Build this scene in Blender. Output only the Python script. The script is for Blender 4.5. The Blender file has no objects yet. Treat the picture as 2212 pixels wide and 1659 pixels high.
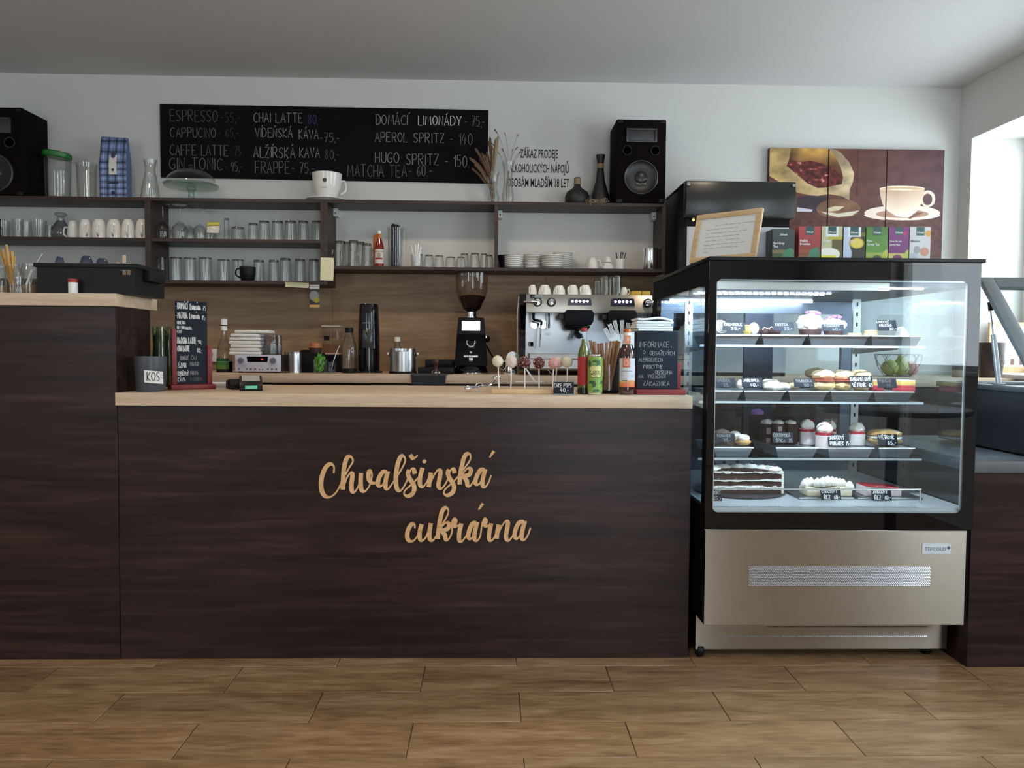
import bpy, bmesh, math, random
import numpy as np
from mathutils import Vector, Matrix
import unicodedata
random.seed(7)
PI = math.pi
SC = bpy.context.scene
COL = SC.collection
# ------------------------------------------------------------------ camera
F = 1700.0
CAM = np.array([0, 0, 1.038])
psi, th, ro = math.radians(1.38), math.radians(2.51), .0075
fw = np.array([math.sin(psi)*math.cos(th), math.cos(psi)*math.cos(th), -math.sin(th)])
_r0 = np.array([math.cos(psi), -math.sin(psi), 0]); _u0 = np.cross(_r0, fw)
rt = _r0*math.cos(ro) + _u0*math.sin(ro); up = np.cross(rt, fw)
cd = bpy.data.cameras.new('camera'); cam = bpy.data.objects.new('camera', cd); COL.objects.link(cam)
M = Matrix.Identity(4)
for i in range(3):
    M[i][0] = rt[i]; M[i][1] = up[i]; M[i][2] = -fw[i]; M[i][3] = CAM[i]
cam.matrix_world = M
cd.sensor_fit = 'HORIZONTAL'; cd.sensor_width = 36; cd.lens = F/2212*36; cd.clip_start = .05
SC.camera = cam
SC.cycles.transparent_max_bounces = 64
# ------------------------------------------------------------------ world, lamps, exposure
SC.view_settings.view_transform = 'Standard'; SC.view_settings.look = 'None'
SC.view_settings.gamma = 1; SC.view_settings.exposure = .9; SC.view_settings.use_curve_mapping = False
w = bpy.data.worlds.new('overcast_sky'); SC.world = w; w.use_nodes = True
bg = w.node_tree.nodes['Background']; bg.inputs[0].default_value = (.82, .92, 1, 1); bg.inputs[1].default_value = 4.5
def lamp(name, kind, loc, energy, color, rot=(0, 0, 0), **k):
    d = bpy.data.lights.new(name, kind); d.energy = energy; d.color = color
    for a, b in k.items(): setattr(d, a, b)
    o = bpy.data.objects.new(name, d); o.location = loc; o.rotation_euler = rot; COL.objects.link(o)
    if k.get('shape'): pass
    return o
WARM = (1, .80, .60)
for lx in (-1.75, -.25, 1.1):                      # ceiling downlights over the counter, just above the frame
    lamp('downlight', 'SPOT', (lx, 3.36, 2.59), 17 if lx < 1 else 9, WARM, spot_size=2.7, spot_blend=.6, shadow_soft_size=.075)
for lx, ly in ((-2.2, .6), (-.3, .2)):                       # room lamps behind the camera
    lamp('downlight', 'SPOT', (lx, ly, 2.59), 24, WARM, spot_size=2.6, spot_blend=.6, shadow_soft_size=.05)
def portal(loc, rot, sx, sy):
    o = lamp('window_portal', 'AREA', loc, 1, (1, 1, 1), rot, shape='RECTANGLE', size=sx, size_y=sy)
    o.data.cycles.is_portal = True
# ------------------------------------------------------------------ pixel <-> place
def ray(px, py): return fw + rt*(px-1106)/F - up*(py-829.5)/F
def W(px, py, Y): d = ray(px, py); return CAM + d*Y/d[1]
def Zp(px, py, Y): return float(W(px, py, Y)[2])
def onZ(px, py, z): d = ray(px, py); return CAM + d*(z-CAM[2])/d[2]
def X(px, Y, z):
    a = (px-1106)/F
    # (P-C).r - a (P-C).f = 0, linear in x
    c = (rt[1]-a*fw[1])*Y + (rt[2]-a*fw[2])*(z-CAM[2])
    return float(-c/(rt[0]-a*fw[0]))
def K(Y): return Y/F
# ------------------------------------------------------------------ materials
def nodes(name):
    m = bpy.data.materials.new(name); m.use_nodes = True; nt = m.node_tree; return m, nt, nt.nodes, nt.links
MATS = {}
def mat(name, col, rough=.5, metal=0, spec=.5, var=.08, scale=18, emit=None, es=1, bump=0, trans=0, coat=0, sss=0):
    if name in MATS: return MATS[name]
    m, nt, N, L = nodes(name); b = N['Principled BSDF']
    tc = N.new('ShaderNodeTexCoord'); nz = N.new('ShaderNodeTexNoise'); nz.inputs['Scale'].default_value = scale; nz.inputs['Detail'].default_value = 3
    L.new(tc.outputs['Object'], nz.inputs['Vector'])
    mx = N.new('ShaderNodeMix'); mx.data_type = 'RGBA'
    mx.inputs[6].default_value = (*[c*(1-var) for c in col], 1); mx.inputs[7].default_value = (*[min(1, c*(1+var)) for c in col], 1)
    L.new(nz.outputs['Fac'], mx.inputs[0]); L.new(mx.outputs[2], b.inputs['Base Color'])
    b.inputs['Roughness'].default_value = rough; b.inputs['Metallic'].default_value = metal; b.inputs['Specular IOR Level'].default_value = spec
    b.inputs['Coat Weight'].default_value = coat; b.inputs['Transmission Weight'].default_value = trans
    if emit: b.inputs['Emission Color'].default_value = (*emit, 1); b.inputs['Emission Strength'].default_value = es
    if bump:
        bp = N.new('ShaderNodeBump'); bp.inputs['Strength'].default_value = bump; bp.inputs['Distance'].default_value = .003
        L.new(nz.outputs['Fac'], bp.inputs['Height']); L.new(bp.outputs[0], b.inputs['Normal'])
    MATS[name] = m; return m
def wood(name, c0, c1, c2, rough=.45, scale=(1.2, 14, 14), spec=.4, rnd=.0, knots=0, rot=(0, 0, 0), bump=.05):
    m, nt, N, L = nodes(name); b = N['Principled BSDF']
    tc = N.new('ShaderNodeTexCoord'); mp = N.new('ShaderNodeMapping'); mp.inputs['Scale'].default_value = scale; mp.inputs['Rotation'].default_value = rot
    L.new(tc.outputs['Object'], mp.inputs['Vector']); vec = mp.outputs[0]
    oi = N.new('ShaderNodeObjectInfo')
    if rnd:
        ad = N.new('ShaderNodeVectorMath'); ad.operation = 'ADD'; sc = N.new('ShaderNodeMath'); sc.operation = 'MULTIPLY'; sc.inputs[1].default_value = 57
        L.new(oi.outputs['Random'], sc.inputs[0]); L.new(vec, ad.inputs[0]); L.new(sc.outputs[0], ad.inputs[1]); vec = ad.outputs[0]
    n1 = N.new('ShaderNodeTexNoise'); n1.inputs['Scale'].default_value = 1.6; n1.inputs['Detail'].default_value = 6; n1.inputs['Roughness'].default_value = .62; n1.inputs['Distortion'].default_value = .5
    n2 = N.new('ShaderNodeTexNoise'); n2.inputs['Scale'].default_value = 7; n2.inputs['Detail'].default_value = 4
    L.new(vec, n1.inputs['Vector']); L.new(vec, n2.inputs['Vector'])
    mm = N.new('ShaderNodeMix'); mm.data_type = 'FLOAT'; mm.inputs[0].default_value = .35
    L.new(n1.outputs['Fac'], mm.inputs[2]); L.new(n2.outputs['Fac'], mm.inputs[3])
    cr = N.new('ShaderNodeValToRGB'); e = cr.color_ramp.elements
    e[0].position = .33; e[0].color = (*c0, 1); e[1].position = .68; e[1].color = (*c2, 1)
    x = e.new(.5); x.color = (*c1, 1)
    L.new(mm.outputs[0], cr.inputs[0]); out = cr.outputs[0]
    if rnd:
        hs = N.new('ShaderNodeHueSaturation'); mr = N.new('ShaderNodeMapRange'); mr.inputs[3].default_value = 1-rnd; mr.inputs[4].default_value = 1+rnd
        L.new(oi.outputs['Random'], mr.inputs[0]); L.new(mr.outputs[0], hs.inputs['Value']); L.new(out, hs.inputs['Color']); out = hs.outputs[0]
    L.new(out, b.inputs['Base Color']); b.inputs['Roughness'].default_value = rough; b.inputs['Specular IOR Level'].default_value = spec
    bp = N.new('ShaderNodeBump'); bp.inputs['Strength'].default_value = bump; bp.inputs['Distance'].default_value = .002
    L.new(mm.outputs[0], bp.inputs['Height']); L.new(bp.outputs[0], b.inputs['Normal'])
    MATS[name] = m; return m
def glass(name, tint=(.93, .96, .95), edge=(.45, .5, .5), gl=1.0, rough=.02, ior=1.45, edgepow=.25):
    """thin-walled glass: lets light straight through, reflects by Fresnel, thickens towards the silhouette"""
    m, nt, N, L = nodes(name); N.remove(N['Principled BSDF']); out = N['Material Output']
    tr = N.new('ShaderNodeBsdfTransparent'); gs = N.new('ShaderNodeBsdfGlossy'); gs.inputs['Roughness'].default_value = rough
    gs.inputs['Color'].default_value = (gl, gl, gl, 1)
    lw = N.new('ShaderNodeLayerWeight'); lw.inputs['Blend'].default_value = edgepow
    nz = N.new('ShaderNodeTexNoise'); nz.inputs['Scale'].default_value = 9
    mx = N.new('ShaderNodeMix'); mx.data_type = 'RGBA'; mx.inputs[6].default_value = (*tint, 1); mx.inputs[7].default_value = (*edge, 1)
    L.new(lw.outputs['Facing'], mx.inputs[0]); L.new(mx.outputs[2], tr.inputs['Color'])
    fr = N.new('ShaderNodeFresnel'); ge = N.new('ShaderNodeNewGeometry'); mi = N.new('ShaderNodeMix'); mi.data_type = 'FLOAT'
    mi.inputs[2].default_value = ior; mi.inputs[3].default_value = 1/ior      # same Fresnel from either side of the thin wall
    L.new(ge.outputs['Backfacing'], mi.inputs[0]); L.new(mi.outputs[0], fr.inputs['IOR'])
    ms = N.new('ShaderNodeMixShader'); L.new(fr.outputs[0], ms.inputs[0]); L.new(tr.outputs[0], ms.inputs[1]); L.new(gs.outputs[0], ms.inputs[2])
    L.new(ms.outputs[0], out.inputs['Surface']); MATS[name] = m; return m
def vcol(name, rough=.5, spec=.4):
    m, nt, N, L = nodes(name); b = N['Principled BSDF']; a = N.new('ShaderNodeVertexColor'); a.layer_name = 'Col'
    L.new(a.outputs['Color'], b.inputs['Base Color']); b.inputs['Roughness'].default_value = rough; b.inputs['Specular IOR Level'].default_value = spec
    MATS[name] = m; return m
def sr(*c): return tuple(((x/255)/12.92 if x <= 10 else (((x/255)+.055)/1.055)**2.4) for x in c)

wall_m = mat('white_plaster', (.70, .69, .66), .9, var=.02, scale=6, spec=.2)
ceil_m = mat('ceiling_plaster', (.62, .61, .60), .95, var=.02, scale=4, spec=.1)
floor_m = wood('floor_tile_wood', (.14, .076, .034), (.285, .170, .082), (.43, .285, .165), .36, (2.0, 11, 11), .5, .10, bump=.12)
grout_m = mat('grout', (.15, .125, .10), .9, var=.1)
dark_m = wood('dark_walnut_laminate', (.011, .0055, .005), (.024, .012, .011), (.052, .027, .024), .36, (.7, 11, 11), .26, bump=.04)
shelf_m = wood('walnut_shelf_laminate', (.030, .016, .012), (.042, .023, .018), (.06, .034, .027), .45, (.9, 20, 20), .4)
oak_m = wood('light_oak_worktop', (.47, .34, .225), (.60, .455, .32), (.70, .56, .42), .42, (1.4, 16, 16), .4)
splash_m = wood('brown_oak_panel', (.19, .118, .064), (.29, .188, .108), (.40, .275, .17), .5, (.8, 9, 9), .35)
ply_m = wood('pale_pine', (.55, .36, .18), (.66, .46, .25), (.74, .55, .33), .5, (3, 30, 30))
sign_m = wood('cut_plywood_letters', (.56, .30, .12), (.66, .39, .18), (.74, .48, .26), .5, (3, 30, 30))
red_m = wood('red_stained_wood', (.14, .012, .014), (.19, .018, .018), (.23, .026, .026), .45, (3, 25, 25))
black_m = mat('black_plastic', (.0065, .006, .0065), .42, spec=.2, var=.15)
gblack_m = mat('glossy_black', (.004, .003, .004), .015, var=.1)
mblack_m = mat('matt_black', (.006, .005, .006), .7, spec=.2, var=.15)
carpet_m = mat('speaker_carpet', (.006, .0032, .0042), .9, spec=.1, var=.3, scale=300, bump=.3)
board_m = mat('chalkboard_black', (.0085, .0055, .0075), .8, var=.25, scale=9, spec=.1)
slate_m = mat('slate_blue_board', (.014, .018, .027), .7, var=.15, scale=20, spec=.2)
chalks = [mat('chalk_%s' % n, (v, v, v*.97), .9, var=.3, scale=160) for n, v in (('faint', .045), ('dim', .10), ('soft', .15), ('clear', .27), ('bright', .66))]
blue_chalk = mat('blue_chalk', (.03, .045, .16), .9, var=.3, scale=160)
steel_m = mat('brushed_steel', (.62, .60, .58), .30, 1, var=.06, scale=40)
steelw_m = mat('brushed_steel_front', (.50, .45, .385), .30, 1, var=.05, scale=30)
_n = steelw_m.node_tree.nodes; _t = _n.new('ShaderNodeTangent'); _t.direction_type = 'UV_MAP'
_n['Principled BSDF'].inputs['Anisotropic'].default_value = 1.0; _n['Principled BSDF'].inputs['Anisotropic Rotation'].default_value = .25
steelw_m.node_tree.links.new(_t.outputs[0], _n['Principled BSDF'].inputs['Tangent'])
chrome_m = mat('chrome', (.85, .85, .86), .08, 1, var=.03)
gray_m = mat('grey_metal', (.25, .26, .27), .45, .6, var=.06)
white_m = mat('white_porcelain', (.80, .79, .75), .16, var=.02)
paper_m = mat('white_paper', (.78, .78, .76), .85, var=.03)
cloth_m = mat('napkin_white', (.80, .79, .76), .95, var=.04, scale=50, bump=.2)
note_m = mat('sticky_yellow_paper', (.72, .70, .48), .85, var=.03)
ink_m = mat('black_ink', (.012, .01, .011), .7, var=.1)
greyink_m = mat('grey_ink', (.18, .18, .2), .8, var=.1)
print_m = vcol('printed_surface', .55, .3)
gprint_m = vcol('glossy_print', .35, .45)
gl_m = glass('thin_glass', (.975, .98, .975), (.62, .64, .64), 1.0, .018, 1.42, .16)
glb_m = glass('thick_glass_base', (.50, .51, .52), (.3, .31, .32), 1.0, .03, 1.45, .2)
gld_m = glass('smoky_glass', (.86, .87, .88), (.4, .41, .42), 1.0, .03, 1.5, .2)
pane_m = glass('display_glass', (.95, .975, .975), (.8, .86, .87), 1.0, .0, 1.5, .2)
spane_m = glass('side_display_glass', (.84, .91, .94), (.58, .69, .74), 1.0, .0, 1.5, .2)
shelfgl_m = glass('glass_shelf', (.88, .92, .94), (.55, .66, .70), 1.0, .02, 1.5, .3)
cream_m = mat('whipped_cream', (.86, .82, .76), .6, var=.03, scale=60, bump=.4)
choc_m = mat('chocolate_sponge', (.045, .017, .014), .8, var=.45, scale=220, bump=.8)
# ------------------------------------------------------------------ mesh builder
class MB:
    def __init__(s): s.v = []; s.f = []; s.m = []; s.mi = 0
    def add(s, vs, fs):
        o = len(s.v); s.v += [tuple(map(float, v)) for v in vs]; s.f += [tuple(i+o for i in f) for f in fs]; s.m += [s.mi]*len(fs); return s
    def box(s, x0, x1, y0, y1, z0, z1):
        return s.add([(x0, y0, z0), (x1, y0, z0), (x1, y1, z0), (x0, y1, z0), (x0, y0, z1), (x1, y0, z1), (x1, y1, z1), (x0, y1, z1)],
                     [(0, 3, 2, 1), (4, 5, 6, 7), (0, 1, 5, 4), (1, 2, 6, 5), (2, 3, 7, 6), (3, 0, 4, 7)])
    def lathe(s, prof, c=(0, 0, 0), n=24, axis='z', wob=None):
        vs = []; fs = []
        for r, z in prof:
            for k in range(n):
                a = 2*PI*k/n; rr = max(r, 1e-5)*(1+(wob(a, z) if wob else 0))
                p = (rr*math.cos(a), rr*math.sin(a), z)
                if axis == 'y': p = (p[0], p[2], p[1])
                if axis == 'x': p = (p[2], p[0], p[1])
                vs.append((p[0]+c[0], p[1]+c[1], p[2]+c[2]))
        for i in range(len(prof)-1):
            for k in range(n):
                a = i*n+k; b = i*n+(k+1) % n; fs.append((a, b, b+n, a+n))
        if prof[0][0] > 1e-4: fs.append(tuple(range(n))[::-1])
        if prof[-1][0] > 1e-4: fs.append(tuple((len(prof)-1)*n+k for k in range(n)))
        return s.add(vs, fs)
    def shell(s, prof, c=(0, 0, 0), n=24):       # open lathe, no caps
        vs = []; fs = []
        for r, z in prof:
            for k in range(n):
                a = 2*PI*k/n; vs.append((r*math.cos(a)+c[0], r*math.sin(a)+c[1], z+c[2]))
        for i in range(len(prof)-1):
            for k in range(n):
                a = i*n+k; b = i*n+(k+1) % n; fs.append((a, b, b+n, a+n))
        return s.add(vs, fs)
    def tube(s, pts, r, n=8, closed=False):
        P = [Vector(p) for p in pts]; R = r if isinstance(r, (list, tuple)) else [r]*len(P); vs = []; fs = []; prev = None
        m = len(P)
        for i, p in enumerate(P):
            a = P[(i-1) % m] if (closed or i > 0) else P[i]; b = P[(i+1) % m] if (closed or i < m-1) else P[i]
            t = (b-a).normalized()
            if prev is None: nrm = t.orthogonal().normalized()
            else:
                nrm = prev-t*prev.dot(t)
                nrm = nrm.normalized() if nrm.length > 1e-6 else t.orthogonal().normalized()
            prev = nrm; bi = t.cross(nrm)
            for k in range(n):
                q = 2*PI*k/n; vs.append(p+(nrm*math.cos(q)+bi*math.sin(q))*R[i])
        for i in range(m if closed else m-1):
            for k in range(n):
                j = (i+1) % m
                fs.append((i*n+k, i*n+(k+1) % n, j*n+(k+1) % n, j*n+k))
        if not closed: fs += [tuple(range(n))[::-1], tuple((m-1)*n+k for k in range(n))]
        return s.add(vs, fs)
    def sph(s, c, r, n=16, m=10, fn=None):
        r = r if isinstance(r, (list, tuple)) else (r, r, r); vs = []; fs = []
        for i in range(m+1):
            ph = PI*i/m
            for k in range(n):
                a = 2*PI*k/n; d = (math.sin(ph)*math.cos(a), math.sin(ph)*math.sin(a), math.cos(ph))
                q = 1+(fn(d) if fn else 0); vs.append((c[0]+d[0]*r[0]*q, c[1]+d[1]*r[1]*q, c[2]+d[2]*r[2]*q))
        for i in range(m):
            for k in range(n): a = i*n+k; b = i*n+(k+1) % n; fs.append((a, a+n, b+n, b))
        return s.add(vs, fs)
    def prism(s, poly, a0, a1, plane='xz'):
        n = len(poly)
        def P(p, a): return {'xz': (p[0], a, p[1]), 'xy': (p[0], p[1], a), 'yz': (a, p[0], p[1])}[plane]
        return s.add([P(p, a0) for p in poly]+[P(p, a1) for p in poly],
                     [tuple(range(n)), tuple(range(2*n-1, n-1, -1))]+[(i, i+n, (i+1) % n+n, (i+1) % n) for i in range(n)])
    def ribbon(s, pts, wd, y, d=0.0, dy=0.0):
        """flat stroke in the xz plane at y; wd a width or list; d>0 gives it thickness"""
        n = len(pts); wd = wd if isinstance(wd, (list, tuple)) else [wd]*n; L = []; R = []
        for i in range(n):
            a = pts[max(i-1, 0)]; b = pts[min(i+1, n-1)]; dx, dz = b[0]-a[0], b[1]-a[1]; l = math.hypot(dx, dz) or 1
            nx, nz = -dz/l*wd[i]/2, dx/l*wd[i]/2; p = pts[i]
            L.append((p[0]+nx, p[1]+nz)); R.append((p[0]-nx, p[1]-nz))
        Yi = [y-dy*i/max(n-1, 1) for i in range(n)]; vs = [(p[0], Yi[i], p[1]) for i, p in enumerate(L)]+[(p[0], Yi[i], p[1]) for i, p in enumerate(R)]; fs = [(i, i+1, n+i+1, n+i) for i in range(n-1)]
        if d:
            o = 2*n; vs += [(p[0], y+d, p[1]) for p in L]+[(p[0], y+d, p[1]) for p in R]
            fs += [(i, o+i, o+i+1, i+1) for i in range(n-1)]+[(n+i+1, o+n+i+1, o+n+i, n+i) for i in range(n-1)]+[(0, n, o+n, o), (n-1, o+n-1, o+2*n-1, 2*n-1)]
        return s.add(vs, fs)
    def xf(s, m, start=0):
        for i in range(start, len(s.v)): s.v[i] = tuple(m @ Vector(s.v[i]))
        return s
def mesh(name, mb, mats, off=(0, 0, 0), smooth=True, bevel=0, seg=2, recalc=True):
    me = bpy.data.meshes.new(name); v = np.array(mb.v)-np.array(off)
    me.from_pydata(v.tolist(), [], mb.f)
    mats = mats if isinstance(mats, (list, tuple)) else [mats]
    for m in mats: me.materials.append(m)
    me.polygons.foreach_set('material_index', mb.m)
    if recalc or bevel:
        b = bmesh.new(); b.from_mesh(me)
        bmesh.ops.recalc_face_normals(b, faces=b.faces)
        if bevel:
            es = [e for e in b.edges if len(e.link_faces) == 2 and e.calc_face_angle(0) > .6]
            bmesh.ops.bevel(b, geom=es, offset=bevel, segments=seg, affect='EDGES', profile=.5, clamp_overlap=True)
        b.to_mesh(me); b.free()
    if any(m.name.startswith('brushed_steel_front') for m in mats):
        uv = me.uv_layers.new(name='UVMap'); co = [me.vertices[l.vertex_index].co for l in me.loops]
        uv.data.foreach_set('uv', np.array([(c.x, c.z) for c in co], np.float32).ravel())
    if smooth: me.shade_smooth(); me.set_sharp_from_angle(angle=math.radians(38))
    return me
LOC = {}
def rootloc(o):
    return LOC.get(o.name, (0, 0, 0))
def thing(name, label, cat, loc=(0, 0, 0), rz=0, group=None, rx=0):
    o = bpy.data.objects.new(name, None); o.empty_display_size = .02; COL.objects.link(o)
    o.location = loc; o.rotation_euler = (rx, 0, rz); o['label'] = label; o['category'] = cat
    if group: o['group'] = group
    LOC[o.name] = tuple(map(float, loc)); return o
def part(name, mb, mats, parent, world=True, label=None, kind=None, **k):
    """world=True: mb is in world coordinates (the parent's root must be unrotated)"""
    off = rootloc(parent) if world else (0, 0, 0)
    o = bpy.data.objects.new(name, mesh(name, mb, mats, off, **k)); COL.objects.link(o); o.parent = parent
    LOC[o.name] = off if world else (0, 0, 0)
    if label: o['label'] = label
    if kind: o['kind'] = kind
    return o
def single(name, mb, mats, label, cat, loc=(0, 0, 0), group=None, rz=0, rx=0, ry=0, **k):
    o = bpy.data.objects.new(name, mesh(name, mb, mats, **k)); COL.objects.link(o)
    o.location = loc; o.rotation_euler = (rx, ry, rz); o['label'] = label; o['category'] = cat
    if group: o['group'] = group
    LOC[o.name] = tuple(map(float, loc)); return o
def struct(name, mb, mats, **k):
    o = bpy.data.objects.new(name, mesh(name, mb, mats, **k)); COL.objects.link(o); o['kind'] = 'structure'; return o
def dup(root, loc, label, rz=0, scale=None, group=None):
    r = root.copy(); COL.objects.link(r); r.location = loc; r.rotation_euler = (root.rotation_euler[0], root.rotation_euler[1], rz); r['label'] = label
    if group: r['group'] = group
    if scale: r.scale = scale
    for ch in list(root.children):
        c = ch.copy(); COL.objects.link(c); c.parent = r
        for g in list(ch.children):
            d = g.copy(); COL.objects.link(d); d.parent = c
    return r
ORD = 'first second third fourth fifth sixth seventh eighth ninth tenth eleventh twelfth'.split()
# ------------------------------------------------------------------ stroke lettering
G = dict(A='0,0 .28,1 .58,0;.1,.36 .5,.36', B='0,0 0,1 .4,1 .52,.78 .4,.54 0,.52;.4,.54 .58,.28 .42,0 0,0', C='.55,.85 .35,1 .1,.8 0,.45 .1,.12 .35,0 .55,.12',
 D='0,0 0,1 .3,1 .55,.75 .58,.4 .4,.08 0,0', E='.5,1 0,1 0,0 .52,0;0,.52 .4,.52', F='.5,1 0,1 0,0;0,.52 .4,.52', G='.55,.85 .35,1 .1,.8 0,.45 .1,.12 .35,0 .55,.15 .55,.42 .32,.42',
 H='0,1 0,0;.5,1 .5,0;0,.5 .5,.5', I='.05,1 .05,0', J='.4,1 .4,.2 .25,0 .05,.1', K='0,1 0,0;.5,1 0,.42 .52,0', L='0,1 0,0 .45,0', M='0,0 .08,1 .35,.35 .62,1 .7,0', N='0,0 0,1 .5,0 .5,1',
 O='.3,1 .08,.82 0,.5 .1,.15 .3,0 .5,.15 .6,.5 .52,.82 .3,1', P='0,0 0,1 .38,1 .52,.78 .4,.5 0,.46', Q='.3,1 .08,.8 0,.5 .1,.15 .3,0 .5,.15 .6,.5 .5,.82 .3,1;.4,.2 .62,-.05', R='0,0 0,1 .38,1 .52,.78 .4,.52 0,.5;.2,.5 .55,0',
 S='.5,.88 .28,1 .05,.85 .08,.62 .42,.4 .5,.2 .28,0 0,.12', T='0,1 .6,1;.3,1 .3,0', U='0,1 0,.25 .15,0 .38,0 .52,.25 .52,1', V='0,1 .28,0 .56,1', W='0,1 .18,0 .38,.7 .58,0 .76,1', X='0,1 .5,0;.5,1 0,0',
 Y='0,1 .28,.5;.56,1 .28,.5 .22,0', Z='0,1 .5,1 0,0 .52,0')
G.update({'0': '.25,1 .05,.8 0,.5 .08,.15 .25,0 .42,.15 .5,.5 .43,.82 .25,1', '1': '0,.7 .2,1 .2,0', '2': '0,.8 .22,1 .45,.8 .4,.5 0,0 .5,0', '3': '0,.92 .25,1 .45,.8 .2,.55 .48,.3 .25,0 0,.08',
 '4': '.3,1 0,.4 .5,.4;.38,.65 .34,0', '5': '.45,1 .05,1 .02,.58 .3,.62 .48,.35 .3,.02 0,.05', '6': '.42,.95 .12,.7 0,.3 .2,0 .45,.2 .3,.48 .02,.3', '7': '0,1 .45,1 .15,0;.08,.5 .4,.5', '8': '.25,.55 .03,.8 .25,1 .45,.8 .25,.55 0,.25 .25,0 .5,.25 .25,.55',
 '9': '.42,.65 .2,.5 .02,.75 .22,1 .44,.75 .3,0', '-': '0,.45 .3,.45', ',': '.08,.08 .02,-.15', '.': '.03,.06 .08,.02', '*': '.02,.5 .1,.42 .02,.42', ' ': '', '/': '0,0 .3,1'})
DIA = {'\u0301': [(.2, 1.1), (.36, 1.3)], '\u030c': [(.12, 1.28), (.25, 1.1), (.4, 1.3)], '\u030a': [(.25, 1.08), (.17, 1.17), (.25, 1.27), (.33, 1.17), (.25, 1.08)]}
def glyphs(text):
    out = []; x = 0
    for ch in unicodedata.normalize('NFD', text):
        if ch in DIA: out.append([(p[0]+last, p[1]) for p in DIA[ch]]); continue
        low = ch.islower(); k = .68 if low else 1; s = G.get(ch.upper(), ''); last = x-(.12 if low else 0); wmax = .34 if ch == ' ' else 0
        for st in s.split(';'):
            if not st: continue
            pts = [tuple(map(float, q.split(','))) for q in st.split()]; wmax = max(wmax, max(p[0] for p in pts)*k)
            out.append([(p[0]*k+x, p[1]*k) for p in pts])
        x += wmax+.2
    return out, max(x-.2, .1)
def chalk(mb, text, x0, z0, h, y, width=None, lw=None, jit=.03, slope=0, slant=0.0):
    gs, tw = glyphs(text); k = (width/tw) if width else h; lw = lw or h*.1; rnd = random.Random(text)
    for st in gs:
        jx, jz = rnd.uniform(-jit, jit), rnd.uniform(-jit, jit)
        pts = [(x0+(p[0]+jx)*k+p[1]*h*slant, z0+(p[1]+jz)*h+(p[0]*k)*slope) for p in st]
        mb.ribbon(pts, lw, y)
    return mb
def ftext(txt, size, m, parent, loc, bold=0, xs=1, align='CENTER', name='lettering', shear=0, extrude=0, world=True, rotm=None, tocurve=None):
    cu = bpy.data.curves.new(name, 'FONT'); cu.body = txt; cu.size = size; cu.offset = bold; cu.align_x = align; cu.resolution_u = 2; cu.shear = shear; cu.extrude = extrude
    t = bpy.data.objects.new('tmp', cu); COL.objects.link(t); dg = bpy.context.evaluated_depsgraph_get()
    me = bpy.data.meshes.new_from_object(t.evaluated_get(dg)); bpy.data.objects.remove(t)
    mt = Matrix.Rotation(PI/2, 4, 'X') @ Matrix.Diagonal((xs, 1, 1, 1))
    if rotm: mt = rotm @ mt
    off = rootloc(parent) if world else (0, 0, 0)
    me.transform(Matrix.Translation(Vector(loc)-Vector(off)) @ mt); me.name = name
    me.materials.clear(); me.materials.append(m)
    if tocurve:                                    # wrap round a cylinder of radius tocurve about the local z axis
        for v in me.vertices:
            a = v.co.x/tocurve; rr = tocurve; v.co.x = math.sin(a)*rr; v.co.y = -math.cos(a)*rr
    o = bpy.data.objects.new(name, me); COL.objects.link(o); o.parent = parent; return o
def painted(name, x0, x1, z0, z1, y, nx, nz, fn, parent, m=None, world=True, rad=None):
    """flat print: a fine grid whose vertices carry the printed colours; fn(U,V) with U,V in 0..1 (V down) gives sRGB 0..255"""
    U, V = np.meshgrid(np.linspace(0, 1, nx), np.linspace(0, 1, nz)); c = np.mean([np.clip(fn(np.clip(U+a/nx, 0, 1), np.clip(V+b/nz, 0, 1)), 0, 255) for a in (-.3, .3) for b in (-.3, .3)], 0)/255.0
    c = np.where(c <= .04045, c/12.92, ((c+.055)/1.055)**2.4)
    xs = x0+(x1-x0)*U; zs = z1-(z1-z0)*V
    off = np.array(rootloc(parent) if world else (0, 0, 0))
    if rad: a = xs/rad; P = np.stack([np.sin(a)*rad, -np.cos(a)*rad, zs], -1).reshape(-1, 3)
    else: P = np.stack([xs, np.full_like(xs, y), zs], -1).reshape(-1, 3)-off
    idx = np.arange(nx*nz).reshape(nz, nx); q = np.stack([idx[1:, :-1], idx[1:, 1:], idx[:-1, 1:], idx[:-1, :-1]], -1).reshape(-1, 4)
    me = bpy.data.meshes.new(name); me.from_pydata(P.tolist(), [], q.tolist())
    ca = me.color_attributes.new('Col', 'FLOAT_COLOR', 'POINT')
    ca.data.foreach_set('color', np.concatenate([c.reshape(-1, 3), np.ones((nx*nz, 1))], 1).astype(np.float32).ravel())
    me.materials.append(m or print_m); me.shade_smooth()
    o = bpy.data.objects.new(name, me); COL.objects.link(o); o.parent = parent; LOC[o.name] = tuple(off); return o
def inpoly(U, V, poly):
    r = np.zeros(U.shape, bool); n = len(poly)
    for i in range(n):
        x1, y1 = poly[i]; x2, y2 = poly[(i+1) % n]
        if y1 == y2: continue
        c = ((y1 > V) != (y2 > V)) & (U < (x2-x1)*(V-y1)/(y2-y1)+x1); r ^= c
    return r
def ell(U, V, cx, cy, rx, ry): return ((U-cx)/rx)**2+((V-cy)/ry)**2
def noise2(U, V, s, seed=0):
    rng = np.random.RandomState(seed); g = rng.rand(64, 64); x = U*s; y = V*s; xi = x.astype(int); yi = y.astype(int); fx = x-xi; fy = y-yi
    q = lambda a, b: g[(yi+b) % 64, (xi+a) % 64]
    return (q(0, 0)*(1-fx)+q(1, 0)*fx)*(1-fy)+(q(0, 1)*(1-fx)+q(1, 1)*fx)*fy
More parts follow.
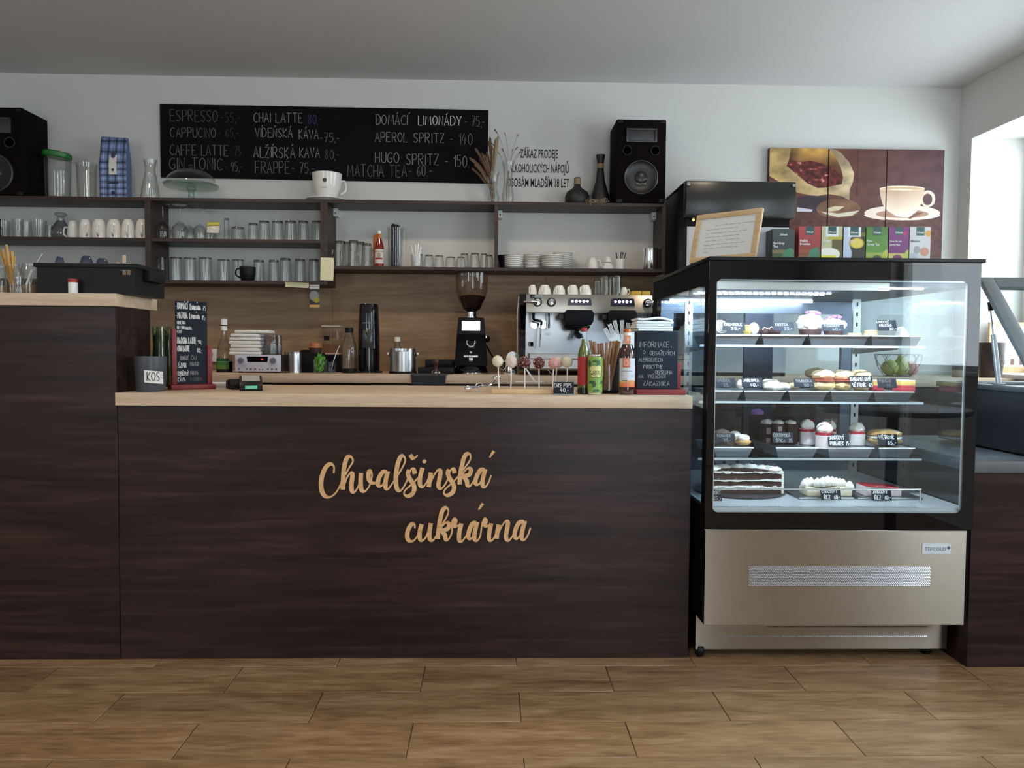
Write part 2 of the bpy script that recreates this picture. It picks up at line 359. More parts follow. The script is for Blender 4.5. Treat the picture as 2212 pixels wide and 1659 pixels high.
def smooth(pts, n=6):
    P = [pts[0]]+list(pts)+[pts[-1]]; out = []
    for i in range(1, len(P)-2):
        for k in range(n):
            t = k/n; a, b, c, d = [np.array(P[i+j], float) for j in (-1, 0, 1, 2)]
            out.append(tuple(.5*((2*b)+(-a+c)*t+(2*a-5*b+4*c-d)*t*t+(-a+3*b-3*c+d)*t**3)))
    out.append(tuple(pts[-1])); return out
def arc(c, r, a0, a1, n=10, plane='xz'):
    o = []
    for i in range(n+1):
        a = a0+(a1-a0)*i/n; p, q = r*math.cos(a), r*math.sin(a)
        o.append({'xz': (c[0]+p, c[1], c[2]+q), 'xy': (c[0]+p, c[1]+q, c[2]), 'yz': (c[0], c[1]+p, c[2]+q)}[plane])
    return o
exec_sections = []
# ================================================================== setting
XR, XL, YB, YF, ZC = 2.78, -3.6, 4.70, -2.1, 2.615
YC = 2.605                                           # front face of the bar
ZT = Zp(875, 852, YC-.015)                           # top of the bar worktop
ZB = Zp(700, 808, 4.1)                               # top of the back worktop
ZH = Zp(120, 632.5, YC-.02)                          # top of the raised bar
b = MB(); b.box(XL-.2, XR+.4, YF-.2, YB+.2, -.1, -.006); floor = struct('floor', b, grout_m)
ZT_ = []
tl, tw = .5905, .1935
tile_mesh = mesh('floor_tile', MB().box(-tl/2+.0011, tl/2-.0011, -tw/2+.0011, tw/2-.0011, -.006, 0), floor_m, bevel=.0012, seg=1)
for r in range(-10, 6):
    yc = 2.5402+.1937*(-.5+r) if False else 2.5402-.1937*(r+.5)+.1937*3
    off = -.806 if (r-3) % 2 == 0 else -1.097
    k0 = math.ceil((XL-off)/tl)-1
    for k in range(k0, k0+13):
        xc = off+(k+.5)*tl
        if xc+tl/2 < XL+.02 or xc-tl/2 > XR: continue
        if yc > 4.25: continue
        o = bpy.data.objects.new('floor_tile', tile_mesh); COL.objects.link(o); o.location = (xc, yc, 0); o.parent = floor
b = MB()
for r in range(6, 30):
    yc = 2.5402-.1937*(r+.5)+.1937*3; off = -.806 if (r-3) % 2 == 0 else -1.097
    if yc < YF: break
    for k in range(-6, 8):
        xc = off+(k+.5)*tl
        if xc+tl/2 < XL or xc-tl/2 > XR: continue
        b.box(xc-tl/2+.0015, xc+tl/2-.0015, yc-tw/2+.0015, yc+tw/2-.0015, -.006, 0)
o = part('floor_tile_field', b, floor_m, floor, kind='stuff', smooth=False)
struct('ceiling', MB().box(XL-.2, XR+.4, YF-.2, YB+.2, ZC, ZC+.1), ceil_m)
struct('wall_back', MB().box(XL-.2, XR+.4, YB, YB+.15, 0, ZC), wall_m)
struct('wall_left', MB().box(XL-.15, XL, YF, YB, 0, ZC), wall_m)
WZ0, WZ1 = .90, 2.287
wins = [(2.75, 4.58), (-.5, 1.9)]; TH2 = .06
b = MB(); T = .42
ys = [YF, wins[1][0], wins[1][1], wins[0][0], wins[0][1], YB]
for i in (0, 2, 4): b.box(XR, XR+(T if i else TH2), ys[i] if i != 2 else 2.2, ys[i+1], 0, ZC)
b.box(XR, XR+TH2, ys[2], 2.2, 0, ZC)
for (y0, y1), t_ in zip(wins, (T, TH2)): b.box(XR, XR+t_, y0, y1, 0, WZ0); b.box(XR, XR+t_, y0, y1, WZ1, ZC)
struct('wall_right', b, wall_m)
frame_m = mat('white_window_frame', (.78, .78, .77), .4, var=.02)
wpane_m = glass('window_glass', (.97, .98, .98), (.9, .93, .93), 1.0, .0, 1.5, .2)
for i, (y0, y1) in enumerate(wins):
    t = bpy.data.objects.new('window_%d' % (i+1), None); COL.objects.link(t); t['kind'] = 'structure'; LOC[t.name] = (0, 0, 0)
    T_ = (T, TH2+.09)[i]; xw = XR+T_-.09; m = (y0+y1)/2; b = MB(); fr = .06
    for a, c in ((y0, m), (m, y1)):
        b.box(xw, xw+.06, a, a+fr, WZ0, WZ1); b.box(xw, xw+.06, c-fr, c, WZ0, WZ1); b.box(xw, xw+.06, a+fr, c-fr, WZ0, WZ0+fr); b.box(xw, xw+.06, a+fr, c-fr, WZ1-fr, WZ1)
        part('window_pane', MB().box(xw+.025, xw+.035, a+fr, c-fr, WZ0+fr, WZ1-fr), wpane_m, t)
    part('window_frame', b, frame_m, t)
    part('window_sill', MB().box(XR-.02, xw-.001+.002*i, y0+.002, y1-.002, WZ0, WZ0+.025), frame_m, t, bevel=.004)
    portal((XR+T_+.02, m, (WZ0+WZ1)/2), (0, PI/2, 0), WZ1-WZ0, y1-y0)
dx0, dx1, dz1 = .45, 1.75, 2.2
w2 = (-3.3, -2.1, .95, 2.2)
b = MB()
b.box(XL, w2[0], YF-.15, YF, 0, ZC); b.box(w2[0], w2[1], YF-.15, YF, 0, w2[2]); b.box(w2[0], w2[1], YF-.15, YF, w2[3], ZC)
b.box(w2[1], dx0, YF-.15, YF, 0, ZC); b.box(dx0, dx1, YF-.15, YF, dz1, ZC); b.box(dx1, XR, YF-.15, YF, 0, ZC)
struct('wall_front', b, wall_m)
t = bpy.data.objects.new('door_1', None); COL.objects.link(t); t['kind'] = 'structure'; LOC[t.name] = (0, 0, 0)
b = MB(); b.box(dx0, dx0+.09, YF-.1, YF-.04, 0, dz1); b.box(dx1-.09, dx1, YF-.1, YF-.04, 0, dz1); b.box(dx0+.09, dx1-.09, YF-.1, YF-.04, 0, .12); b.box(dx0+.09, dx1-.09, YF-.1, YF-.04, dz1-.09, dz1)
part('door_frame', b, gray_m, t); part('door_glass', MB().box(dx0+.09, dx1-.09, YF-.075, YF-.065, .12, dz1-.09), wpane_m, t)
portal(((dx0+dx1)/2, YF-.17, dz1/2), (PI/2, 0, 0), dx1-dx0, dz1)
t = bpy.data.objects.new('window_3', None); COL.objects.link(t); t['kind'] = 'structure'; LOC[t.name] = (0, 0, 0)
b = MB(); b.box(w2[0], w2[0]+.06, YF-.1, YF-.04, w2[2], w2[3]); b.box(w2[1]-.06, w2[1], YF-.1, YF-.04, w2[2], w2[3]); b.box(w2[0]+.06, w2[1]-.06, YF-.1, YF-.04, w2[2], w2[2]+.06); b.box(w2[0]+.06, w2[1]-.06, YF-.1, YF-.04, w2[3]-.06, w2[3])
part('window_frame', b, frame_m, t); part('window_pane', MB().box(w2[0]+.06, w2[1]-.06, YF-.075, YF-.065, w2[2]+.06, w2[3]-.06), wpane_m, t)
portal(((w2[0]+w2[1])/2, YF-.17, (w2[2]+w2[3])/2), (PI/2, 0, 0), w2[1]-w2[0], w2[3]-w2[2])
# ================================================================== bar
XB0 = X(255.5, YC, .6); XB1 = X(1492, YC, .6); XE = X(1496.5, YC-.015, ZT)
XHE = X(248.5, YC-.02, ZH)
t = thing('bar_counter', 'long dark walnut bar front carrying the wooden shop lettering', 'counter', ((XB0+XB1)/2, 2.9, 0))
part('front_panel', MB().box(XB0+.001, XB1, YC, YC+.02, 0, ZT-.043), dark_m, t, bevel=.0008, seg=1)
b = MB(); b.box(XB1-.02, XB1, YC+.02, 3.18, 0, ZT-.043); b.box(XB0, XB1-.02, 3.16, 3.18, 0, ZT-.043); part('carcass', b, dark_m, t)
single('bar_worktop', MB().box(XB0-.0, XE, YC-.015, 3.22, ZT-.042, ZT), oak_m, 'light oak worktop of the bar holding the menu boards and cake pops', 'worktop', bevel=.002)
t = thing('raised_counter', 'tall dark walnut counter block at the end of the bar beside the grey bin', 'counter', (XB0-.9, 2.75, 0))
xh = XB0
part('front_panel', MB().box(XL+.05, xh, YC-.003, YC+.02, 0, ZH-.042), dark_m, t, bevel=.0008, seg=1)
part('side_panel', MB().box(xh-.02, xh, YC+.02, 2.86, ZT, ZH-.042), dark_m, t); part('back_panel', MB().box(XL+.05, xh-.02, 2.84, 2.86, 0, ZH-.042), dark_m, t)
single('raised_worktop', MB().box(XL+.03, XHE, YC-.02, 2.905, ZH-.041, ZH), oak_m, 'light oak top of the tall counter block under the black crate', 'worktop', bevel=.002)
# ------------------------------------------------------------------ wooden shop lettering
def logo():
    s = 520/2212
    def q(pts): return [tuple(W(660+p[0]*s, 960+p[1]*s, YC)[[0, 2]]) for p in pts]
    U = s*K(YC)
    def word(strokes, dots=()):
        b = MB()
        for i, st in enumerate(strokes):
            mode = st[0] if isinstance(st[0], str) else None; pts = smooth(st[1:] if mode else st, 7); wp = q(pts); wd = []
            for j in range(len(pts)):
                a = pts[max(j-2, 0)]; c = pts[min(j+2, len(pts)-1)]; dx, dy = c[0]-a[0], c[1]-a[1]; l = math.hypot(dx, dy) or 1
                v = dy/l-.25*dx/l; wd.append(U*(36 if mode == 'b' else 15+25*max(0, min(1, .5+.75*v))))
            wd = [np.mean(wd[max(0, j-3):j+4]) for j in range(len(wd))]
            if mode == 't': wd = [U*(14+18*j/len(wd)) for j in range(len(wd))]
            b.ribbon(wp, [float(x) for x in wd], YC-.0055-.00006*(i % 7), .0048, .0012)
        for cx, cy in dots: c = q([(cx, cy)])[0]; b.prism([(c[0]+U*18*math.cos(a*PI/8), c[1]+U*18*math.sin(a*PI/8)) for a in range(16)], YC-.006, YC-.0004)
        return b
    w1 = [[(262, 262), (262, 200), (228, 178), (185, 215), (152, 300), (146, 390), (168, 460), (212, 483), (262, 462), (305, 405), (340, 330), (400, 220), (437, 155), (422, 115), (393, 112), (368, 160), (352, 260), (345, 412)],
          [(350, 400), (382, 305), (420, 258), (434, 285), (424, 360), (428, 420), (448, 438), (478, 400), (502, 340), (512, 268)], [(512, 262), (508, 345), (516, 412), (545, 430), (588, 380), (612, 290), (600, 240), (582, 258), (582, 310), (610, 350), (650, 352)],
          [(745, 250), (715, 250), (682, 295), (666, 350), (682, 383), (716, 360), (752, 265)], [(758, 245), (738, 330), (738, 395), (762, 406), (795, 362), (860, 265), (915, 160), (907, 112), (880, 108), (851, 170), (832, 290), (837, 390), (862, 424), (893, 405), (938, 320), (962, 240), (992, 224), (1006, 268)],
          [(955, 232), (942, 268), (960, 315), (993, 365), (1000, 410), (980, 455), (936, 473), (907, 452), (918, 418), (968, 372), (1045, 298)], ['b', (962, 94), (978, 115), (993, 132)], [(993, 134), (1010, 120), (1031, 100)],
          [(1076, 214), (1055, 295), (1052, 362), (1077, 388), (1112, 350), (1150, 270)], [(1153, 258), (1142, 325), (1134, 388)], [(1137, 382), (1172, 300), (1215, 236), (1241, 245), (1232, 315), (1222, 375), (1242, 405), (1275, 378), (1312, 310), (1330, 240), (1358, 222), (1371, 262)],
          [(1322, 230), (1308, 262), (1326, 310), (1356, 358), (1366, 402), (1345, 446), (1300, 466), (1272, 446), (1284, 410), (1332, 365), (1402, 295), (1450, 230), (1510, 145), (1515, 98), (1490, 84), (1460, 112), (1436, 200), (1421, 290), (1416, 365)],
          [(1420, 335), (1455, 255), (1495, 216), (1520, 232), (1506, 275), (1460, 292), (1482, 335), (1490, 375), (1515, 376), (1555, 320)], [(1645, 230), (1610, 232), (1576, 285), (1560, 342), (1577, 366), (1608, 345), (1648, 250)], [(1652, 225), (1630, 310), (1627, 375), (1652, 388), (1682, 345), (1705, 283)], ['t', (1692, 118), (1730, 60)]]
    w2 = [[(1006, 768), (1002, 735), (972, 735), (942, 790), (936, 850), (956, 884), (996, 880), (1036, 825), (1066, 735)], [(1068, 732), (1050, 800), (1052, 862), (1077, 880), (1112, 838), (1150, 728)], [(1152, 722), (1140, 800), (1142, 862), (1168, 880), (1200, 840), (1252, 745), (1306, 645), (1312, 598), (1286, 580), (1256, 612), (1236, 700), (1223, 790), (1216, 864)],
          [(1220, 832), (1256, 750), (1296, 716), (1320, 732), (1306, 772), (1262, 790), (1282, 835), (1292, 874), (1320, 862), (1346, 800), (1345, 720), (1362, 682), (1378, 700), (1366, 745), (1398, 745), (1432, 728)], [(1432, 725), (1415, 800), (1412, 868), (1432, 890), (1468, 850), (1495, 800)],
          [(1568, 718), (1537, 724), (1507, 780), (1496, 842), (1516, 864), (1546, 830), (1574, 735)], [(1577, 712), (1556, 800), (1552, 862), (1577, 880), (1606, 838), (1620, 740), (1640, 684), (1656, 698), (1646, 740), (1680, 745), (1706, 728)], [(1706, 725), (1690, 800), (1686, 860), (1707, 880), (1738, 845), (1770, 750)],
          [(1776, 735), (1762, 800), (1756, 862)], [(1759, 855), (1796, 760), (1836, 706), (1860, 716), (1850, 780), (1841, 848), (1862, 880), (1896, 848), (1932, 780)], [(2005, 708), (1966, 714), (1932, 770), (1921, 832), (1941, 862), (1976, 820), (2012, 718)], [(2015, 702), (1991, 790), (1986, 857), (2011, 872), (2042, 830), (2066, 763)], ['t', (1590, 597), (1628, 540)]]
    c = W(915, 1080, YC)
    t = thing('shop_lettering', 'cut pale wood script letters reading the shop name on the dark bar front', 'sign', (c[0], YC, c[2]))
    part('upper_word', word(w1, [(1093, 155)]), sign_m, t, smooth=False, recalc=False); part('lower_word', word(w2), sign_m, t, smooth=False, recalc=False)
logo()
# ================================================================== back counter, panel, shelves
single('back_worktop', MB().box(XL+.02, XR-.01, 4.1, YB-.02, ZB-.046, ZB), oak_m, 'light oak worktop along the back wall under the coffee machine', 'worktop', bevel=.002)
t = thing('back_cabinet', 'dark walnut base cabinets under the back worktop', 'cabinet', (-.4, 4.4, 0))
part('carcass', MB().box(XL+.02, XR-.01, 4.16, YB-.02, .08, ZB-.046), dark_m, t); part('plinth', MB().box(XL+.02, XR-.01, 4.22, YB-.02, 0, .08), black_m, t)
n = 9
for i in range(n):
    a = XL+.03+(XR-XL-.05)*i/n; c = XL+.03+(XR-XL-.05)*(i+1)/n
    part('door', MB().box(a+.002, c-.002, 4.14, 4.16, .085, ZB-.05), dark_m, t, bevel=.001, seg=1)
zlow2 = Zp(1078, 578, 4.45)
t = thing('splashback', 'brown oak splashback panel between the worktop and the wall shelves', 'wall panel', (-.6, YB-.01, ZB))
xs = [XL+.02, -2.2, -.95, .31, 1.2]
for i in range(4): part('panel', MB().box(xs[i]+.0007, xs[i+1]-.0007, YB-.018, YB-.0005, ZB, Zp(500, 606, 4.45)-.02 if i < 2 else zlow2-.02), splash_m, t)
YS = 4.45
ZS1 = Zp(718, 431, YS); ZS2 = Zp(500, 516, YS); ZS3 = Zp(500, 606, YS); ZS4 = zlow2
TB = .018
xa0, xa1, xb0, xb1 = X(312.5, YS, 1.7), X(325, YS, 1.7), X(692, YS, 1.7), X(699, YS, 1.7)
xc0, xc1, xd0, xd1, xe0, xe1 = xb1, X(707, YS, 1.7), X(1068, YS, 1.7), X(1076, YS, 1.7), X(1430, YS, 1.7), X(1438, YS, 1.7)
YW = YB-.0005
def board(p, n, x0, x1, z): return part(n, MB().box(x0, x1, YS, YW, z-TB, z), shelf_m, p, bevel=.0007, seg=1)
t = thing('wall_shelf', 'dark walnut wall shelf with two inner boards holding mugs and glasses', 'shelf', (-1.6, YS+.12, ZS3))
board(t, 'top_board', XL+.02, xb1, ZS1)
for x0, x1 in ((XL+.02, xa0), (xa1, xb0)): board(t, 'shelf_board', x0, x1, ZS2)
board(t, 'bottom_board', X(300, YS, 1.4), xb1, ZS3)
board(t, 'bottom_board', XL+.02, X(300, YS, 1.4), ZS3)
for x0, x1, zb in ((xa0, xa1, ZS3), (xb0, xb1, ZS3)): part('divider', MB().box(x0, x1, YS+.001, YW, zb, ZS1-TB), shelf_m, t, bevel=.0007, seg=1)
part('divider', MB().box(xa0+.001, xa1-.001, YS+.001, YW, ZS2-.001, ZS2), shelf_m, t)
t = thing('wall_shelf', 'dark walnut wall shelf of two open bays holding plates and straws', 'shelf', (.2, YS+.12, ZS4))
board(t, 'top_board', xb1, xe1, ZS1); board(t, 'bottom_board', xc1, xe1, ZS4)
part('divider', MB().box(xc0, xc1, YS+.001, YW, ZS3-TB, ZS1-TB), shelf_m, t, bevel=.0007, seg=1)
for x0, x1 in ((xd0, xd1), (xe0, xe1)): part('divider', MB().box(x0, x1, YS+.001, YW, ZS4, ZS1-TB), shelf_m, t, bevel=.0007, seg=1)
for x in (xc1+.012, xd1+.012, xe0-.012):
    bb = MB(); bb.box(x-.012, x+.012, 4.62, YW-.001, ZS1-TB-.045, ZS1-TB-.001); bb.mi = 1; bb.lathe([(.004, 0), (.004, -.002)], (x, 4.62, ZS1-.045), 8, 'y'); part('hanging_bracket', bb, [frame_m, black_m], t, label='white hanging bracket')
# ================================================================== things on the wall and the top shelf
def dims(u0, u1, v0, Y, z):
    uc = (u0+u1)/2; return X(uc, Y, z), (u1-u0)/2*K(Y), Zp(uc, v0, Y)-z
def chalk_px(b, text, u0, v0, u1, hpx, Y, y, lw=None, jit=.03, slope=None):
    """chalk text whose baseline starts at (u0,v0) and ends at u1, on the plane y"""
    p = W(u0, v0, Y); x1 = X(u1, Y, p[2]); chalk(b, text, p[0], p[2], hpx*K(Y), y, width=x1-p[0], lw=lw or 1.6*K(Y), jit=jit)
# menu board
Y = 4.69
A0 = W(345, 224.5, Y); A1 = W(1055, 237.5, Y); B0 = W(347, 383, Y); B1 = W(1053, 396, Y)
t = thing('menu_board', 'long black chalk menu board on the white wall above the shelves', 'chalkboard', ((A0[0]+A1[0])/2, YB, (B0[2]+A0[2])/2))
part('board', MB().prism([(B0[0], B0[2]), (B1[0], B1[2]), (A1[0], A1[2]), (A0[0], A0[2])], Y, YW), board_m, t)
b = MB(); yy = Y-.0006
rows = [('ESPRESSO', 368, 262, 470, 24, 1), ('-55,-', 478, 264, 518, 20, 0), ('CAPPUCINO', 368, 296, 466, 20, 2), ('- 65,-', 472, 296, 515, 18, 0), ('CAFFE LATTE', 367, 335, 493, 22, 2), ('- 75', 496, 336, 520, 20, 0), ('GIN TONIC', 366, 366, 481, 25, 2), ('- 95,-', 486, 370, 524, 20, 1),
        ('CHAI LATTE', 548, 264, 653, 20, 3), ('80,-', 666, 268, 694, 20, 5), ('VÍDEŇSKÁ', 551, 296, 632, 19, 3), ('KÁVA', 646, 300, 688, 20, 3), ('-75,-', 692, 307, 733, 19, 2), ('ALŽÍRSKÁ', 548, 340, 637, 22, 3), ('KAVA', 648, 340, 690, 21, 3), ('80,-', 702, 344, 732, 20, 1),
        ('FRAPPÉ', 552, 374, 625, 25, 2), ('- 75,-', 630, 374, 679, 22, 2), ('DOMÁCÍ', 812, 269, 880, 21, 3), ('LIMONÁDY', 904, 270, 996, 20, 4), ('- 75,-', 1004, 273, 1047, 22, 2), ('APEROL', 810, 306, 880, 20, 3), ('SPRITZ', 893, 308, 960, 20, 3), ('- 140', 972, 312, 1020, 24, 2),
        ('HUGO', 811, 351, 862, 22, 3), ('SPRITZ', 877, 356, 948, 23, 3), ('- 150.', 962, 361, 1013, 25, 3), ('MATCHA TEA', 751, 381, 878, 25, 2), ('- 60.-', 884, 381, 932, 24, 2)]
for tx, u0, v0, u1, h, lv in rows: b.mi = lv; chalk_px(b, tx, u0, v0, u1, h, Y, yy)
part('lettering', b, chalks+[blue_chalk], t, smooth=False, recalc=False)
# age notice: cut letters stuck on the wall
c = W(1165, 362, YB)
t = thing('age_notice', 'black Czech notice on the wall forbidding alcohol sales to minors', 'wall lettering', (c[0], YB, c[2]))
for tx, v, u0, u1 in (('ZÁKAZ PRODEJE', 341, 1124, 1205), ('ALKOHOLICKÝCH NÁPOJŮ', 373, 1100, 1228), ('OSOBÁM MLADŠÍM 18 LET', 404, 1096, 1229)):
    p = W((u0+u1)/2, v, YB-.001); o = ftext(tx, 26*K(YB), ink_m, t, (p[0], YB-.001, p[2]), bold=.0009, xs=1, name='text_line')
    me = o.data; xsn = [v_.co.x for v_ in me.vertices]; w0 = max(xsn)-min(xsn); k = (u1-u0)*K(YB)/w0; cx = (max(xsn)+min(xsn))/2; tx0 = p[0]-LOC[t.name][0]
    for v_ in me.vertices: v_.co.x = tx0+(v_.co.x-cx)*k
def speaker(x0, x1, z0, z1, Y0, Y1, label, brand=False):
    t = thing('loudspeaker', label, 'loudspeaker', ((x0+x1)/2, (Y0+Y1)/2, z0)); w_, h_ = x1-x0, z1-z0; xc = (x0+x1)/2
    part('cabinet', MB().box(x0, x1, Y0, Y1, z0+.004, z1), carpet_m, t, bevel=.006)
    for x in (x0+.03, x1-.03):
        for y in (Y0+.03, Y1-.03): part('foot', MB().lathe([(.012, 0), (.012, .005)], (x, y, z0), 10), black_m, t)
    k = w_/110  # px units of the right-hand one
    hx0, hx1, hz0, hz1 = xc-.62*w_/2, xc+.62*w_/2, z1-50*k, z1-20*k
    b = MB(); e = .006
    b.prism([(hx0, hz0), (hx1, hz0), (hx1, hz1), (hx0, hz1)], Y0-.004, Y0-.0005); b.box(hx0, hx0+.012, Y0-.012, Y0-.004, hz0, hz1); b.box(hx1-.012, hx1, Y0-.012, Y0-.004, hz0, hz1); b.box(hx0+.012, hx1-.012, Y0-.012, Y0-.004, hz0, hz0+.01); b.box(hx0+.012, hx1-.012, Y0-.012, Y0-.004, hz1-.01, hz1)
    part('tweeter_horn', b, mat('grey_plastic', (.045, .045, .05), .3), t, bevel=.002)
    for sx in (-1, 1):
        b = MB(); b.lathe([(11*k, -.001), (11*k, -.006), (8.5*k, -.006), (8*k, .0), (7.5*k, .0)], (xc+sx*31*k, Y0, z1-68*k), 24, 'y'); b.mi = 1; b.lathe([(8*k, -.002), (.0001, -.002)], (xc+sx*31*k, Y0, z1-68*k), 24, 'y'); part('bass_port', b, [gblack_m, mblack_m], t)
    cz = z1-127*k; r = 38*k; b = MB(); b.lathe([(r, -.001), (r, -.008), (r*.93, -.012), (r*.86, -.006), (r*.5, .0-.0035), (r*.36, -.004)], (xc, Y0, cz), 40, 'y')
    o = part('woofer', b, mat('woofer_cone', (.010, .009, .009), .38), t); b = MB(); b.sph((xc, Y0-.003, cz), (r*.38, .012, r*.38), 20, 8); part('dust_cap', b, mat('dust_cap_black', (.012, .012, .013), .3), o)
    b = MB(); ring = arc((xc, Y0-.0135, cz), r*.95, 0, 2*PI-.2, 40); b.tube(ring, .0011, 5, closed=True); part('trim_ring', b, gray_m, o)
    for sx in (-1, 1):
        for zz in (z0+.012, z1-.012): part('corner_guard', MB().box(xc+sx*(w_/2-.02)-.017+0*sx, xc+sx*(w_/2-.02)+.017, Y0-.003, Y0+.03, zz-.012+.003*(zz > cz), zz+.012-.003*0), black_m, t, bevel=.006)
    if brand: ftext('MALONE', .013, chalks[3], t, (xc, Y0-.0165, cz-r*.42), bold=.0004, name='brand_lettering')
xr0, xr1 = X(1330, 4.44, ZS1), X(1437, 4.44, ZS1)
speaker(xr0, xr1, ZS1, Zp(1385, 258, 4.44), 4.44, 4.69, 'black loudspeaker with a visible horn beside the two dark bottles', True)
xl1 = X(51, 4.44, ZS1); hh = Zp(30, 232, 4.44)
speaker(xl1-.31, xl1, ZS1, hh, 4.44, 4.69, 'black loudspeaker beside the green-lidded jar, cut by the photo edge')
# generic glassware -------------------------------------------------
def wall_prof(outer, t=.002, base=.006):
    return outer+[(max(r-t, .001), z if i else z) for i, (r, z) in enumerate(reversed(outer))][:-1]+[(max(outer[0][0]-t, .001), outer[0][1]+base), (.0005, outer[0][1]+base)]
def glass_mb(outer, t=.002, base=.006, n=24, flip=False, h=None, thick=False):
    b = MB(); b.lathe([(.0005, outer[0][1])]+wall_prof(outer, t, base), n=n)
    if thick: r_ = outer[0][0]; b.mi = 1; b.lathe([(.001, .0006), (r_*.97, .0006), (r_*.97, base*.9), (.001, base*.9)], n=n); b.mi = 0
    if flip: b.xf(Matrix.Translation((0, 0, h)) @ Matrix.Rotation(PI, 4, 'X'))
    return b
def handle(b, r, z0, z1, out, rad=.0045, ang=0, n=7):
    st = len(b.v); pts = [(r-.003, 0, z1), (r+out*.7, 0, z1+.002), (r+out, 0, (z0*.35+z1*.65)), (r+out*.85, 0, z0*.75+z1*.25), (r-.003, 0, z0)]
    b.tube(smooth3(pts), rad, n); b.xf(Matrix.Rotation(ang, 4, 'Z'), st)
def smooth3(pts, n=4):
    P = [pts[0]]+list(pts)+[pts[-1]]; out = []
    for i in range(1, len(P)-2):
        for k in range(n):
            t = k/n; a, b, c, d = [np.array(P[i+j], float) for j in (-1, 0, 1, 2)]
            out.append(tuple(.5*((2*b)+(-a+c)*t+(2*a-5*b+4*c-d)*t*t+(-a+3*b-3*c+d)*t**3)))
    out.append(tuple(pts[-1])); return out
# green-lidded jar
x, r, h = dims(107, 158, 343, 4.56, ZS1)
t = thing('storage_jar', 'clear storage jar with a tilted green lid beside the loudspeaker', 'jar', (x, 4.53, ZS1))
part('jar_body', glass_mb([(r*.88, 0), (r*.92, .01), (r, h*.9), (r*.98, h)]), gl_m, t, world=False)
green_lid = mat('green_plastic', (.012, .16, .018), .35)
b = MB(); b.lathe([(r*1.02, 0), (r*1.1, .006), (r*1.1, .026), (r*.95, .034), (.001, .036)], n=32); b.xf(Matrix.Translation((-.004, 0, h-.004)) @ Matrix.Rotation(.12, 4, 'Y')); part('lid', b, green_lid, t, world=False)
x, r, h = dims(160, 200, 350, 4.56, ZS1)
t = thing('glass_pitcher', 'plain glass pitcher with a spout beside the green-lidded jar', 'pitcher', (x, 4.60, ZS1), rz=0)
b = glass_mb([(r*.88, 0), (r*.9, .01), (r, h*.85), (r*1.08, h)]); b.add([(r*1.05, -.012, h-.03), (r*1.55, 0, h-.002), (r*1.05, .012, h-.03), (r*1.05, -.02, h), (r*1.05, .02, h)], [(0, 1, 3), (1, 2, 4)]); part('jug_body', b, gl_m, t, world=False)
b = MB(); handle(b, r, h*.3, h*.85, .024, .004, PI*.72); part('handle', b, gl_m, t, world=False)
# plaid coffee bag
Yb = 4.55; x0, x1 = X(221, Yb, ZS1), X(280, Yb, ZS1); z1 = Zp(250, 296, Yb)
t = thing('coffee_bag', 'blue plaid paper coffee bag with a white tag on the top shelf', 'bag', ((x0+x1)/2, Yb, ZS1))
b = MB(); xm0, xm1 = x0+.004, x1-.003
b.add([(x0, Yb-.03, ZS1), (x1, Yb-.03, ZS1), (x1, Yb+.03, ZS1), (x0, Yb+.03, ZS1), (x0, Yb-.032, ZS1+.2), (x1, Yb-.032, ZS1+.2), (x1, Yb+.03, ZS1+.2), (x0, Yb+.03, ZS1+.2), (xm0, Yb-.008, z1), (xm1, Yb-.008, z1-.008), (xm1, Yb+.004, z1-.008), (xm0, Yb+.004, z1)],
      [(0, 3, 2, 1), (0, 1, 5, 4), (1, 2, 6, 5), (2, 3, 7, 6), (3, 0, 4, 7), (4, 5, 9, 8), (5, 6, 10, 9), (6, 7, 11, 10), (7, 4, 8, 11), (8, 9, 10, 11)])
part('bag_body', b, mat('blue_bag_paper', sr(95, 112, 150), .6), t, smooth=False)
def plaid(U, V):
    c = np.full(U.shape+(3,), 0.) + np.array([112, 130, 168]); c *= (.9+.2*noise2(U, V, 14, 3))[..., None]
    for k in np.arange(.02, 1, .29): c[np.abs(U-k) < .035] *= .62; c[np.abs(U-k-.12) < .018] *= 1.25
    for k in np.arange(.04, 1, .125): c[np.abs(V-k) < .012] *= .62; c[np.abs(V-k-.06) < .02] *= 1.18
    tag = (np.abs(U-.5) < .14) & (V > .2) & (V < .52); c[tag] = (225, 222, 214); c[ell(U, V, .5, .2, .09, .04) < 1] = (70, 76, 96); c[ell(U, V, .5, .43, .05, .027) < 1] = (60, 64, 84)
    c[(np.abs(U-.5) < .2) & (np.abs(V-.68) < .028)] = (48, 52, 72); c[(np.abs(U-.5) < .07) & (np.abs(V-.88) < .03)] = (48, 48, 90); return c
painted('bag_print', x0+.002, x1-.002, ZS1+.002, ZS1+.2, Yb-.0335, 60, 90, lambda U, V: plaid(U, .3+.7*V), t)
o = painted('bag_print', x0+.003, x1-.003, 0, z1-ZS1-.205, 0, 60, 40, lambda U, V: plaid(U, .3*V), t, world=False); o.location = (-(x0+x1)/2+(x0+x1)/2*0, -.0335, .2); o.rotation_euler = (-math.atan2(.0245, z1-ZS1-.2), 0, 0)
for v_ in o.data.vertices: v_.co.x -= (x0+x1)/2
o.location.x = 0
# carafe
x, r, h = dims(306, 344, 345, 4.56, ZS1)
single('glass_carafe', glass_mb([(r, 0), (r*1.05, .012), (r*.92, h*.3), (r*.62, h*.62), (r*.52, h*.75), (r*.72, h)]), gl_m, 'narrow-necked glass carafe between the plaid bag and the cake dome', 'carafe', (x, 4.56, ZS1))
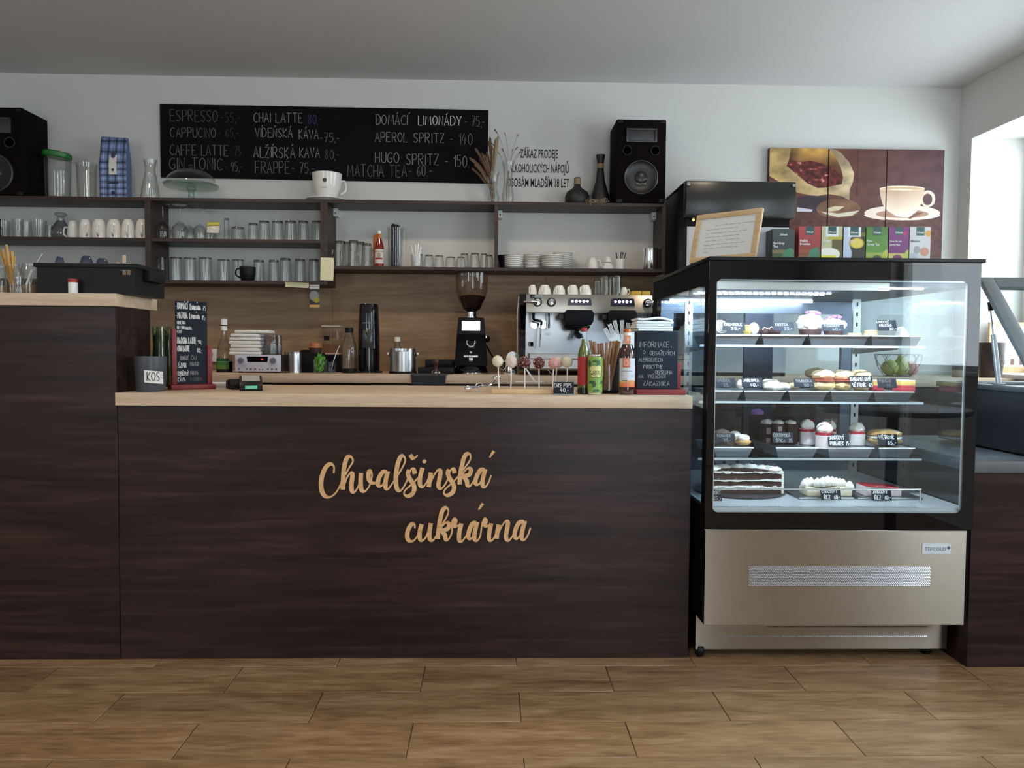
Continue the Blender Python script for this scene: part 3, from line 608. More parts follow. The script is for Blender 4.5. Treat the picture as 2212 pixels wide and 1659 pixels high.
# cake dome on a stand
x, r, h = dims(357, 470, 355, 4.57, ZS1); Yd = 4.57
t = thing('cake_stand', 'glass cake stand under a domed cover on the top shelf', 'cake stand', (x, Yd, ZS1)); z0 = Zp(412, 402, Yd)-ZS1
grn_gl = glass('greenish_glass', (.80, .90, .86), (.35, .45, .42), 1, .03, 1.5, .3)
part('stand', MB().lathe([(.055, 0), (.05, .006), (.018, .014), (.015, z0*.6), (.03, z0-.012), (r*.95, z0-.006), (r*1.0, z0+.006), (r*.97, z0+.004), (r*.9, z0), (.001, z0)], n=40), grn_gl, t, world=False)
hd = h-z0-.03; b = MB(); b.shell([(r*.9*math.cos(a), z0+.004+hd*math.sin(a)**.9) for a in np.linspace(0, PI/2-.02, 12)], n=36); part('dome', b, gl_m, t, world=False)
part('knob', MB().lathe([(.006, z0+hd), (.008, z0+hd+.008), (.016, z0+hd+.018), (.013, z0+hd+.028), (.001, z0+hd+.03)], n=16), gl_m, t, world=False)
# big display cup + saucer
Yc = 4.56; x, r, h = dims(675, 738, 376, Yc, ZS1)
single('saucer', MB().lathe([(.001, 0), (r*.8, 0), (r*.85, .003), (r*1.42, .014), (r*1.42, .017), (r*.8, .009), (.001, .009)], n=40), white_m, 'large white saucer under the oversized display cup', 'saucer', (x-.002, Yc, ZS1))
t = thing('display_cup', 'oversized white coffee cup with a round emblem on the top shelf', 'cup', (x, Yc, ZS1+.0095)); hc = h-.0095
part('cup_body', MB().lathe([(.001, 0), (r*.5, 0), (r*.52, .004), (r*.72, hc*.22), (r*.92, hc*.55), (r, hc), (r*.96, hc), (r*.86, hc*.55), (r*.6, hc*.2), (.001, .012)], n=36), white_m, t, world=False)
b = MB(); handle(b, r*.95, hc*.25, hc*.72, .027, .0055); part('handle', b, white_m, t, world=False)
b = MB(); rr = r*.965
for k in range(12):
    a0, a1 = 2*PI*k/12, 2*PI*(k+1)/12; e = .0115
    P = lambda a, q: (lambda xx: (xx, -math.sqrt(max(rr*rr*1.0-xx*xx, 0))-.0012, hc*.68+e*1.1*q*math.sin(a)))(.004+e*q*math.cos(a))
    b.add([P(0, 0), P(a0, 1), P(a1, 1)], [(0, 1, 2)])
part('emblem', b, mat('brown_emblem', (.05, .035, .03), .4), t, world=False)
ftext('KAFFEE', .009, greyink_m, t, (0, 0, hc*.4), world=False, name='lettering', tocurve=r*.93)
# dried grass and vases
def stemvase(u0, u1, v0, label, neck, Y=4.58, gm=gl_m):
    x, r, h = dims(u0, u1, v0, Y, ZS1); return single('glass_vase', glass_mb([(r*.75, 0), (r*.8, .008), (r*.95, h*.2), (r*neck, h*.55), (r*.75, h*.85), (r, h)]), gm, label, 'vase', (x, Y, ZS1)), x, r, h
_, xv, rv, hv = stemvase(1052, 1079, 372, 'small waisted glass vase holding the dried grass bundle', .55, 4.55)
_, xv2, rv2, hv2 = stemvase(1083, 1111, 350, 'taller pale glass vase beside the dried grass', .62, 4.56)
grass_m = mat('dried_grass', (.16, .09, .05), .8, var=.4, scale=80); straw_m = mat('dry_straw', (.33, .25, .16), .8, var=.3, scale=80)
t = thing('dried_grass', 'bundle of dark dried grass plumes in the waisted vase', 'dried plant', (xv, 4.55, ZS1))
rg = random.Random(3)
for k in range(26):
    f = k/25; ex = -.135+.16*f+rg.uniform(-.01, .01); ez = .20+.20*rg.random()*.6+.10*f; dy = rg.uniform(-.03, .03); x0 = rg.uniform(-.012, .012)
    b = MB(); pts = smooth3([(x0, rg.uniform(-.01, .01), .015), (x0*.6+ex*.15, dy*.3, ez*.4), (ex*.6, dy*.7, ez*.78), (ex, dy, ez)], 5)
    b.tube(pts, .0011, 5); hd = pts[-9:]; b.tube(hd, [.001]+[.0045+.0035*rg.random() for _ in hd[2:]]+[.0008], 6); part('stem', b, grass_m if k < 19 else straw_m, t, world=False)
t = thing('dried_grass', 'loose wheat-like dried stems spreading from the taller glass vase', 'dried plant', (xv2, 4.56, ZS1))
for k, (du, dv) in enumerate(((-30, 285), (-8, 288), (22, 290), (20, 318), (-38, 310), (44, 318), (-14, 322), (10, 326), (-24, 330), (28, 330))):
    ex = du*K(4.56); ez = Zp(1097, dv, 4.56)-ZS1; dy = rg.uniform(-.03, .02); x0 = rg.uniform(-.008, .008); b = MB()
    pts = smooth3([(x0, 0, .02), (x0, 0, hv2*.6), (x0+ex*.5, dy*.6, hv2*.6+(ez-hv2*.6)*.7), (ex*.9, dy, ez), (ex, dy, ez-.002)], 5); b.tube(pts, .0009, 5); hd = pts[-8:]; b.tube(hd, [.001]+[.0032]*6+[.0008], 6); part('stem', b, straw_m if k % 3 else grass_m, t, world=False)
# dark bottles and raffia
dkb = mat('dark_bottle_ceramic', (.012, .010, .010), .5, var=.2); kraft = mat('kraft_band', (.28, .2, .11), .8)
x, r, h = dims(1220, 1273, 384, 4.55, ZS1)
t = thing('squat_bottle', 'squat dark bottle with a round shoulder and short banded neck', 'bottle', (x, 4.55, ZS1))
part('bottle_body', MB().lathe([(.001, 0), (r*.85, 0), (r, h*.12), (r, h*.3), (r*.85, h*.48), (r*.4, h*.62), (r*.26, h*.7), (r*.26, h*.86), (r*.27, h), (.001, h)], n=32), dkb, t, world=False)
part('neck_band', MB().lathe([(r*.275, h*.76), (r*.285, h*.77), (r*.285, h*.96), (r*.275, h*.97)], n=20), kraft, t, world=False)
x, r, h = dims(1276, 1316, 335, 4.58, ZS1)
t = thing('tall_bottle_vase', 'tall dark long-necked vase tied with string next to the loudspeaker', 'vase', (x, 4.58, ZS1))
part('vase_body', MB().lathe([(.001, 0), (r*.85, 0), (r, h*.1), (r*.95, h*.22), (r*.5, h*.5), (r*.36, h*.72), (r*.36, h*.85), (r*.5, h), (r*.4, h), (.001, h*.97)], n=32), dkb, t, world=False)
part('string_band', MB().lathe([(r*.375, h*.74), (r*.385, h*.75), (r*.385, h*.82), (r*.375, h*.83)], n=20), kraft, t, world=False)
b = MB(); rg = random.Random(5); x0 = X(1290, 4.48, ZS1)
for k in range(14):
    a = rg.uniform(-.05, .05); p = [(x0+a+rg.uniform(-.03, .03), 4.48+rg.uniform(-.015, .015), ZS1+.003+rg.uniform(0, .03)*(j % 2 or k % 3 == 0)) for j in range(4)]; b.tube(smooth3(p, 4), .0013, 5)
b.tube(smooth3([(x0-.045, 4.462, ZS1+.01), (x0-.04, 4.44, ZS1-.0), (x0-.042, 4.436, ZS1-.015)], 4), .0012, 5)
single('raffia', b, straw_m, 'tangle of dry raffia in front of the tall dark vase', 'raffia')
# ================================================================== left bay: jars, decanter, mugs
Yl = 4.56; z = ZS2
proto_tum = single('glass_tumbler', glass_mb([(.026, 0), (.028, .006), (.034, .09)]), gl_m, 'first clear cup in the left bay, cut by the photo edge', 'glass', (X(8, Yl, z), Yl, z), 'clear cups in the left bay')
x, r, h = dims(0, 26, 478, Yl, z); proto_tum.scale = (1.1, 1.1, h/.09)
for i, (u0, u1, v) in enumerate(((28, 50, 474), (46, 66, 480), (68, 100, 476), (140-38, 112, 486))):
    x, r, h = dims(u0, u1, v, Yl-.02*(i % 2), z); dup(proto_tum, (x, Yl-.02*(i % 2), z), '%s clear cup from the photo edge in the left bay' % ORD[i+1], scale=(r/.034, r/.034, h/.09))
x, r, h = dims(101, 142, 457, Yl, z)
t = thing('glass_decanter', 'round clear decanter with a flat stopper beside the white mugs', 'decanter', (x, 4.61, z))
part('decanter_body', glass_mb([(r*.7, 0), (r, h*.2), (r*.95, h*.42), (r*.55, h*.64), (r*.38, h*.72), (r*.4, h*.78)]), gld_m, t, world=False)
part('stopper', MB().lathe([(r*.33, h*.76), (r*.35, h*.82), (r*.3, h*.86), (r*.6, h*.92), (r*.62, h*.97), (r*.5, h), (.001, h)], n=24), gld_m, t, world=False)
single('dark_jar', MB().lathe([(.001, 0), (.03, 0), (.03, .07), (.02, .085), (.018, .1), (.022, .12), (.001, .12)], n=20), mblack_m, 'dark jar at the photo edge behind the clear cups', 'jar', (X(-6, 4.62, z), 4.62, z))
def mug_inv(h, r):                                   # mug standing upside down
    b = MB(); b.lathe([(r*.98, 0), (r, .004), (r*1.02, h*.35), (r*.94, h*.7), (r*.78, h*.92), (r*.62, h-.002), (r*.6, h), (.001, h-.002)], n=32); return b
for i, (u0, u1, v, ang) in enumerate(((147, 170, 478, PI), (172, 198, 475, .6), (200, 230, 475, .3), (232, 262, 475, .3), (264, 291, 475, .3), (294, 322, 475, .3))):
    Ym = 4.53 if i else 4.56; x, r, h = dims(u0, u1, v, Ym, z)
    if i == 0:
        p0 = thing('white_mug', '', 'mug', (x, Ym, z), ang, 'white mugs standing upside down'); part('mug_body', mug_inv(.097, .034), white_m, p0, world=False)
        b = MB(); handle(b, .034, .012, .062, .026, .005); part('handle', b, white_m, p0, world=False); p0.scale = (r/.0345, r/.0345, h/.097); o = p0
    else: o = dup(p0, (x, Ym, z), '', ang-PI*.5, (r/.0345, r/.0345, h/.097))
    o['label'] = 'upside-down white mug with its handle turned to the jars' if i == 0 else '%s white mug from the divider, standing upside down' % ORD[5-i]
# ================================================================== middle bay, upper board
z = ZS2; Yw = 4.54
wg = glass_mb([(.034, 0), (.035, .002), (.006, .008), (.0045, .02), (.0045, .085), (.012, .098), (.034, .118), (.041, .145), (.036, .185)], .0015, .002, 28)
wg = MB(); outer = [(.032, 0), (.040, .045), (.036, .068), (.018, .088), (.0045, .098), (.004, .165), (.006, .172), (.034, .178)]
wg.lathe(outer+[(.034, .18), (.001, .18)], n=28); wg.shell([(.0305, 0), (.0385, .045), (.034, .066), (.015, .084), (.001, .088)], n=28)
wlist = [(335, 369, 440, Yw), (372, 406, 442, Yw), (393, 424, 452, 4.645), (418, 446, 452, Yw), (442, 466, 456, 4.65)]
for i, (u0, u1, v, Y) in enumerate(wlist):
    x, r, h = dims(u0, u1, v, Y, z); s = (r/.04, r/.04, h/.18)
    if i == 0: p0 = single('wine_glass', wg, gl_m, '', 'wine glass', (x, Y, z), 'upturned wine glasses'); p0.scale = s; o = p0
    else: o = dup(p0, (x, Y, z), '', 0, s)
    o['label'] = ('%s upturned wine glass from the divider, foot in the air' % ORD[i])
Yw2 = 4.50
x, r, h = dims(447, 477, 472, Yw2, z)
t = thing('tied_treat_bag', 'small clear bag with a yellow-green top band among the glasses', 'treat bag', (x, Yw2, z), rz=.1)
b = MB(); b.lathe([(.001, 0), (.018, 0), (.022, .01), (.014, .03), (.012, .034)], n=16); part('glass_foot', b, gl_m, t, world=False)
b = MB(); st = 0; b.add([(-.037, -.016, .034), (.03, -.016, .034), (.03, .016, .034), (-.037, .016, .034), (-.034, -.014, .075), (.036, -.014, .078), (.036, .012, .078), (-.034, .012, .075)], [(0, 3, 2, 1), (4, 5, 6, 7), (0, 1, 5, 4), (1, 2, 6, 5), (2, 3, 7, 6), (3, 0, 4, 7)]); part('bag_body', b, mat('cellophane', (.62, .6, .52), .25, var=.1, scale=60, bump=.4), t, world=False, bevel=.006)
b = MB(); b.add([(-.036, -.012, .076), (.037, -.012, .079), (.037, .008, .079), (-.036, .008, .076), (-.032, -.008, .098), (.034, -.008, .099), (.034, .004, .099), (-.032, .004, .098)], [(0, 3, 2, 1), (4, 5, 6, 7), (0, 1, 5, 4), (1, 2, 6, 5), (2, 3, 7, 6), (3, 0, 4, 7)]); part('top_band', b, mat('yellow_green_band', (.50, .46, .06), .6), t, world=False, bevel=.003)
tum = glass_mb([(.030, 0), (.0315, .006), (.0365, .105)], .002, .008, 26, True, .105, True)
lst = [(484, 496, 472, 4.6), (499, 530, 492, 4.52), (536, 559, 483, 4.55), (558, 584, 478, 4.53), (586, 614, 478, 4.53), (614, 642, 478, 4.53), (643, 668, 478, 4.53), (672, 697, 478, 4.53)]
for i, (u0, u1, v, Y) in enumerate(lst):
    x, r, h = dims(u0, u1, v, Y, z); r = min(r, xb0-x-.002) if i == 7 else r; s = (r/.0365, r/.0365, h/.105)
    if i == 0: p0 = single('glass_tumbler', tum, [gl_m, glb_m], '', 'glass', (x, Y, z), 'upturned tumblers on the upper board'); p0.scale = s; o = p0
    else: o = dup(p0, (x, Y, z), '', 0, s)
    o['label'] = ['slim clear shot glass behind the short tumbler by the treat bag', 'short wide tumbler next to the yellow-topped treat bag'][i] if i < 2 else '%s upturned tumbler from the right divider, upper board' % ORD[7-i]
proto_tum2 = p0
# middle bay, lower board
z = ZS3
rib = MB(); n = 40; pr = [(.033, 0), (.0335, .004), (.034, .125), (.033, .13)]
rib.lathe([(.031, .0)]+[(.034, .001)]+[(.034, .122), (.034*.96, .128), (.001, .128)], n=n, wob=lambda a, z_: .022*math.cos(a*20)); rib.shell([(.0315, .0), (.0315, .12), (.001, .121)], n=24); rib.mi = 1; rib.lathe([(.001, .1215), (.031, .1215), (.031, .1275), (.001, .1275)], n=24); rib.mi = 0
pl = glass_mb([(.029, 0), (.0305, .006), (.035, .12)], .002, .012, 26, True, .12, True)
lst = [(333, 361, 556, 0), (368, 394, 556, 0), (397, 424, 557, 0), (430, 458, 557, 0), (470, 497, 561, 0), (501, 528, 561, 0), (547, 572, 562, 1), (580, 604, 562, 1), (604, 630, 558, 1), (636, 661, 560, 1), (666, 690, 560, 1)]
protos = {}
for i, (u0, u1, v, kd) in enumerate(lst):
    Y = 4.55 if i < 6 else 4.53; x, r, h = dims(u0, u1, v, Y, z); s = (r/.0345, r/.0345, h/(.128 if kd == 0 else .12))
    if kd not in protos: protos[kd] = single('ribbed_glass' if kd == 0 else 'tall_glass', rib if kd == 0 else pl, [gl_m, glb_m], '', 'glass', (x, Y, z), 'ribbed glasses on the lower board' if kd == 0 else 'plain tall glasses on the lower board'); o = protos[kd]; o.scale = s
    else: o = dup(protos[kd], (x, Y, z), '', 0, s)
    o['label'] = '%s tall ribbed glass from the divider, lower board' % ORD[i] if kd == 0 else '%s plain tall glass to the right of the black mug' % ORD[i-6]
x, r, h = dims(518, 552, 577, 4.49, z)
t = thing('black_mug', 'black coffee mug standing in front of the tall glasses', 'mug', (x, 4.49, z))
part('mug_body', MB().lathe([(.001, 0), (r*.72, 0), (r*.8, .004), (r*.95, h*.5), (r, h), (r*.94, h), (r*.86, h*.4), (.001, .008)], n=30), black_m, t, world=False)
b = MB(); handle(b, r*.9, h*.25, h*.85, .026, .0045, PI); part('handle', b, black_m, t, world=False)
# notes hanging on the shelf edge
single('sticky_note', MB().box(0, 28*K(4.44), 0, .0006, -49*K(4.44), 0), note_m, 'pale yellow note sheet hanging over the shelf divider', 'note', (X(693, 4.444, 1.5), 4.4445, Zp(707, 556, 4.444)), ry=.03)
b = MB(); pts = [(0, 4.444-.012+.014*math.cos(a), -.012-.014*math.sin(a)) for a in np.linspace(1.57, -2.2, 9)]
x0, x1 = X(616, 4.44, 1.39), X(667, 4.44, 1.39); zz = Zp(640, 610, 4.44)
b.add([(x0, p[1], zz+p[2]) for p in pts]+[(x1, p[1], zz+p[2]-.005) for p in pts], [(i, i+1, 10+i, 9+i) for i in range(8)])
single('curled_note', b, note_m, 'curled pale yellow note stuck under the lower shelf edge', 'note')
x0, x1 = X(669, 4.444, 1.35), X(690, 4.444, 1.35); z1, z0 = Zp(680, 614, 4.444), Zp(680, 664, 4.444)
t = thing('hanging_bookmark', 'narrow printed card strip hanging below the shelf end', 'card', ((x0+x1)/2, 4.444, z1))
part('card', MB().box(x0, x1, 4.4435, 4.4445, z0, z1), paper_m, t)
def strip(U, V):
    c = np.full(U.shape+(3,), 0.)+np.array([50, 52, 56]); c[(V > .02) & (V < .2)] = (190, 190, 188); c[(np.abs(V-.1) < .012)] = (60, 60, 62); m = ell(U, V, .45, .5, .5, .22) < 1; c[m] = (130, 134, 136); c[ell(U, V, .7, .68, .3, .13) < 1] = (150, 150, 60); c[(V > .88)] = (196, 160, 100); c[(V > .84) & (V < .87)] = (40, 40, 40); return c
painted('card_print', x0, x1, z0, z1, 4.4428, 24, 50, strip, t)
# ================================================================== right shelf unit, first bay
z = ZS4; Ys = 4.54
gm = glass_mb([(.030, 0), (.032, .006), (.039, .105)], .0025, .01, 26, True, .112, True)
for i, (u0, u1, v, ang, Y) in enumerate(((722, 748, 522, PI*.85, 4.53), (752, 776, 521, -.9, 4.53), (781, 804, 527, -.7, 4.53), (735, 760, 524, .9, 4.655), (767, 790, 524, .9, 4.655))):
    x, r, h = dims(u0, u1, v, Y, z); s = (r/.036, r/.036, h/.11)
    if i == 0:
        p0 = thing('glass_mug', '', 'mug', (x, Y, z), ang, 'upturned glass mugs in the right unit'); part('mug_body', gm, [gl_m, glb_m], p0, world=False)
        b = MB(); handle(b, .034, .025, .085, .024, .004); part('handle', b, gl_m, p0, world=False); p0.scale = s; o = p0
    else: o = dup(p0, (x, Y, z), '', ang, s)
    o['label'] = '%s glass mug from the divider in the front row beside the sauce bottle' % ORD[i] if i < 3 else '%s glass mug in the back row behind the front mugs' % ORD[i-3]
x, r, h = dims(810, 829, 498, 4.5, z)
t = thing('hot_sauce_bottle', 'red hot sauce bottle with a white cap and white label', 'bottle', (x, 4.5, z))
sauce = mat('red_sauce', (.20, .012, .006), .2, coat=.4); orange_s = mat('orange_sauce', (.50, .14, .04), .25)
part('bottle_body', MB().lathe([(.001, 0), (r*.96, 0), (r, .003), (r, h*.55), (r*.85, h*.64), (r*.45, h*.78), (r*.42, h*.80)], n=24), sauce, t, world=False)
part('neck', MB().lathe([(r*.43, h*.79), (r*.4, h*.92)], n=16), orange_s, t, world=False); part('cap', MB().lathe([(r*.46, h*.91), (r*.46, h*.995), (r*.3, h), (.001, h)], n=16), white_m, t, world=False)
def lab(U, V):
    c = np.full(U.shape+(3,), 0.)+np.array([205, 203, 198]); c[np.abs(V-.15) < .03] = (110, 90, 90); c[ell(U, V, .52, .42, .16, .2) < 1] = (165, 150, 130); c[(np.abs(V-.66) < .06) & (np.abs(U-.5) < .35)] = (160, 40, 40); return c
painted('label', -r*1.35, r*1.35, h*.1, h*.48, 0, 30, 30, lab, t, world=False, rad=r*1.02)
x, r, h = dims(806, 822, 506, 4.6, z)
single('orange_bottle', MB().lathe([(.001, 0), (r, 0), (r, h*.8), (r*.8, h*.95), (r*.4, h), (.001, h)], n=20), orange_s, 'orange bottle half hidden behind the hot sauce bottle', 'bottle', (x, 4.6, z))
x, r, h = dims(838, 870, 492, 4.53, z)
t = thing('straw_pitcher', 'glass pitcher with a tall handle packed with black straws', 'pitcher', (x, 4.53, z))
part('jug_body', glass_mb([(r*.9, 0), (r*.95, .008), (r*1.04, h*.92), (r*1.1, h)]), gl_m, t, world=False)
b = MB(); b.tube(smooth3([(r, 0, h*.94), (r+.012, 0, h), (r+.019, 0, h*.9), (r+.019, 0, h*.55), (r+.008, 0, h*.5)], 5), .004, 7); part('handle', b, gl_m, t, world=False)
b = MB(); b.tube(smooth3([(-r*1.02, 0, h*.5), (-r-.02, 0, h*.3), (-r*1.02, 0, h*.1)], 5), .003, 7)
straw_k = mat('black_straw', (.006, .004, .008), .35, spec=.25)
rg = random.Random(2); n0 = None
hs = Zp(855, 484, 4.53)-z
sm = MB(); sm.lathe([(.0042, 0), (.0042, 1)], n=8)
pts = [(0, 0)]+[(.0105*math.cos(a), .0105*math.sin(a)) for a in np.linspace(0, 2*PI, 8)[:-1]]+[(.0205*math.cos(a+.2), .0205*math.sin(a+.2)) for a in np.linspace(0, 2*PI, 13)[:-1]]
for i, (px, py) in enumerate(pts):
    hh_ = hs*rg.uniform(.93, 1.0)-.01
    o = single('black_straw', sm, straw_k, '', 'straw', (x+px, 4.53+py, z+.009), 'black straws in the pitcher') if n0 is None else dup(n0, (x+px, 4.53+py, z+.009), '')
    n0 = n0 or o; o.scale = (1, 1, hh_); o['label'] = 'black drinking straw standing in the handled glass pitcher'
# spoons in a glass
x, r, h = dims(889, 915, 550, 4.5, z); x = X(900, 4.5, z)
spg = single('spoon_glass', glass_mb([(r*.85, 0), (r*.9, .006), (r, h)]), gl_m, 'small glass holding teaspoons between the straws and the glass cups', 'glass', (x, 4.5, z))
def spoon_mb(L, w_=.0045):
    b = MB(); b.tube(smooth3([(0, 0, 0), (0, .001, L*.5), (0, 0, L*.8), (0, 0, L)], 4), [w_*.45]*8+[w_*.7]*4+[w_], 6); b.xf(Matrix.Diagonal((1, .4, 1, 1)));  return b
sp = None
for i, (du, dv, lean) in enumerate(((-12, 530, -.22), (-2, 528, -.05), (6, 526, .04), (12, 533, .16))):
    L_ = Zp(900, dv, 4.5)-z-.008
    if sp is None: sp = single('teaspoon', spoon_mb(1, .004/1), steel_m, '', 'spoon', (0, 0, 0), 'teaspoons in the small glass'); o = sp
    else: o = dup(sp, (0, 0, 0), '')
    o.location = (x+du*.15*K(4.5), 4.5+(-.006+.004*i), z+.0075); o.rotation_euler = (0, lean, 0); o.scale = (1, 1, L_/math.cos(lean)); o['label'] = 'steel teaspoon standing in the small glass by the glass cups'
# rows of glass cups
gc = glass_mb([(.024, 0), (.027, .005), (.031, .03), (.033, .062)], .0025, .006, 24, True, .066, True)
lst = [(900, 916, 549, 4.6), (915, 938, 551, 4.52), (937, 960, 552, 4.55), (961, 986, 555, 4.52), (985, 1006, 555, 4.5), (992, 1014, 548, 4.6), (1014, 1037, 547, 4.51), (1036, 1054, 548, 4.53), (1046, 1066, 551, 4.6)]
for i, (u0, u1, v, Y) in enumerate(lst):
    x, r, h = dims(u0, u1, v, Y, z); s = (r/.033, r/.033, h/.066)
    if i == 0: p0 = thing('glass_cup', '', 'cup', (x, Y, z), .7, 'upturned glass cups in the right unit'); part('cup_body', gc, [gl_m, glb_m], p0, world=False); b = MB(); handle(b, .029, .014, .05, .016, .003); part('handle', b, gl_m, p0, world=False); o = p0; p0.scale = s
    else: o = dup(p0, (x, Y, z), '', [.7, 1.6, 2, 1.2, 1.5, 2.4, 1.4, 1.7, .5][i], s)
    o['label'] = '%s small glass cup counted from the teaspoons towards the divider' % ORD[i]
# second bay: bowl, plates, cups, jugs
Yp = 4.56
x, r, h = dims(1064, 1100, 552, 4.6, z)
single('dark_bowl', MB().lathe([(.001, 0), (r*.6, 0), (r, h), (r*.95, h), (r*.55, .008), (.001, .008)], n=30), mat('dark_glazed_bowl', (.02, .016, .024), .3), 'dark bowl half hidden behind the divider and the first plates', 'bowl', (X(1092, 4.6, z), 4.6, z))
def plate_mb(r):
    b = MB(); b.lathe([(.001, 0), (r*.6, 0), (r*.64, .003), (r, .014), (r*1.0, .017), (r*.62, .0065), (.001, .0055)], n=36); return b
pm = mesh('plate', plate_mb(1), white_m)
def stack(u0, u1, v0, n_, Y, nm, what):
    x, r, h = dims(u0, u1, v0, Y, z); st = (h-.017)/(n_-1); o0 = None
    me = mesh('plate', plate_mb(r), white_m)
    for i in range(n_):
        o = bpy.data.objects.new('plate', me); COL.objects.link(o); o.location = (x+.0008*math.sin(i*2.3), Y, z+i*st); o['category'] = 'plate'; o['group'] = 'plates in the '+nm
        o['label'] = ('bottom' if i == 0 else 'top' if i == n_-1 else ORD[n_-1-i]+' from top')+' plate in the '+nm
stack(1089, 1130, 554, 6, 4.54, 'left white stack beside the dark bowl', 0)
stack(1130, 1171, 550, 9, 4.6, 'tall ivory middle stack', 0)
stack(1169, 1219, 552, 6, 4.53, 'wide stack in front of the last one', 0)
stack(1194, 1237, 546, 9, 4.635, 'last stack, half hidden behind the wide stack', 0)
def cup_inv(h, r):
    b = MB(); b.lathe([(r*.97, 0), (r, .003), (r*.98, h*.3), (r*.86, h*.65), (r*.62, h*.9), (r*.55, h-.002), (r*.53, h), (.001, h-.002)], n=28); return b
ec = None
def espresso_cup(u0, u1, v, Y, z, ang, label, group, k=1):
    global ec
    x, r, h = dims(u0, u1, v, Y, z); s = (r/.036, r/.036, h/.06)
    if ec is None:
        ec = thing('coffee_cup', label, 'cup', (x, Y, z), ang, group); part('cup_body', cup_inv(.06, .036), white_m, ec, world=False)
        b = MB(); handle(b, .033, .012, .045, .019, .0038); part('handle', b, white_m, ec, world=False); ec.scale = s; return ec
    return dup(ec, (x, Y, z), label, ang, s, group)
espresso_cup(1268, 1292, 557, 4.52, z, -.35, 'upturned white cup with its handle facing the stacked pair of cups', 'white cups on the plate shelf')
espresso_cup(1264, 1285, 561, 4.61, z, PI+.3, 'upturned white cup hidden behind the cup nearest the plates', 'white cups on the plate shelf')
espresso_cup(1298, 1326, 568, 4.52, z, -2.4, 'lower cup of the stacked pair beside the stirrer cup', 'white cups on the plate shelf')
zz2 = Zp(1311, 567, 4.52); espresso_cup(1303, 1322, 555, 4.52, zz2, -2.2, 'upper cup of the stacked pair beside the stirrer cup', 'white cups on the plate shelf')
x, r, h = dims(1328, 1350, 560, 4.52, z)
single('stirrer_cup', MB().lathe([(.001, 0), (r*.8, 0), (r, h), (r*.92, h), (r*.72, .006), (.001, .006)], n=28), white_m, 'white handleless cup holding dark stirrers', 'cup', (x, 4.52, z))
brown_st = mat('dark_stirrer', (.03, .012, .010), .5); s0 = None
for i, (u0, u1) in enumerate(((1337, 1331), (1339, 1341), (1340, 1345), (1342, 1351))):
    L_ = Zp(1340, 544, 4.52)-z-.008; lean = (u1-u0)/32
    if s0 is None: s0 = single('stirrer', MB().box(-.0028, .0028, -.001, .001, 0, 1), brown_st, '', 'stirrer', (0, 0, 0), 'stirrers in the white cup'); o = s0
    else: o = dup(s0, (0, 0, 0), '')
    o.location = (X(u0, 4.52, z+.01), 4.518+.003*i, z+.0075); o.rotation_euler = (0, lean, 0); o.scale = (1, 1, L_); o['label'] = 'dark brown stirrer standing in the white handleless cup'
x, r, h = dims(1388, 1421, 537, 4.53, z)
t = thing('steel_shaker', 'tall polished steel jug beside the end panel of the shelf', 'jug', (x, 4.53, z)); part('jug_body', MB().lathe([(.001, 0), (r*.97, 0), (r, .004), (r, h), (r*.95, h), (r*.93, .006), (.001, .006)], n=36), chrome_m, t, world=False)
# ================================================================== raised bar, left: stick jars, crate, shaker
zh = ZH; Yh = 2.72
def stick_jar(u0, u1, v, Y, label, fill):
    x, r, h = dims(u0, u1, v, Y, zh); t = thing('stick_jar', label, 'jar', (x, Y, zh)); part('jar_body', glass_mb([(r*.96, 0), (r, .004), (r, h*.85), (r*.85, h*.92), (r*.88, h)], .0022, .006), gl_m, t, world=False)
    if fill: part('cork_base', MB().lathe([(.001, .007), (r*.88, .007), (r*.88, .007+h*fill), (.001, .007+h*fill)], n=24), kraft, t, world=False)
    return x, r, h
xa, ra, ha = stick_jar(-12, 12, 575, 2.66, 'glass jar cut by the photo edge on the raised bar', .2)
xb, rb_, hb = stick_jar(14, 44, 572, 2.70, 'glass jar of wooden sticks next to the photo edge', .15)
xc, rc, hc = stick_jar(48, 82, 570, 2.70, 'glass jar with a pale stick leaning inside, beside the black crate', .25)
x, r, h = dims(36, 62, 588, 2.63, zh); single('salt_glass', glass_mb([(r*.8, 0), (r*.85, .01), (r*.6, h*.4), (r*.9, h)]), gl_m, 'short waisted glass in front of the stick jars', 'glass', (X(41, 2.63, zh), 2.63, zh))
wst = mat('wooden_stick', (.58, .34, .09), .6, var=.2); s0 = None
for i, (ub, ut, vt, y) in enumerate(((30, 2, 535, 2.70), (28, 12, 525, 2.69), (29, 16, 540, 2.705), (27, 22, 548, 2.71), (31, 26, 540, 2.71), (26, 5, 545, 2.695), (29, 33, 555, 2.70), (24, -3, 540, 2.70))):
    p0 = W(ub, 628, y); p1 = W(ut, vt, y+.006); d = Vector(p1-p0); L_ = d.length
    if s0 is None: s0 = single('wooden_stick', MB().box(-.004, .004, -.001, .001, 0, 1), wst, '', 'stick', (0, 0, 0), 'wooden sticks in the jar'); o = s0
    else: o = dup(s0, (0, 0, 0), '')
    o.location = (p0[0], y, zh+.03); o.rotation_euler = d.to_track_quat('Z', 'Y').to_euler(); o.scale = (1, 1, L_*.86); o['label'] = 'flat yellowish wooden stick standing in a jar on the raised bar'
b = MB(); p0 = W(56, 628, 2.7); p1 = W(70, 583, 2.7); b.tube([tuple(p0+np.array([0, 0, .012])), tuple(p1)], .0045, 8); single('pale_stick', b, cloth_m, 'pale thick stick leaning inside the jar beside the crate', 'stick')
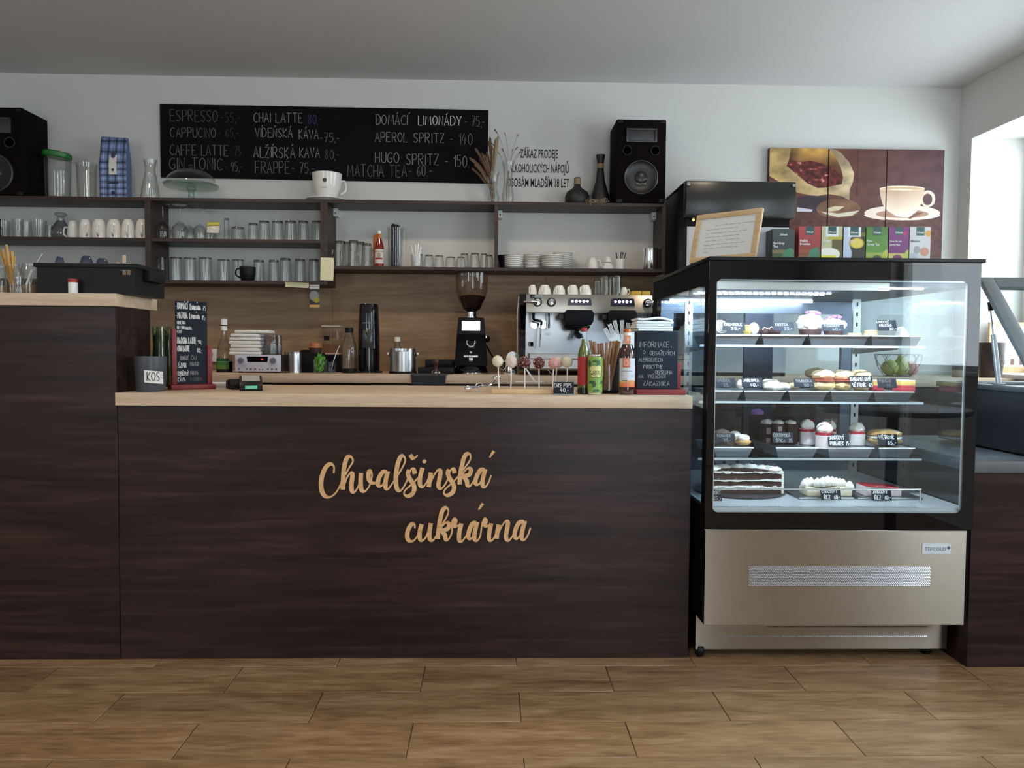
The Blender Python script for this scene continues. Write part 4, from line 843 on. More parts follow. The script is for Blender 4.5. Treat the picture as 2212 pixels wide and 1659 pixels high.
b = MB(); b.tube([tuple(W(76, 572, 2.71)), tuple(W(91, 548, 2.71))], .0012, 5); b.tube([tuple(W(66, 620, 2.71)), tuple(W(76, 572, 2.71))], .0012, 5); single('clear_straw', b, cloth_m, 'thin pale skewer leaning out of the jar beside the crate', 'skewer')
# black crate, turned slightly
Yk0, Yk1 = 2.63, 2.86
x0, x1, x1b, z1 = X(80, Yk0, zh), X(292, Yk0, zh), X(306, 2.84, zh), Zp(180, 570, Yk0)
t = thing('black_crate', 'black plastic crate with a cut-out handle on the raised bar', 'crate', ((x0+x1)/2, 2.74, zh))
th_ = .004; crate_m = mat('crate_plastic', (.010, .0105, .011), .5, spec=.2)
b = MB(); hx0, hx1, hz0, hz1 = X(258, Yk0, 1.3), X(282, Yk0, 1.3), Zp(270, 594, Yk0), Zp(270, 583, Yk0)
x0t, x1t = x0-.004, x1+.006
for (a0, a1, c0, c1) in ((x0, hx0, zh, z1), (hx0, hx1, zh, hz0), (hx0, hx1, hz1, z1), (hx1, x1, zh, z1)): b.box(a0, a1, Yk0, Yk0+th_, c0, c1)
part('front_wall', b, crate_m, t)
part('back_wall', MB().box(x0, x1, Yk1-th_, Yk1, zh, z1), crate_m, t); part('side_wall', MB().box(x0, x0+th_, Yk0+th_, Yk1-th_, zh, z1), crate_m, t); part('side_wall', MB().box(x1-th_, x1, Yk0+th_, Yk1-th_, zh, z1), crate_m, t)
part('crate_floor', MB().box(x0+th_, x1-th_, Yk0+th_, Yk1-th_, zh, zh+.004), crate_m, t)
b = MB(); b.box(x0-.008, x1+.008, Yk0-.006, Yk0, z1-.012, z1+.002); b.box(x0-.008, x1+.008, Yk1, Yk1+.006, z1-.012, z1+.002); b.box(x0-.008, x0, Yk0, Yk1, z1-.012, z1+.002); b.box(x1, x1+.008, Yk0, Yk1, z1-.012, z1+.002); part('rim', b, crate_m, t, bevel=.002)
b = MB(); b.box(x1, x1+.026, Yk0+.06, Yk1-.05, z1-.05, z1-.012); part('end_grip', b, crate_m, t, bevel=.004)
b = MB(); b.box(x0-.02, x0, Yk0+.06, Yk1-.05, z1-.04, z1-.012); part('end_grip', b, crate_m, t, bevel=.004)
blu = glass('bluish_plastic', (.70, .74, .82), (.3, .35, .42), 1, .1, 1.45, .3)
for i, (u0, u1, v) in enumerate(((120, 140, 554), (174, 202, 553), (208, 236, 558))):
    x, r, h = dims(u0, u1, v, 2.76, zh+.0045); single('clear_container', glass_mb([(r, 0), (r, h*.8), (r*.7, h*.95), (r*.5, h)]), blu, ['bluish clear container nearest the stick jars inside the crate', 'clear container in the middle of the crate', 'clear container nearest the cut-out handle of the crate'][i], 'container', (x, 2.76, zh+.0045), 'containers in the crate')
for i, (u0, u1, v, y) in enumerate(((251, 258, 566, 2.70), (264, 271, 551, 2.69), (274, 281, 568, 2.68))):
    a0, a1 = X(u0, y, 1.3), X(u1, y, 1.3); single('wrapped_utensil', MB().box(0, a1-a0, 0, .006, 0, Zp(u0, v, y)-zh-.004), mat('pale_wood_wrap', (.6, .45, .32), .5), ['short pale utensil behind the crate handle', 'tallest pale utensil standing in the crate', 'pale utensil at the crate corner'][i], 'utensil', (a0, y, zh+.004), bevel=.001)
x, r, h = dims(148, 167, 602, 2.605, zh)
t = thing('salt_shaker', 'white shaker with a red lid in front of the black crate', 'shaker', (x, 2.607, zh)); redp = mat('red_plastic', (.32, .012, .014), .4)
part('shaker_body', MB().lathe([(.001, 0), (r*.95, 0), (r, .003), (r, h*.78), (.001, h*.78)], n=24), white_m, t, world=False); part('lid', MB().lathe([(r*1.02, h*.74), (r*1.12, h*.9), (r*1.1, h*.97), (r*.9, h), (.001, h)], n=24), redp, t, world=False)
# ================================================================== back worktop, left to right
z = ZB
x0, x1 = X(447, 4.68, 1.1), X(471, 4.68, 1.1); z1, z0 = Zp(460, 754, 4.68), Zp(460, 782, 4.68)
t = thing('wall_socket', 'white wall socket on the splashback behind the green-label bottle', 'socket', ((x0+x1)/2, YB-.02, (z0+z1)/2))
part('plate', MB().box(x0, x1, 4.668, 4.6815, z0, z1), frame_m, t, bevel=.004); part('socket_hole', MB().lathe([(.019, 0), (.016, .006), (.001, .006)], ((x0+x1)/2-.012, 4.6675, (z0+z1)/2+.006), 20, 'y'), mat('socket_grey', (.3, .3, .3), .5), t)
Y = 4.3; x, r, h = dims(469, 501, 688, Y, z)
t = thing('syrup_bottle', 'clear long-necked bottle with a green label beside the amplifier', 'bottle', (x, Y, z))
part('bottle_body', glass_mb([(r*.9, 0), (r, .008), (r, h*.38), (r*.8, h*.5), (r*.42, h*.62), (r*.36, h*.7), (r*.36, h*.8)]), gl_m, t, world=False)
part('neck_label', MB().lathe([(r*.4, h*.78), (r*.4, h*.86)], n=18), paper_m, t, world=False); part('cap', MB().lathe([(r*.41, h*.88), (r*.41, h*.99), (.001, h)], n=18), paper_m, t, world=False); part('cap_seal', MB().lathe([(r*.405, h*.86), (r*.405, h*.88)], n=18), black_m, t, world=False)
part('dark_base', MB().lathe([(r*1.04, .001), (r*1.05, h*.2)], n=28), black_m, t, world=False)
def glb(U, V): c = np.full(U.shape+(3,), 0.)+np.array([60, 120, 62]); c[V < .3] = (28, 92, 60); c[V > .62] = (92, 132, 52); c[np.abs(V-.31) < .03] = (140, 170, 130); return c
painted('label', -r*.95, r*.95, h*.06, h*.26, 0, 20, 20, glb, t, world=False, rad=r*1.065)
# amplifier with napkins and jars on top
Y0 = 4.2; x0, x1 = X(508.5, Y0, z), X(606, Y0, z); za, zb_ = Zp(557, 804, Y0), Zp(557, 767, Y0); za = z+.008
t = thing('amplifier', 'silver-fronted stereo amplifier carrying napkins on the back worktop', 'amplifier', ((x0+x1)/2, Y0+.1, z))
part('casing', MB().box(x0-.001, x1+.001, Y0+.006, Y0+.2, za, zb_), mat('amp_casing', (.07, .065, .06), .4, .5), t); silv = mat('silver_front', (.60, .60, .72), .38, .15)
part('front_panel', MB().box(x0-.002, x1+.002, Y0, Y0+.006, za, zb_), silv, t, bevel=.0015)
for sx in (x0+.02, x1-.02): part('foot', MB().lathe([(.012, 0), (.012, .008)], (sx, Y0+.03, z), 12), black_m, t)
cx = (x0+x1)/2; px = K(Y0)
part('display', MB().prism([(cx-24*px, zb_-3*px), (cx+22*px, zb_-3*px), (cx+20*px, zb_-15*px), (cx-22*px, zb_-15*px)], Y0-.001, Y0), gblack_m, t)
redled = mat('red_led', (.3, .02, .02), .5, emit=(1, .08, .05), es=1.2); ftext('56', 5*px, redled, t, (cx+9*px, Y0-.0014, zb_-11*px), name='display_digits')
for dx in (-35, 33): part('knob', MB().lathe([(.001, -.014), (6*px, -.014), (7*px, -.010), (7.4*px, 0)], (cx+dx*px, Y0, zb_-12*px), 28, 'y'), mat('knob_silver', (.55, .55, .72), .25, .8), t)
for dx in (-40, -24, -15, -6, 21, 30, 39): part('button', MB().lathe([(.001, -.003), (2.2*px, -.003), (2.5*px, 0)], (cx+dx*px, Y0, zb_-30*px), 12, 'y'), mat('button_grey', (.30, .30, .36), .3, .5), t)
for dx in (3, 10): part('jack', MB().lathe([(1.3*px, -.001), (1.3*px, 0)], (cx+dx*px, Y0, zb_-31*px), 10, 'y'), black_m, t)
nz = zb_; ztop = Zp(540, 713, 4.3)
for i in range(7):
    f = (ztop-nz)/7; a0 = X(498+(i % 3)*1.5 if i < 6 else 511, 4.25, 1.0); a1 = X(566-(i % 2)*2 if i < 6 else 586, 4.25, 1.0)
    me = MB().box(-(a1-a0)/2, (a1-a0)/2, -.055, .055, 0, f*.93); o = single('napkin', me, cloth_m, ('%s folded white napkin from the bottom of the pile on the amplifier' % ORD[i]) if i else 'bottom folded white napkin of the pile on the amplifier', 'napkin', ((a0+a1)/2, 4.27, nz+f*i), 'napkins on the amplifier', rz=[.02, -.03, .03, 0, -.02, .03, -.05][i], bevel=f*.4)
for i, (u0, u1, v, Y) in enumerate(((562, 600, 723, 4.262), (570, 594, 724, 4.34))):
    x, r, h = dims(u0, u1, v, Y, nz); x = X((586, 600)[i], Y, nz); r *= .78
    t = thing('sugar_jar', ['clear jar of cubes in front of the napkins on the amplifier', 'clear jar behind the cube jar on the amplifier'][i], 'jar', (x, Y, nz)); part('jar_body', glass_mb([(r*.96, 0), (r, .005), (r, h*.85), (r*.9, h*.95), (r*.92, h)], .002, .006), gld_m, t, world=False)
    part('contents', MB().lathe([(.001, .007), (r*.86, .007), (r*.86, h*.5), (.001, h*.58)], n=20, wob=lambda a, z_: .06*math.sin(5*a+z_*400)), mat('jar_contents', (.3, .3, .3), .5, var=.6, scale=90), t, world=False)
x, r, h = dims(603, 613, 724, 4.3, nz); single('pepper_mill', MB().lathe([(.001, 0), (r*1.2, 0), (r*1.2, h*.1), (r*.8, h*.4), (r, h*.7), (r*.7, h*.75), (r, h*.9), (.001, h)], n=18), mat('dark_mill_wood', (.05, .025, .012), .5), 'dark wooden mill behind the jars at the amplifier end', 'mill', (X(600, 4.36, nz), 4.36, nz)) if False else None
# tins and boxes
x, r, h = dims(622, 652, 760, 4.26, z)
b = MB(); b.lathe([(.001, 0), (r, 0)]+[q for k in range(8) for q in ((r, h*(.02+.115*k)), (r*.965, h*(.02+.115*k+.05)))]+[(r, h), (r*.94, h), (r*.94, h*.9), (.001, h*.9)], n=32); single('ribbed_tin', b, steel_m, 'ribbed steel canister between the amplifier and the mint glass', 'canister', (x, 4.26, z), smooth=True)
x, r, h = dims(610, 622, 760, 4.3, z); single('clear_beaker', glass_mb([(r*.85, 0), (r*.9, .005), (r, h)]), gld_m, 'narrow clear beaker squeezed beside the amplifier', 'glass', (X(618, 4.33, z), 4.35, z))
x0, x1 = X(650, 4.36, z), X(700, 4.36, z); z1 = Zp(675, 762, 4.36)
single('dark_box', MB().box(x0, x1, 4.31, 4.385, z, z1), mblack_m, 'dark box carrying an orange-lidded pot behind the mint glass', 'box', bevel=.002)
x, r, h = dims(671, 699, 741, 4.39, z1)
t = thing('orange_lidded_pot', 'dark pot with an orange lid on the dark box', 'pot', (x, 4.352, z1+.0005)); part('pot_body', MB().lathe([(.001, 0), (r*.9, 0), (r, h*.5), (.001, h*.5)], n=24), mat('pot_brown', (.06, .025, .015), .4), t, world=False); part('lid', MB().lathe([(r*.98, h*.5), (r*.98, h*.55), (r*.8, h*.62), (r*.75, h), (.001, h)], n=24), mat('orange_lid', (.46, .17, .06), .5), t, world=False)
single('black_disc', MB().lathe([(.001, 0), (.028, 0), (.03, .006), (.02, .014), (.001, .016)], n=20), mblack_m, 'small dark lid lying on the dark box beside the orange-lidded pot', 'disc', (X(659, 4.35, z1), 4.35, z1+.0005))
x, r, h = dims(678, 707, 777, 4.18, z)
t = thing('mint_glass', 'small glass tumbler holding fresh green mint', 'glass', (x, 4.18, z)); part('glass_body', glass_mb([(r*.95, 0), (r, .006), (r*1.02, h)], .0022, .008), gl_m, t, world=False)
t = thing('mint_bunch', 'fresh green mint leaves standing in the small tumbler', 'herb', (x, 4.18, z+.01)); mint = mat('mint_leaf', (.16, .46, .06), .5, var=.3, scale=60); rg = random.Random(9); hl = Zp(692, 762, 4.18)-z-.01
def leaf_mb(L_, w_, bend=.25):
    b = MB(); n = 7; vs = []
    for i in range(n):
        f = i/(n-1); ww = w_*math.sin(PI*min(1, f*.93+.05))**.8; zz_ = L_*f; yy_ = bend*L_*f*f; vs += [(-ww, yy_-.1*ww, zz_), (0, yy_+.15*ww, zz_), (ww, yy_-.1*ww, zz_)]
    fs = []
    for i in range(n-1): fs += [(3*i, 3*i+1, 3*i+4, 3*i+3), (3*i+1, 3*i+2, 3*i+5, 3*i+4)]
    return b.add(vs, fs)
lm = mesh('leaf', leaf_mb(.046, .0155), mint)
for i in range(34):
    o = bpy.data.objects.new('leaf', lm); COL.objects.link(o); o.parent = t; a = rg.uniform(0, 2*PI); f = i/33; o.location = (r*.55*math.cos(a)*rg.random(), r*.55*math.sin(a)*rg.random(), hl*.68*f); o.rotation_euler = (rg.uniform(-.5, .5), rg.uniform(-.5, .5), a); s = rg.uniform(.7, 1.05)*(1 if f < .8 else .85); o.scale = (s, s, s)
x, r, h = dims(706, 728, 782, 4.2, z); t = thing('spoon_tumbler', 'small cut glass with a spoon leaning out, beside the mint', 'glass', (X(717, 4.2, z), 4.2, z)); part('glass_body', glass_mb([(r*.8, 0), (r*.85, .006), (r*.9, h)], .002, .006), gld_m, t, world=False)
b = MB(); b.tube(smooth3([tuple(W(716, 798, 4.2)), tuple(W(722, 776, 4.2)), tuple(W(731, 752, 4.2)), tuple(W(734, 746, 4.2))], 4), [.0025]*12+[.006], 6); single('long_spoon', b, chrome_m, 'long steel spoon leaning out of the small cut glass', 'spoon')
Y = 4.47; x, r, h = dims(699, 738, 704, Y, z)
t = thing('drink_dispenser', 'clear square drink dispenser with a dark tag and a dark base', 'dispenser', (x, Y, z)); rr = r*.92
def sqglass(x0, x1, y0, y1, z0, z1): b = MB(); b.add([(x0, y0, z0), (x1, y0, z0), (x1, y1, z0), (x0, y1, z0), (x0, y0, z1), (x1, y0, z1), (x1, y1, z1), (x0, y1, z1)], [(0, 3, 2, 1), (0, 1, 5, 4), (1, 2, 6, 5), (2, 3, 7, 6), (3, 0, 4, 7)]); return b
part('tank', sqglass(-rr, rr, -rr, rr, h*.42, h*.985), gl_m, t, world=False); part('lid', MB().box(-r, r, -r, r, h*.985, h), paper_m, t, world=False); part('base', MB().box(-rr, rr, -rr, rr, 0, h*.38), mblack_m, t, world=False); part('liquid', MB().box(-rr+.003, rr-.003, -rr+.003, rr-.003, h*.42, h*.6), mat('amber_drink', (.20, .09, .04), .3), t, world=False)
part('shelf_plate', MB().box(-rr, rr, -rr, rr, h*.385, h*.415), mat('pink_plate', (.55, .33, .27), .5), t, world=False); part('tag', MB().box(-rr*.8, -rr*.15, -rr-.0015, -rr-.0005, h*.68, h*.78), mblack_m, t, world=False)
Y = 4.3; x, r, h = dims(737, 771, 708, Y, z)
t = thing('carbonation_bottle', 'clear ribbed bottle with a black cap beside the black soda maker', 'bottle', (x, Y, z))
part('bottle_body', glass_mb([(r*.97, h*.09), (r, h*.12), (r, h*.5), (r*.92, h*.62), (r*.55, h*.82), (r*.46, h*.9)], .002, .004), gl_m, t, world=False); part('cap', MB().lathe([(r*.53, h*.89), (r*.53, h*.985), (r*.5, h), (.001, h)], n=24), black_m, t, world=False); part('base_cup', MB().lathe([(.001, 0), (r*.95, 0), (r*1.0, h*.1), (.001, h*.1)], n=28), black_m, t, world=False)
Y = 4.38; x, r, h = dims(774, 820, 656, Y, z)
t = thing('soda_maker', 'tall black soda maker standing on the back worktop', 'soda maker', (x, Y, z)); gb2 = mat('piano_black', (.007, .006, .008), .12)
b = MB(); 
for k, (zz_, ww) in enumerate(((0.03, 1.0), (.35, 1.0), (.62, .98), (.85, .9), (.97, .87), (1.0, .8))):
    pass
prof = [(1.0, .02), (1.0, .35), (.98, .62), (.9, .85), (.87, .965), (.8, .995), (.001, 1.0)]
b.lathe([(r*a, h*q) for a, q in [(.001, .02)]+prof], n=40); b.xf(Matrix.Diagonal((1, 1.1, 1, 1))); part('body', b, gb2, t, world=False)
part('base', MB().lathe([(.001, 0), (r*1.25, 0), (r*1.25, .008), (r*1.1, .014), (.001, .014)], n=36), gb2, t, world=False)
part('nozzle_recess', MB().box(-r*.42, r*.42, -r*1.125, -r*1.02, h*.36, h*.62), mat('smoked_plastic', (.05, .052, .05), .15), t, world=False, bevel=.008); part('nozzle', MB().lathe([(.002, h*.53), (.005, h*.58), (.007, h*.64), (.001, h*.645)], (0, -r*1.16, 0), 12), chrome_m, t, world=False)
part('bottle_rod', MB().lathe([(.004, h*.1), (.004, h*.36)], (0, -r*1.12, 0), 10), gb2, t, world=False); ftext('sodastream', .011, chalks[3], t, (0, -r*1.1-.001, h*.71), world=False, bold=.0003, name='brand_lettering')
# long dark mat under the machines
x0, x1 = X(745, 4.16, z), X(893, 4.16, z); single('rubber_mat', MB().box(x0, x1, 4.13, 4.5, z, z+.003), mblack_m, 'thin dark mat under the soda maker and knock box', 'mat') if False else None
Y = 4.28; x, r, h = dims(842, 899, 752, Y, z+.014)
t = thing('knock_box', 'steel knock box with a notched rim and two side pegs', 'knock box', (x, Y, z))
b = MB(); n = 48; vs = []; fs = []; rp = r*.97
def rim(a): d = abs(((a+PI/2+PI) % (2*PI))-PI); return h*(1-.14*max(0, min(1, (.62-d)/.12)))
for k in range(n): a = 2*PI*k/n; vs += [(rp*math.cos(a), rp*math.sin(a), .012), (rp*math.cos(a), rp*math.sin(a), .012+rim(a)), (rp*.96*math.cos(a), rp*.96*math.sin(a), .012+rim(a)), (rp*.96*math.cos(a), rp*.96*math.sin(a), .016)]
for k in range(n):
    j = (k+1) % n
    for q in range(3): fs.append((4*k+q, 4*j+q, 4*j+q+1, 4*k+q+1))
fs.append(tuple(4*k+3 for k in range(n))); fs.append(tuple(4*k for k in range(n))[::-1]); b.add(vs, fs); part('drum', b, steel_m, t, world=False)
part('rubber_foot', MB().lathe([(.001, 0), (r*1.05, 0), (r*1.05, .008), (r, .013), (.001, .013)], n=36), black_m, t, world=False)
for s in (-1, 1): part('peg', MB().lathe([(.008, 0), (.008, s*.016), (.001, s*.018)], (s*(rp-.001), 0, h*.86), 16, 'x'), white_m, t, world=False); part('peg_ring', MB().lathe([(.011, 0), (.011, s*.005)], (s*(rp-.0005), 0, h*.845), 16, 'x'), black_m, t, world=False)
x, r, h = dims(849, 868, 728, 4.43, z); t = thing('capped_bottle', 'clear bottle with a white cap behind the steel knock box', 'bottle', (x, 4.43, z)); part('bottle_body', glass_mb([(r*1.6, 0), (r*1.7, .008), (r*1.7, h*.45), (r*.75, h*.72), (r*.62, h*.88)]), gl_m, t, world=False); part('cap', MB().lathe([(r*.68, h*.87), (r*.7, h), (.001, h)], n=20), white_m, t, world=False)
# tamper station
x0, x1 = X(902, 4.2, z), X(981, 4.25, z); t = thing('tamping_tray', 'low black tamping tray between the knock box and the grinder', 'tray', ((x0+x1)/2, 4.3, z)); z1 = Zp(950, 777, 4.3)
part('tray', MB().box(x0, x1, 4.22, 4.42, z, z+.035), black_m, t, bevel=.004); part('raised_back', MB().box(X(918, 4.36, z), x1-.002, 4.37, 4.42, z+.035, z1), black_m, t, bevel=.004)
x, r, h = dims(930, 953, 778, 4.165, z); t = thing('coffee_tamper', 'coffee tamper with a dark wooden handle and steel foot', 'tamper', (x, 4.165, z+.0062))
part('foot', MB().lathe([(.001, 0), (r*.95, 0), (r*.95, .008), (r*.5, .016), (.001, .018)], n=24), chrome_m, t, world=False); part('handle', MB().lathe([(r*.35, .016), (r*.3, h*.35), (r*.42, h*.6), (r*.62, h*.85), (r*.5, h*.97), (.001, h)], n=24), mat('mahogany', (.06, .016, .008), .3), t, world=False)
x0, x1 = X(886, 4.09, z), X(966, 4.09, z); b = MB(); zl = Zp(925, 831, 4.085)
b.add([(x0, 4.2, z+.006), (x1, 4.2, z+.006), (x1, 4.094, z+.006), (x0, 4.094, z+.006), (x1-.006, 4.086, z-.004), (x0+.004, 4.086, z-.004), (x1-.012, 4.084, zl), (x0+.010, 4.084, zl)], [(0, 1, 2, 3), (3, 2, 4, 5), (5, 4, 6, 7)])
b.add([(x0, 4.2, z+.001), (x1, 4.2, z+.001), (x1, 4.098, z+.001), (x0, 4.098, z+.001)], [(0, 3, 2, 1)])
for k in range(9): xx = x0+(x1-x0)*(k+.7)/9.6; b.box(xx-.002, xx+.002, 4.0825, 4.0845, zl+.004, z-.008)
single('corner_mat', b, mat('rubber_navy', (.012, .013, .020), .6), 'dark ribbed tamping mat draped over the worktop edge', 'mat', smooth=False)
# grinder
Y = 4.34; xg = X(1018, Y, z); px = K(Y)
def zz(v, Y=Y): return Zp(1018, v, Y)
t = thing('coffee_grinder', 'black coffee grinder with a clear hopper of beans under the shelf', 'coffee grinder', (xg, Y, z))
zo = z
def R(v): return zz(v)-zo
part('base', MB().lathe([(.001, 0), (36*px, 0), (36*px, .010), (34*px, .03), (30*px, .05), (.001, .05)], n=36), gblack_m, t, world=False, label='black round base'); part('base_ring', MB().lathe([(36.5*px, .001), (36.5*px, .006)], n=36), chrome_m, t, world=False)
b = MB(); w0, w1, d0, d1 = 35*px, 27*px, .085, .075; zt_ = R(687); zm = R(722); zl_ = .045
b.prism([(-.085, zl_), (-.08, R(742)), (-.105, R(722)), (-.09, R(690)), (-.08, zt_), (.075, zt_), (.08, R(705)), (.085, zl_)], -1, 1, 'yz')
b.v = [((1 if v[0] > 0 else -1)*(w0+(w1-w0)*(v[2]-zl_)/(zt_-zl_)), v[1], v[2]) for v in b.v]; part('body', b, black_m, t, world=False, bevel=.006)
b = MB(); b.box(-19*px, 19*px, -.1005, -.0945, R(715), R(694)); scr = b; ang = math.atan2(.015, R(690)-R(722))
sc_m = mat('backlit_screen', (.8, .8, .8), .4, emit=(1, 1, 1), es=1.4); b = MB(); b.box(-19*px, 19*px, -.002, 0, 0, 20*px); b.xf(Matrix.Translation((0, -.1035, R(715))) @ Matrix.Rotation(-ang, 4, 'X')); part('screen', b, sc_m, t, world=False, bevel=.001)
b = MB(); b.box(-6*px, 6*px, -.0026, -.0021, 8.6*px, 9.2*px); b.xf(Matrix.Translation((0, -.1035, R(715))) @ Matrix.Rotation(-ang, 4, 'X')); part('screen_text', b, greyink_m, t, world=False)
b = MB(); ring = arc((0, -.0835, R(740)), 8.5*px, 0, 2*PI*.96, 24); b.tube(ring, .005, 8, closed=True); part('spout_ring', b, chrome_m, t, world=False); part('spout', MB().lathe([(8*px, .0), (5*px, .004)], (0, -.085, R(740)), 20, 'y'), mblack_m, t, world=False)
b = MB(); b.box(-15*px, 15*px, -.1, -.083, R(772), R(767.5)); b.box(-4*px, 4*px, -.092, -.083, R(780), R(772)); part('portafilter_fork', b, steel_m, t, world=False, bevel=.001); part('button', MB().lathe([(.001, -.004), (2.6*px, -.004), (2.8*px, 0)], (0, -.0835, R(761)), 14, 'y'), chrome_m, t, world=False)
ftext('specialita', .009, chalks[2], t, (0, -.085, R(752)), world=False, name='brand_lettering')
b = MB(); b.sph((w1+12*px*.6, -.03, R(732)), (6*px, .02, 7.5*px), 16, 10); part('side_knob', b, black_m, t, world=False); part('knob_cap', MB().box(w1+3*px, w1+6*px, -.055, -.045, R(732), R(725)), chrome_m, t, world=False, bevel=.001)
part('neck', MB().lathe([(14*px, zt_-.002), (14*px, zt_+.006), (10.5*px, zt_+.008), (10.5*px, R(674)), (.001, R(674))], n=28), chrome_m, t, world=False); b = MB(); b.tube([(-10*px, -.02, R(676)), (-20*px, -.02, R(674.5)), (-35*px, -.02, R(674)), (-36*px, -.02, R(676))], .0016, 6); part('hopper_gate', b, mblack_m, t, world=False)
hp = [(9*px, R(674)), (19*px, R(668)), (22*px, R(660)), (31*px, R(640)), (34.5*px, R(625)), (35*px, R(600)), (35.3*px, R(593))]
b = MB(); b.shell(hp, n=36); part('hopper', b, glass('hopper_plastic', (.88, .82, .78), (.45, .36, .32), 1, .05, 1.5, .25), t, world=False); part('hopper_lid', MB().lathe([(.001, R(593)), (36*px, R(593)), (36*px, R(591.0)), (.001, R(590.5))], n=36), gblack_m, t, world=False)
beans = mat('coffee_beans', (.020, .008, .005), .35, var=.5, scale=300, bump=1); part('coffee_beans', MB().lathe([(.001, R(673)), (8*px, R(673)), (18*px, R(667)), (21*px, R(659)), (29.5*px, R(641.5)), (18*px, R(638)), (.001, R(636.5))], n=32, wob=lambda a, z_: .02*math.sin(9*a+z_*900)), beans, t, world=False)
b = MB(); b.tube(smooth3([(w0*.9, .02, R(745)), (w0+12*px, .02, R(772)), (w0+32*px, .02, R(795)), (w0+40*px, .03, .006), (w0+60*px, .05, .006)], 5), .0045, 7); part('power_cord', b, black_m, t, world=False)
# milk jug and round card behind the cake pops
x, r, h = dims(1086, 1117, 778, 4.22, z); t = thing('milk_jug', 'steel milk jug behind the cake pops next to the coffee machine', 'jug', (x, 4.22, z)); part('jug_body', MB().lathe([(.001, 0), (r*.95, 0), (r, .01), (r*.85, h*.6), (r*.88, h), (r*.82, h), (r*.8, .01), (.001, .008)], n=28), chrome_m, t, world=False); b = MB(); handle(b, r*.9, h*.3, h*.9, .022, .004, PI+.3); part('handle', b, chrome_m, t, world=False)
x, r, h = dims(1094, 1121, 760, 4.24, z+.03); single('round_lid', MB().lathe([(r*1.02, 0), (r*1.02, .004), (r*.3, .006), (.001, .006)], n=28), steel_m, 'round steel disc propped up behind the cake pops', 'lid', (x, 4.275, Zp(1107, 773, 4.275)), rx=-PI/2+.0)
# ------------------------------------------------------------------ espresso machine
Y = 4.12; YE = 4.56; x0, x1 = X(1122, Y, 1.1), X(1416, Y, 1.1); px = K(Y)
def ze(v, u=1270, Y=Y): return Zp(u, v, Y)
def xe(u, Y=Y): return X(u, Y, 1.1)
t = thing('espresso_machine', 'two-group steel espresso machine with cups warming on its top', 'espresso machine', ((x0+x1)/2, 4.3, z))
zt2 = ze(636.5)
part('left_side', MB().prism([(Y+.0, z+.03), (Y-.0, ze(800)), (Y+.05, ze(765)), (Y+.03, ze(690)), (Y-.01, ze(660)), (Y+.0, zt2), (YE, zt2), (YE, z+.03)], x0, xe(1136), 'yz'), gblack_m, t)
part('right_side', MB().prism([(Y+.0, z+.03), (Y-.0, ze(800)), (Y+.05, ze(765)), (Y+.03, ze(690)), (Y-.01, ze(660)), (Y+.0, zt2), (YE, zt2), (YE, z+.03)], xe(1408), x1, 'yz'), gblack_m, t)
b = MB(); b.prism([(Y-.01, ze(676)), (Y-.012, ze(672)), (Y+.002, zt2-.004), (Y+.006, zt2), (Y+.05, zt2), (Y+.05, ze(676))], xe(1136), xe(1408), 'yz'); part('upper_front', b, steelw_m, t)
part('top_tray', MB().box(xe(1136), xe(1408), Y+.05, YE, zt2-.012, zt2-.002), steel_m, t)
part('splash_panel', MB().box(xe(1136), xe(1408), Y+.14, Y+.15, ze(764, Y=Y+.14), ze(676)), mat('splash_steel', (.40, .40, .41), .3, 1, var=.12, scale=12), t); part('back_casing', MB().box(xe(1136), xe(1408), Y+.15, YE, z+.03, zt2-.012), steel_m, t)
b = MB(); b.prism([(Y+.0, ze(801)), (Y-.02, ze(796)), (Y-.005, ze(766)), (Y+.14, ze(764)), (Y+.14, ze(801))], xe(1145), xe(1400), 'yz'); part('drip_tray', b, steel_m, t); part('tray_line', MB().box(xe(1146), xe(1399), Y-.0158, Y-.008, ze(776), ze(775)), black_m, t)
for xx in (xe(1150), xe(1395)):
    for yy_ in (Y+.05, YE-.05): part('foot', MB().lathe([(.016, 0), (.016, .032)], (xx, yy_, z), 14), black_m, t)
badge = part('badge', MB().box(xe(1144.5), xe(1171), Y-.005, Y-.0025, ze(644), ze(638)), gblack_m, t); ftext('RANCILIO', 4.6*px, chalks[3], t, (xe(1158), Y-.0055, ze(643)), bold=.0002, name='brand_lettering')
led = mat('white_led', (.8, .8, 1), .4, emit=(.75, .75, 1), es=2.5); panel_m = mat('navy_panel', (.012, .008, .03), .3)
for u0 in (1225, 1317.5):
    ys_ = Y-.0105; o = part('control_panel', MB().prism([(xe(u0), ze(660)), (xe(u0+52), ze(660)), (xe(u0+50), ze(646)), (xe(u0+47), ze(644.5)), (xe(u0+4), ze(644.5)), (xe(u0+2), ze(646))], Y-.016, Y+.002), panel_m, t)
    for k, (du, rr_) in enumerate(((10, 2.6), (18.5, 3.1), (26.3, 2.6), (34.5, 3.1), (42.5, 2.3))): part('button', MB().lathe([(.001, -.002), (rr_*px, -.0015), (rr_*px, 0)], (xe(u0+du), Y-.016, ze(651.6)), 14, 'y'), led, o)
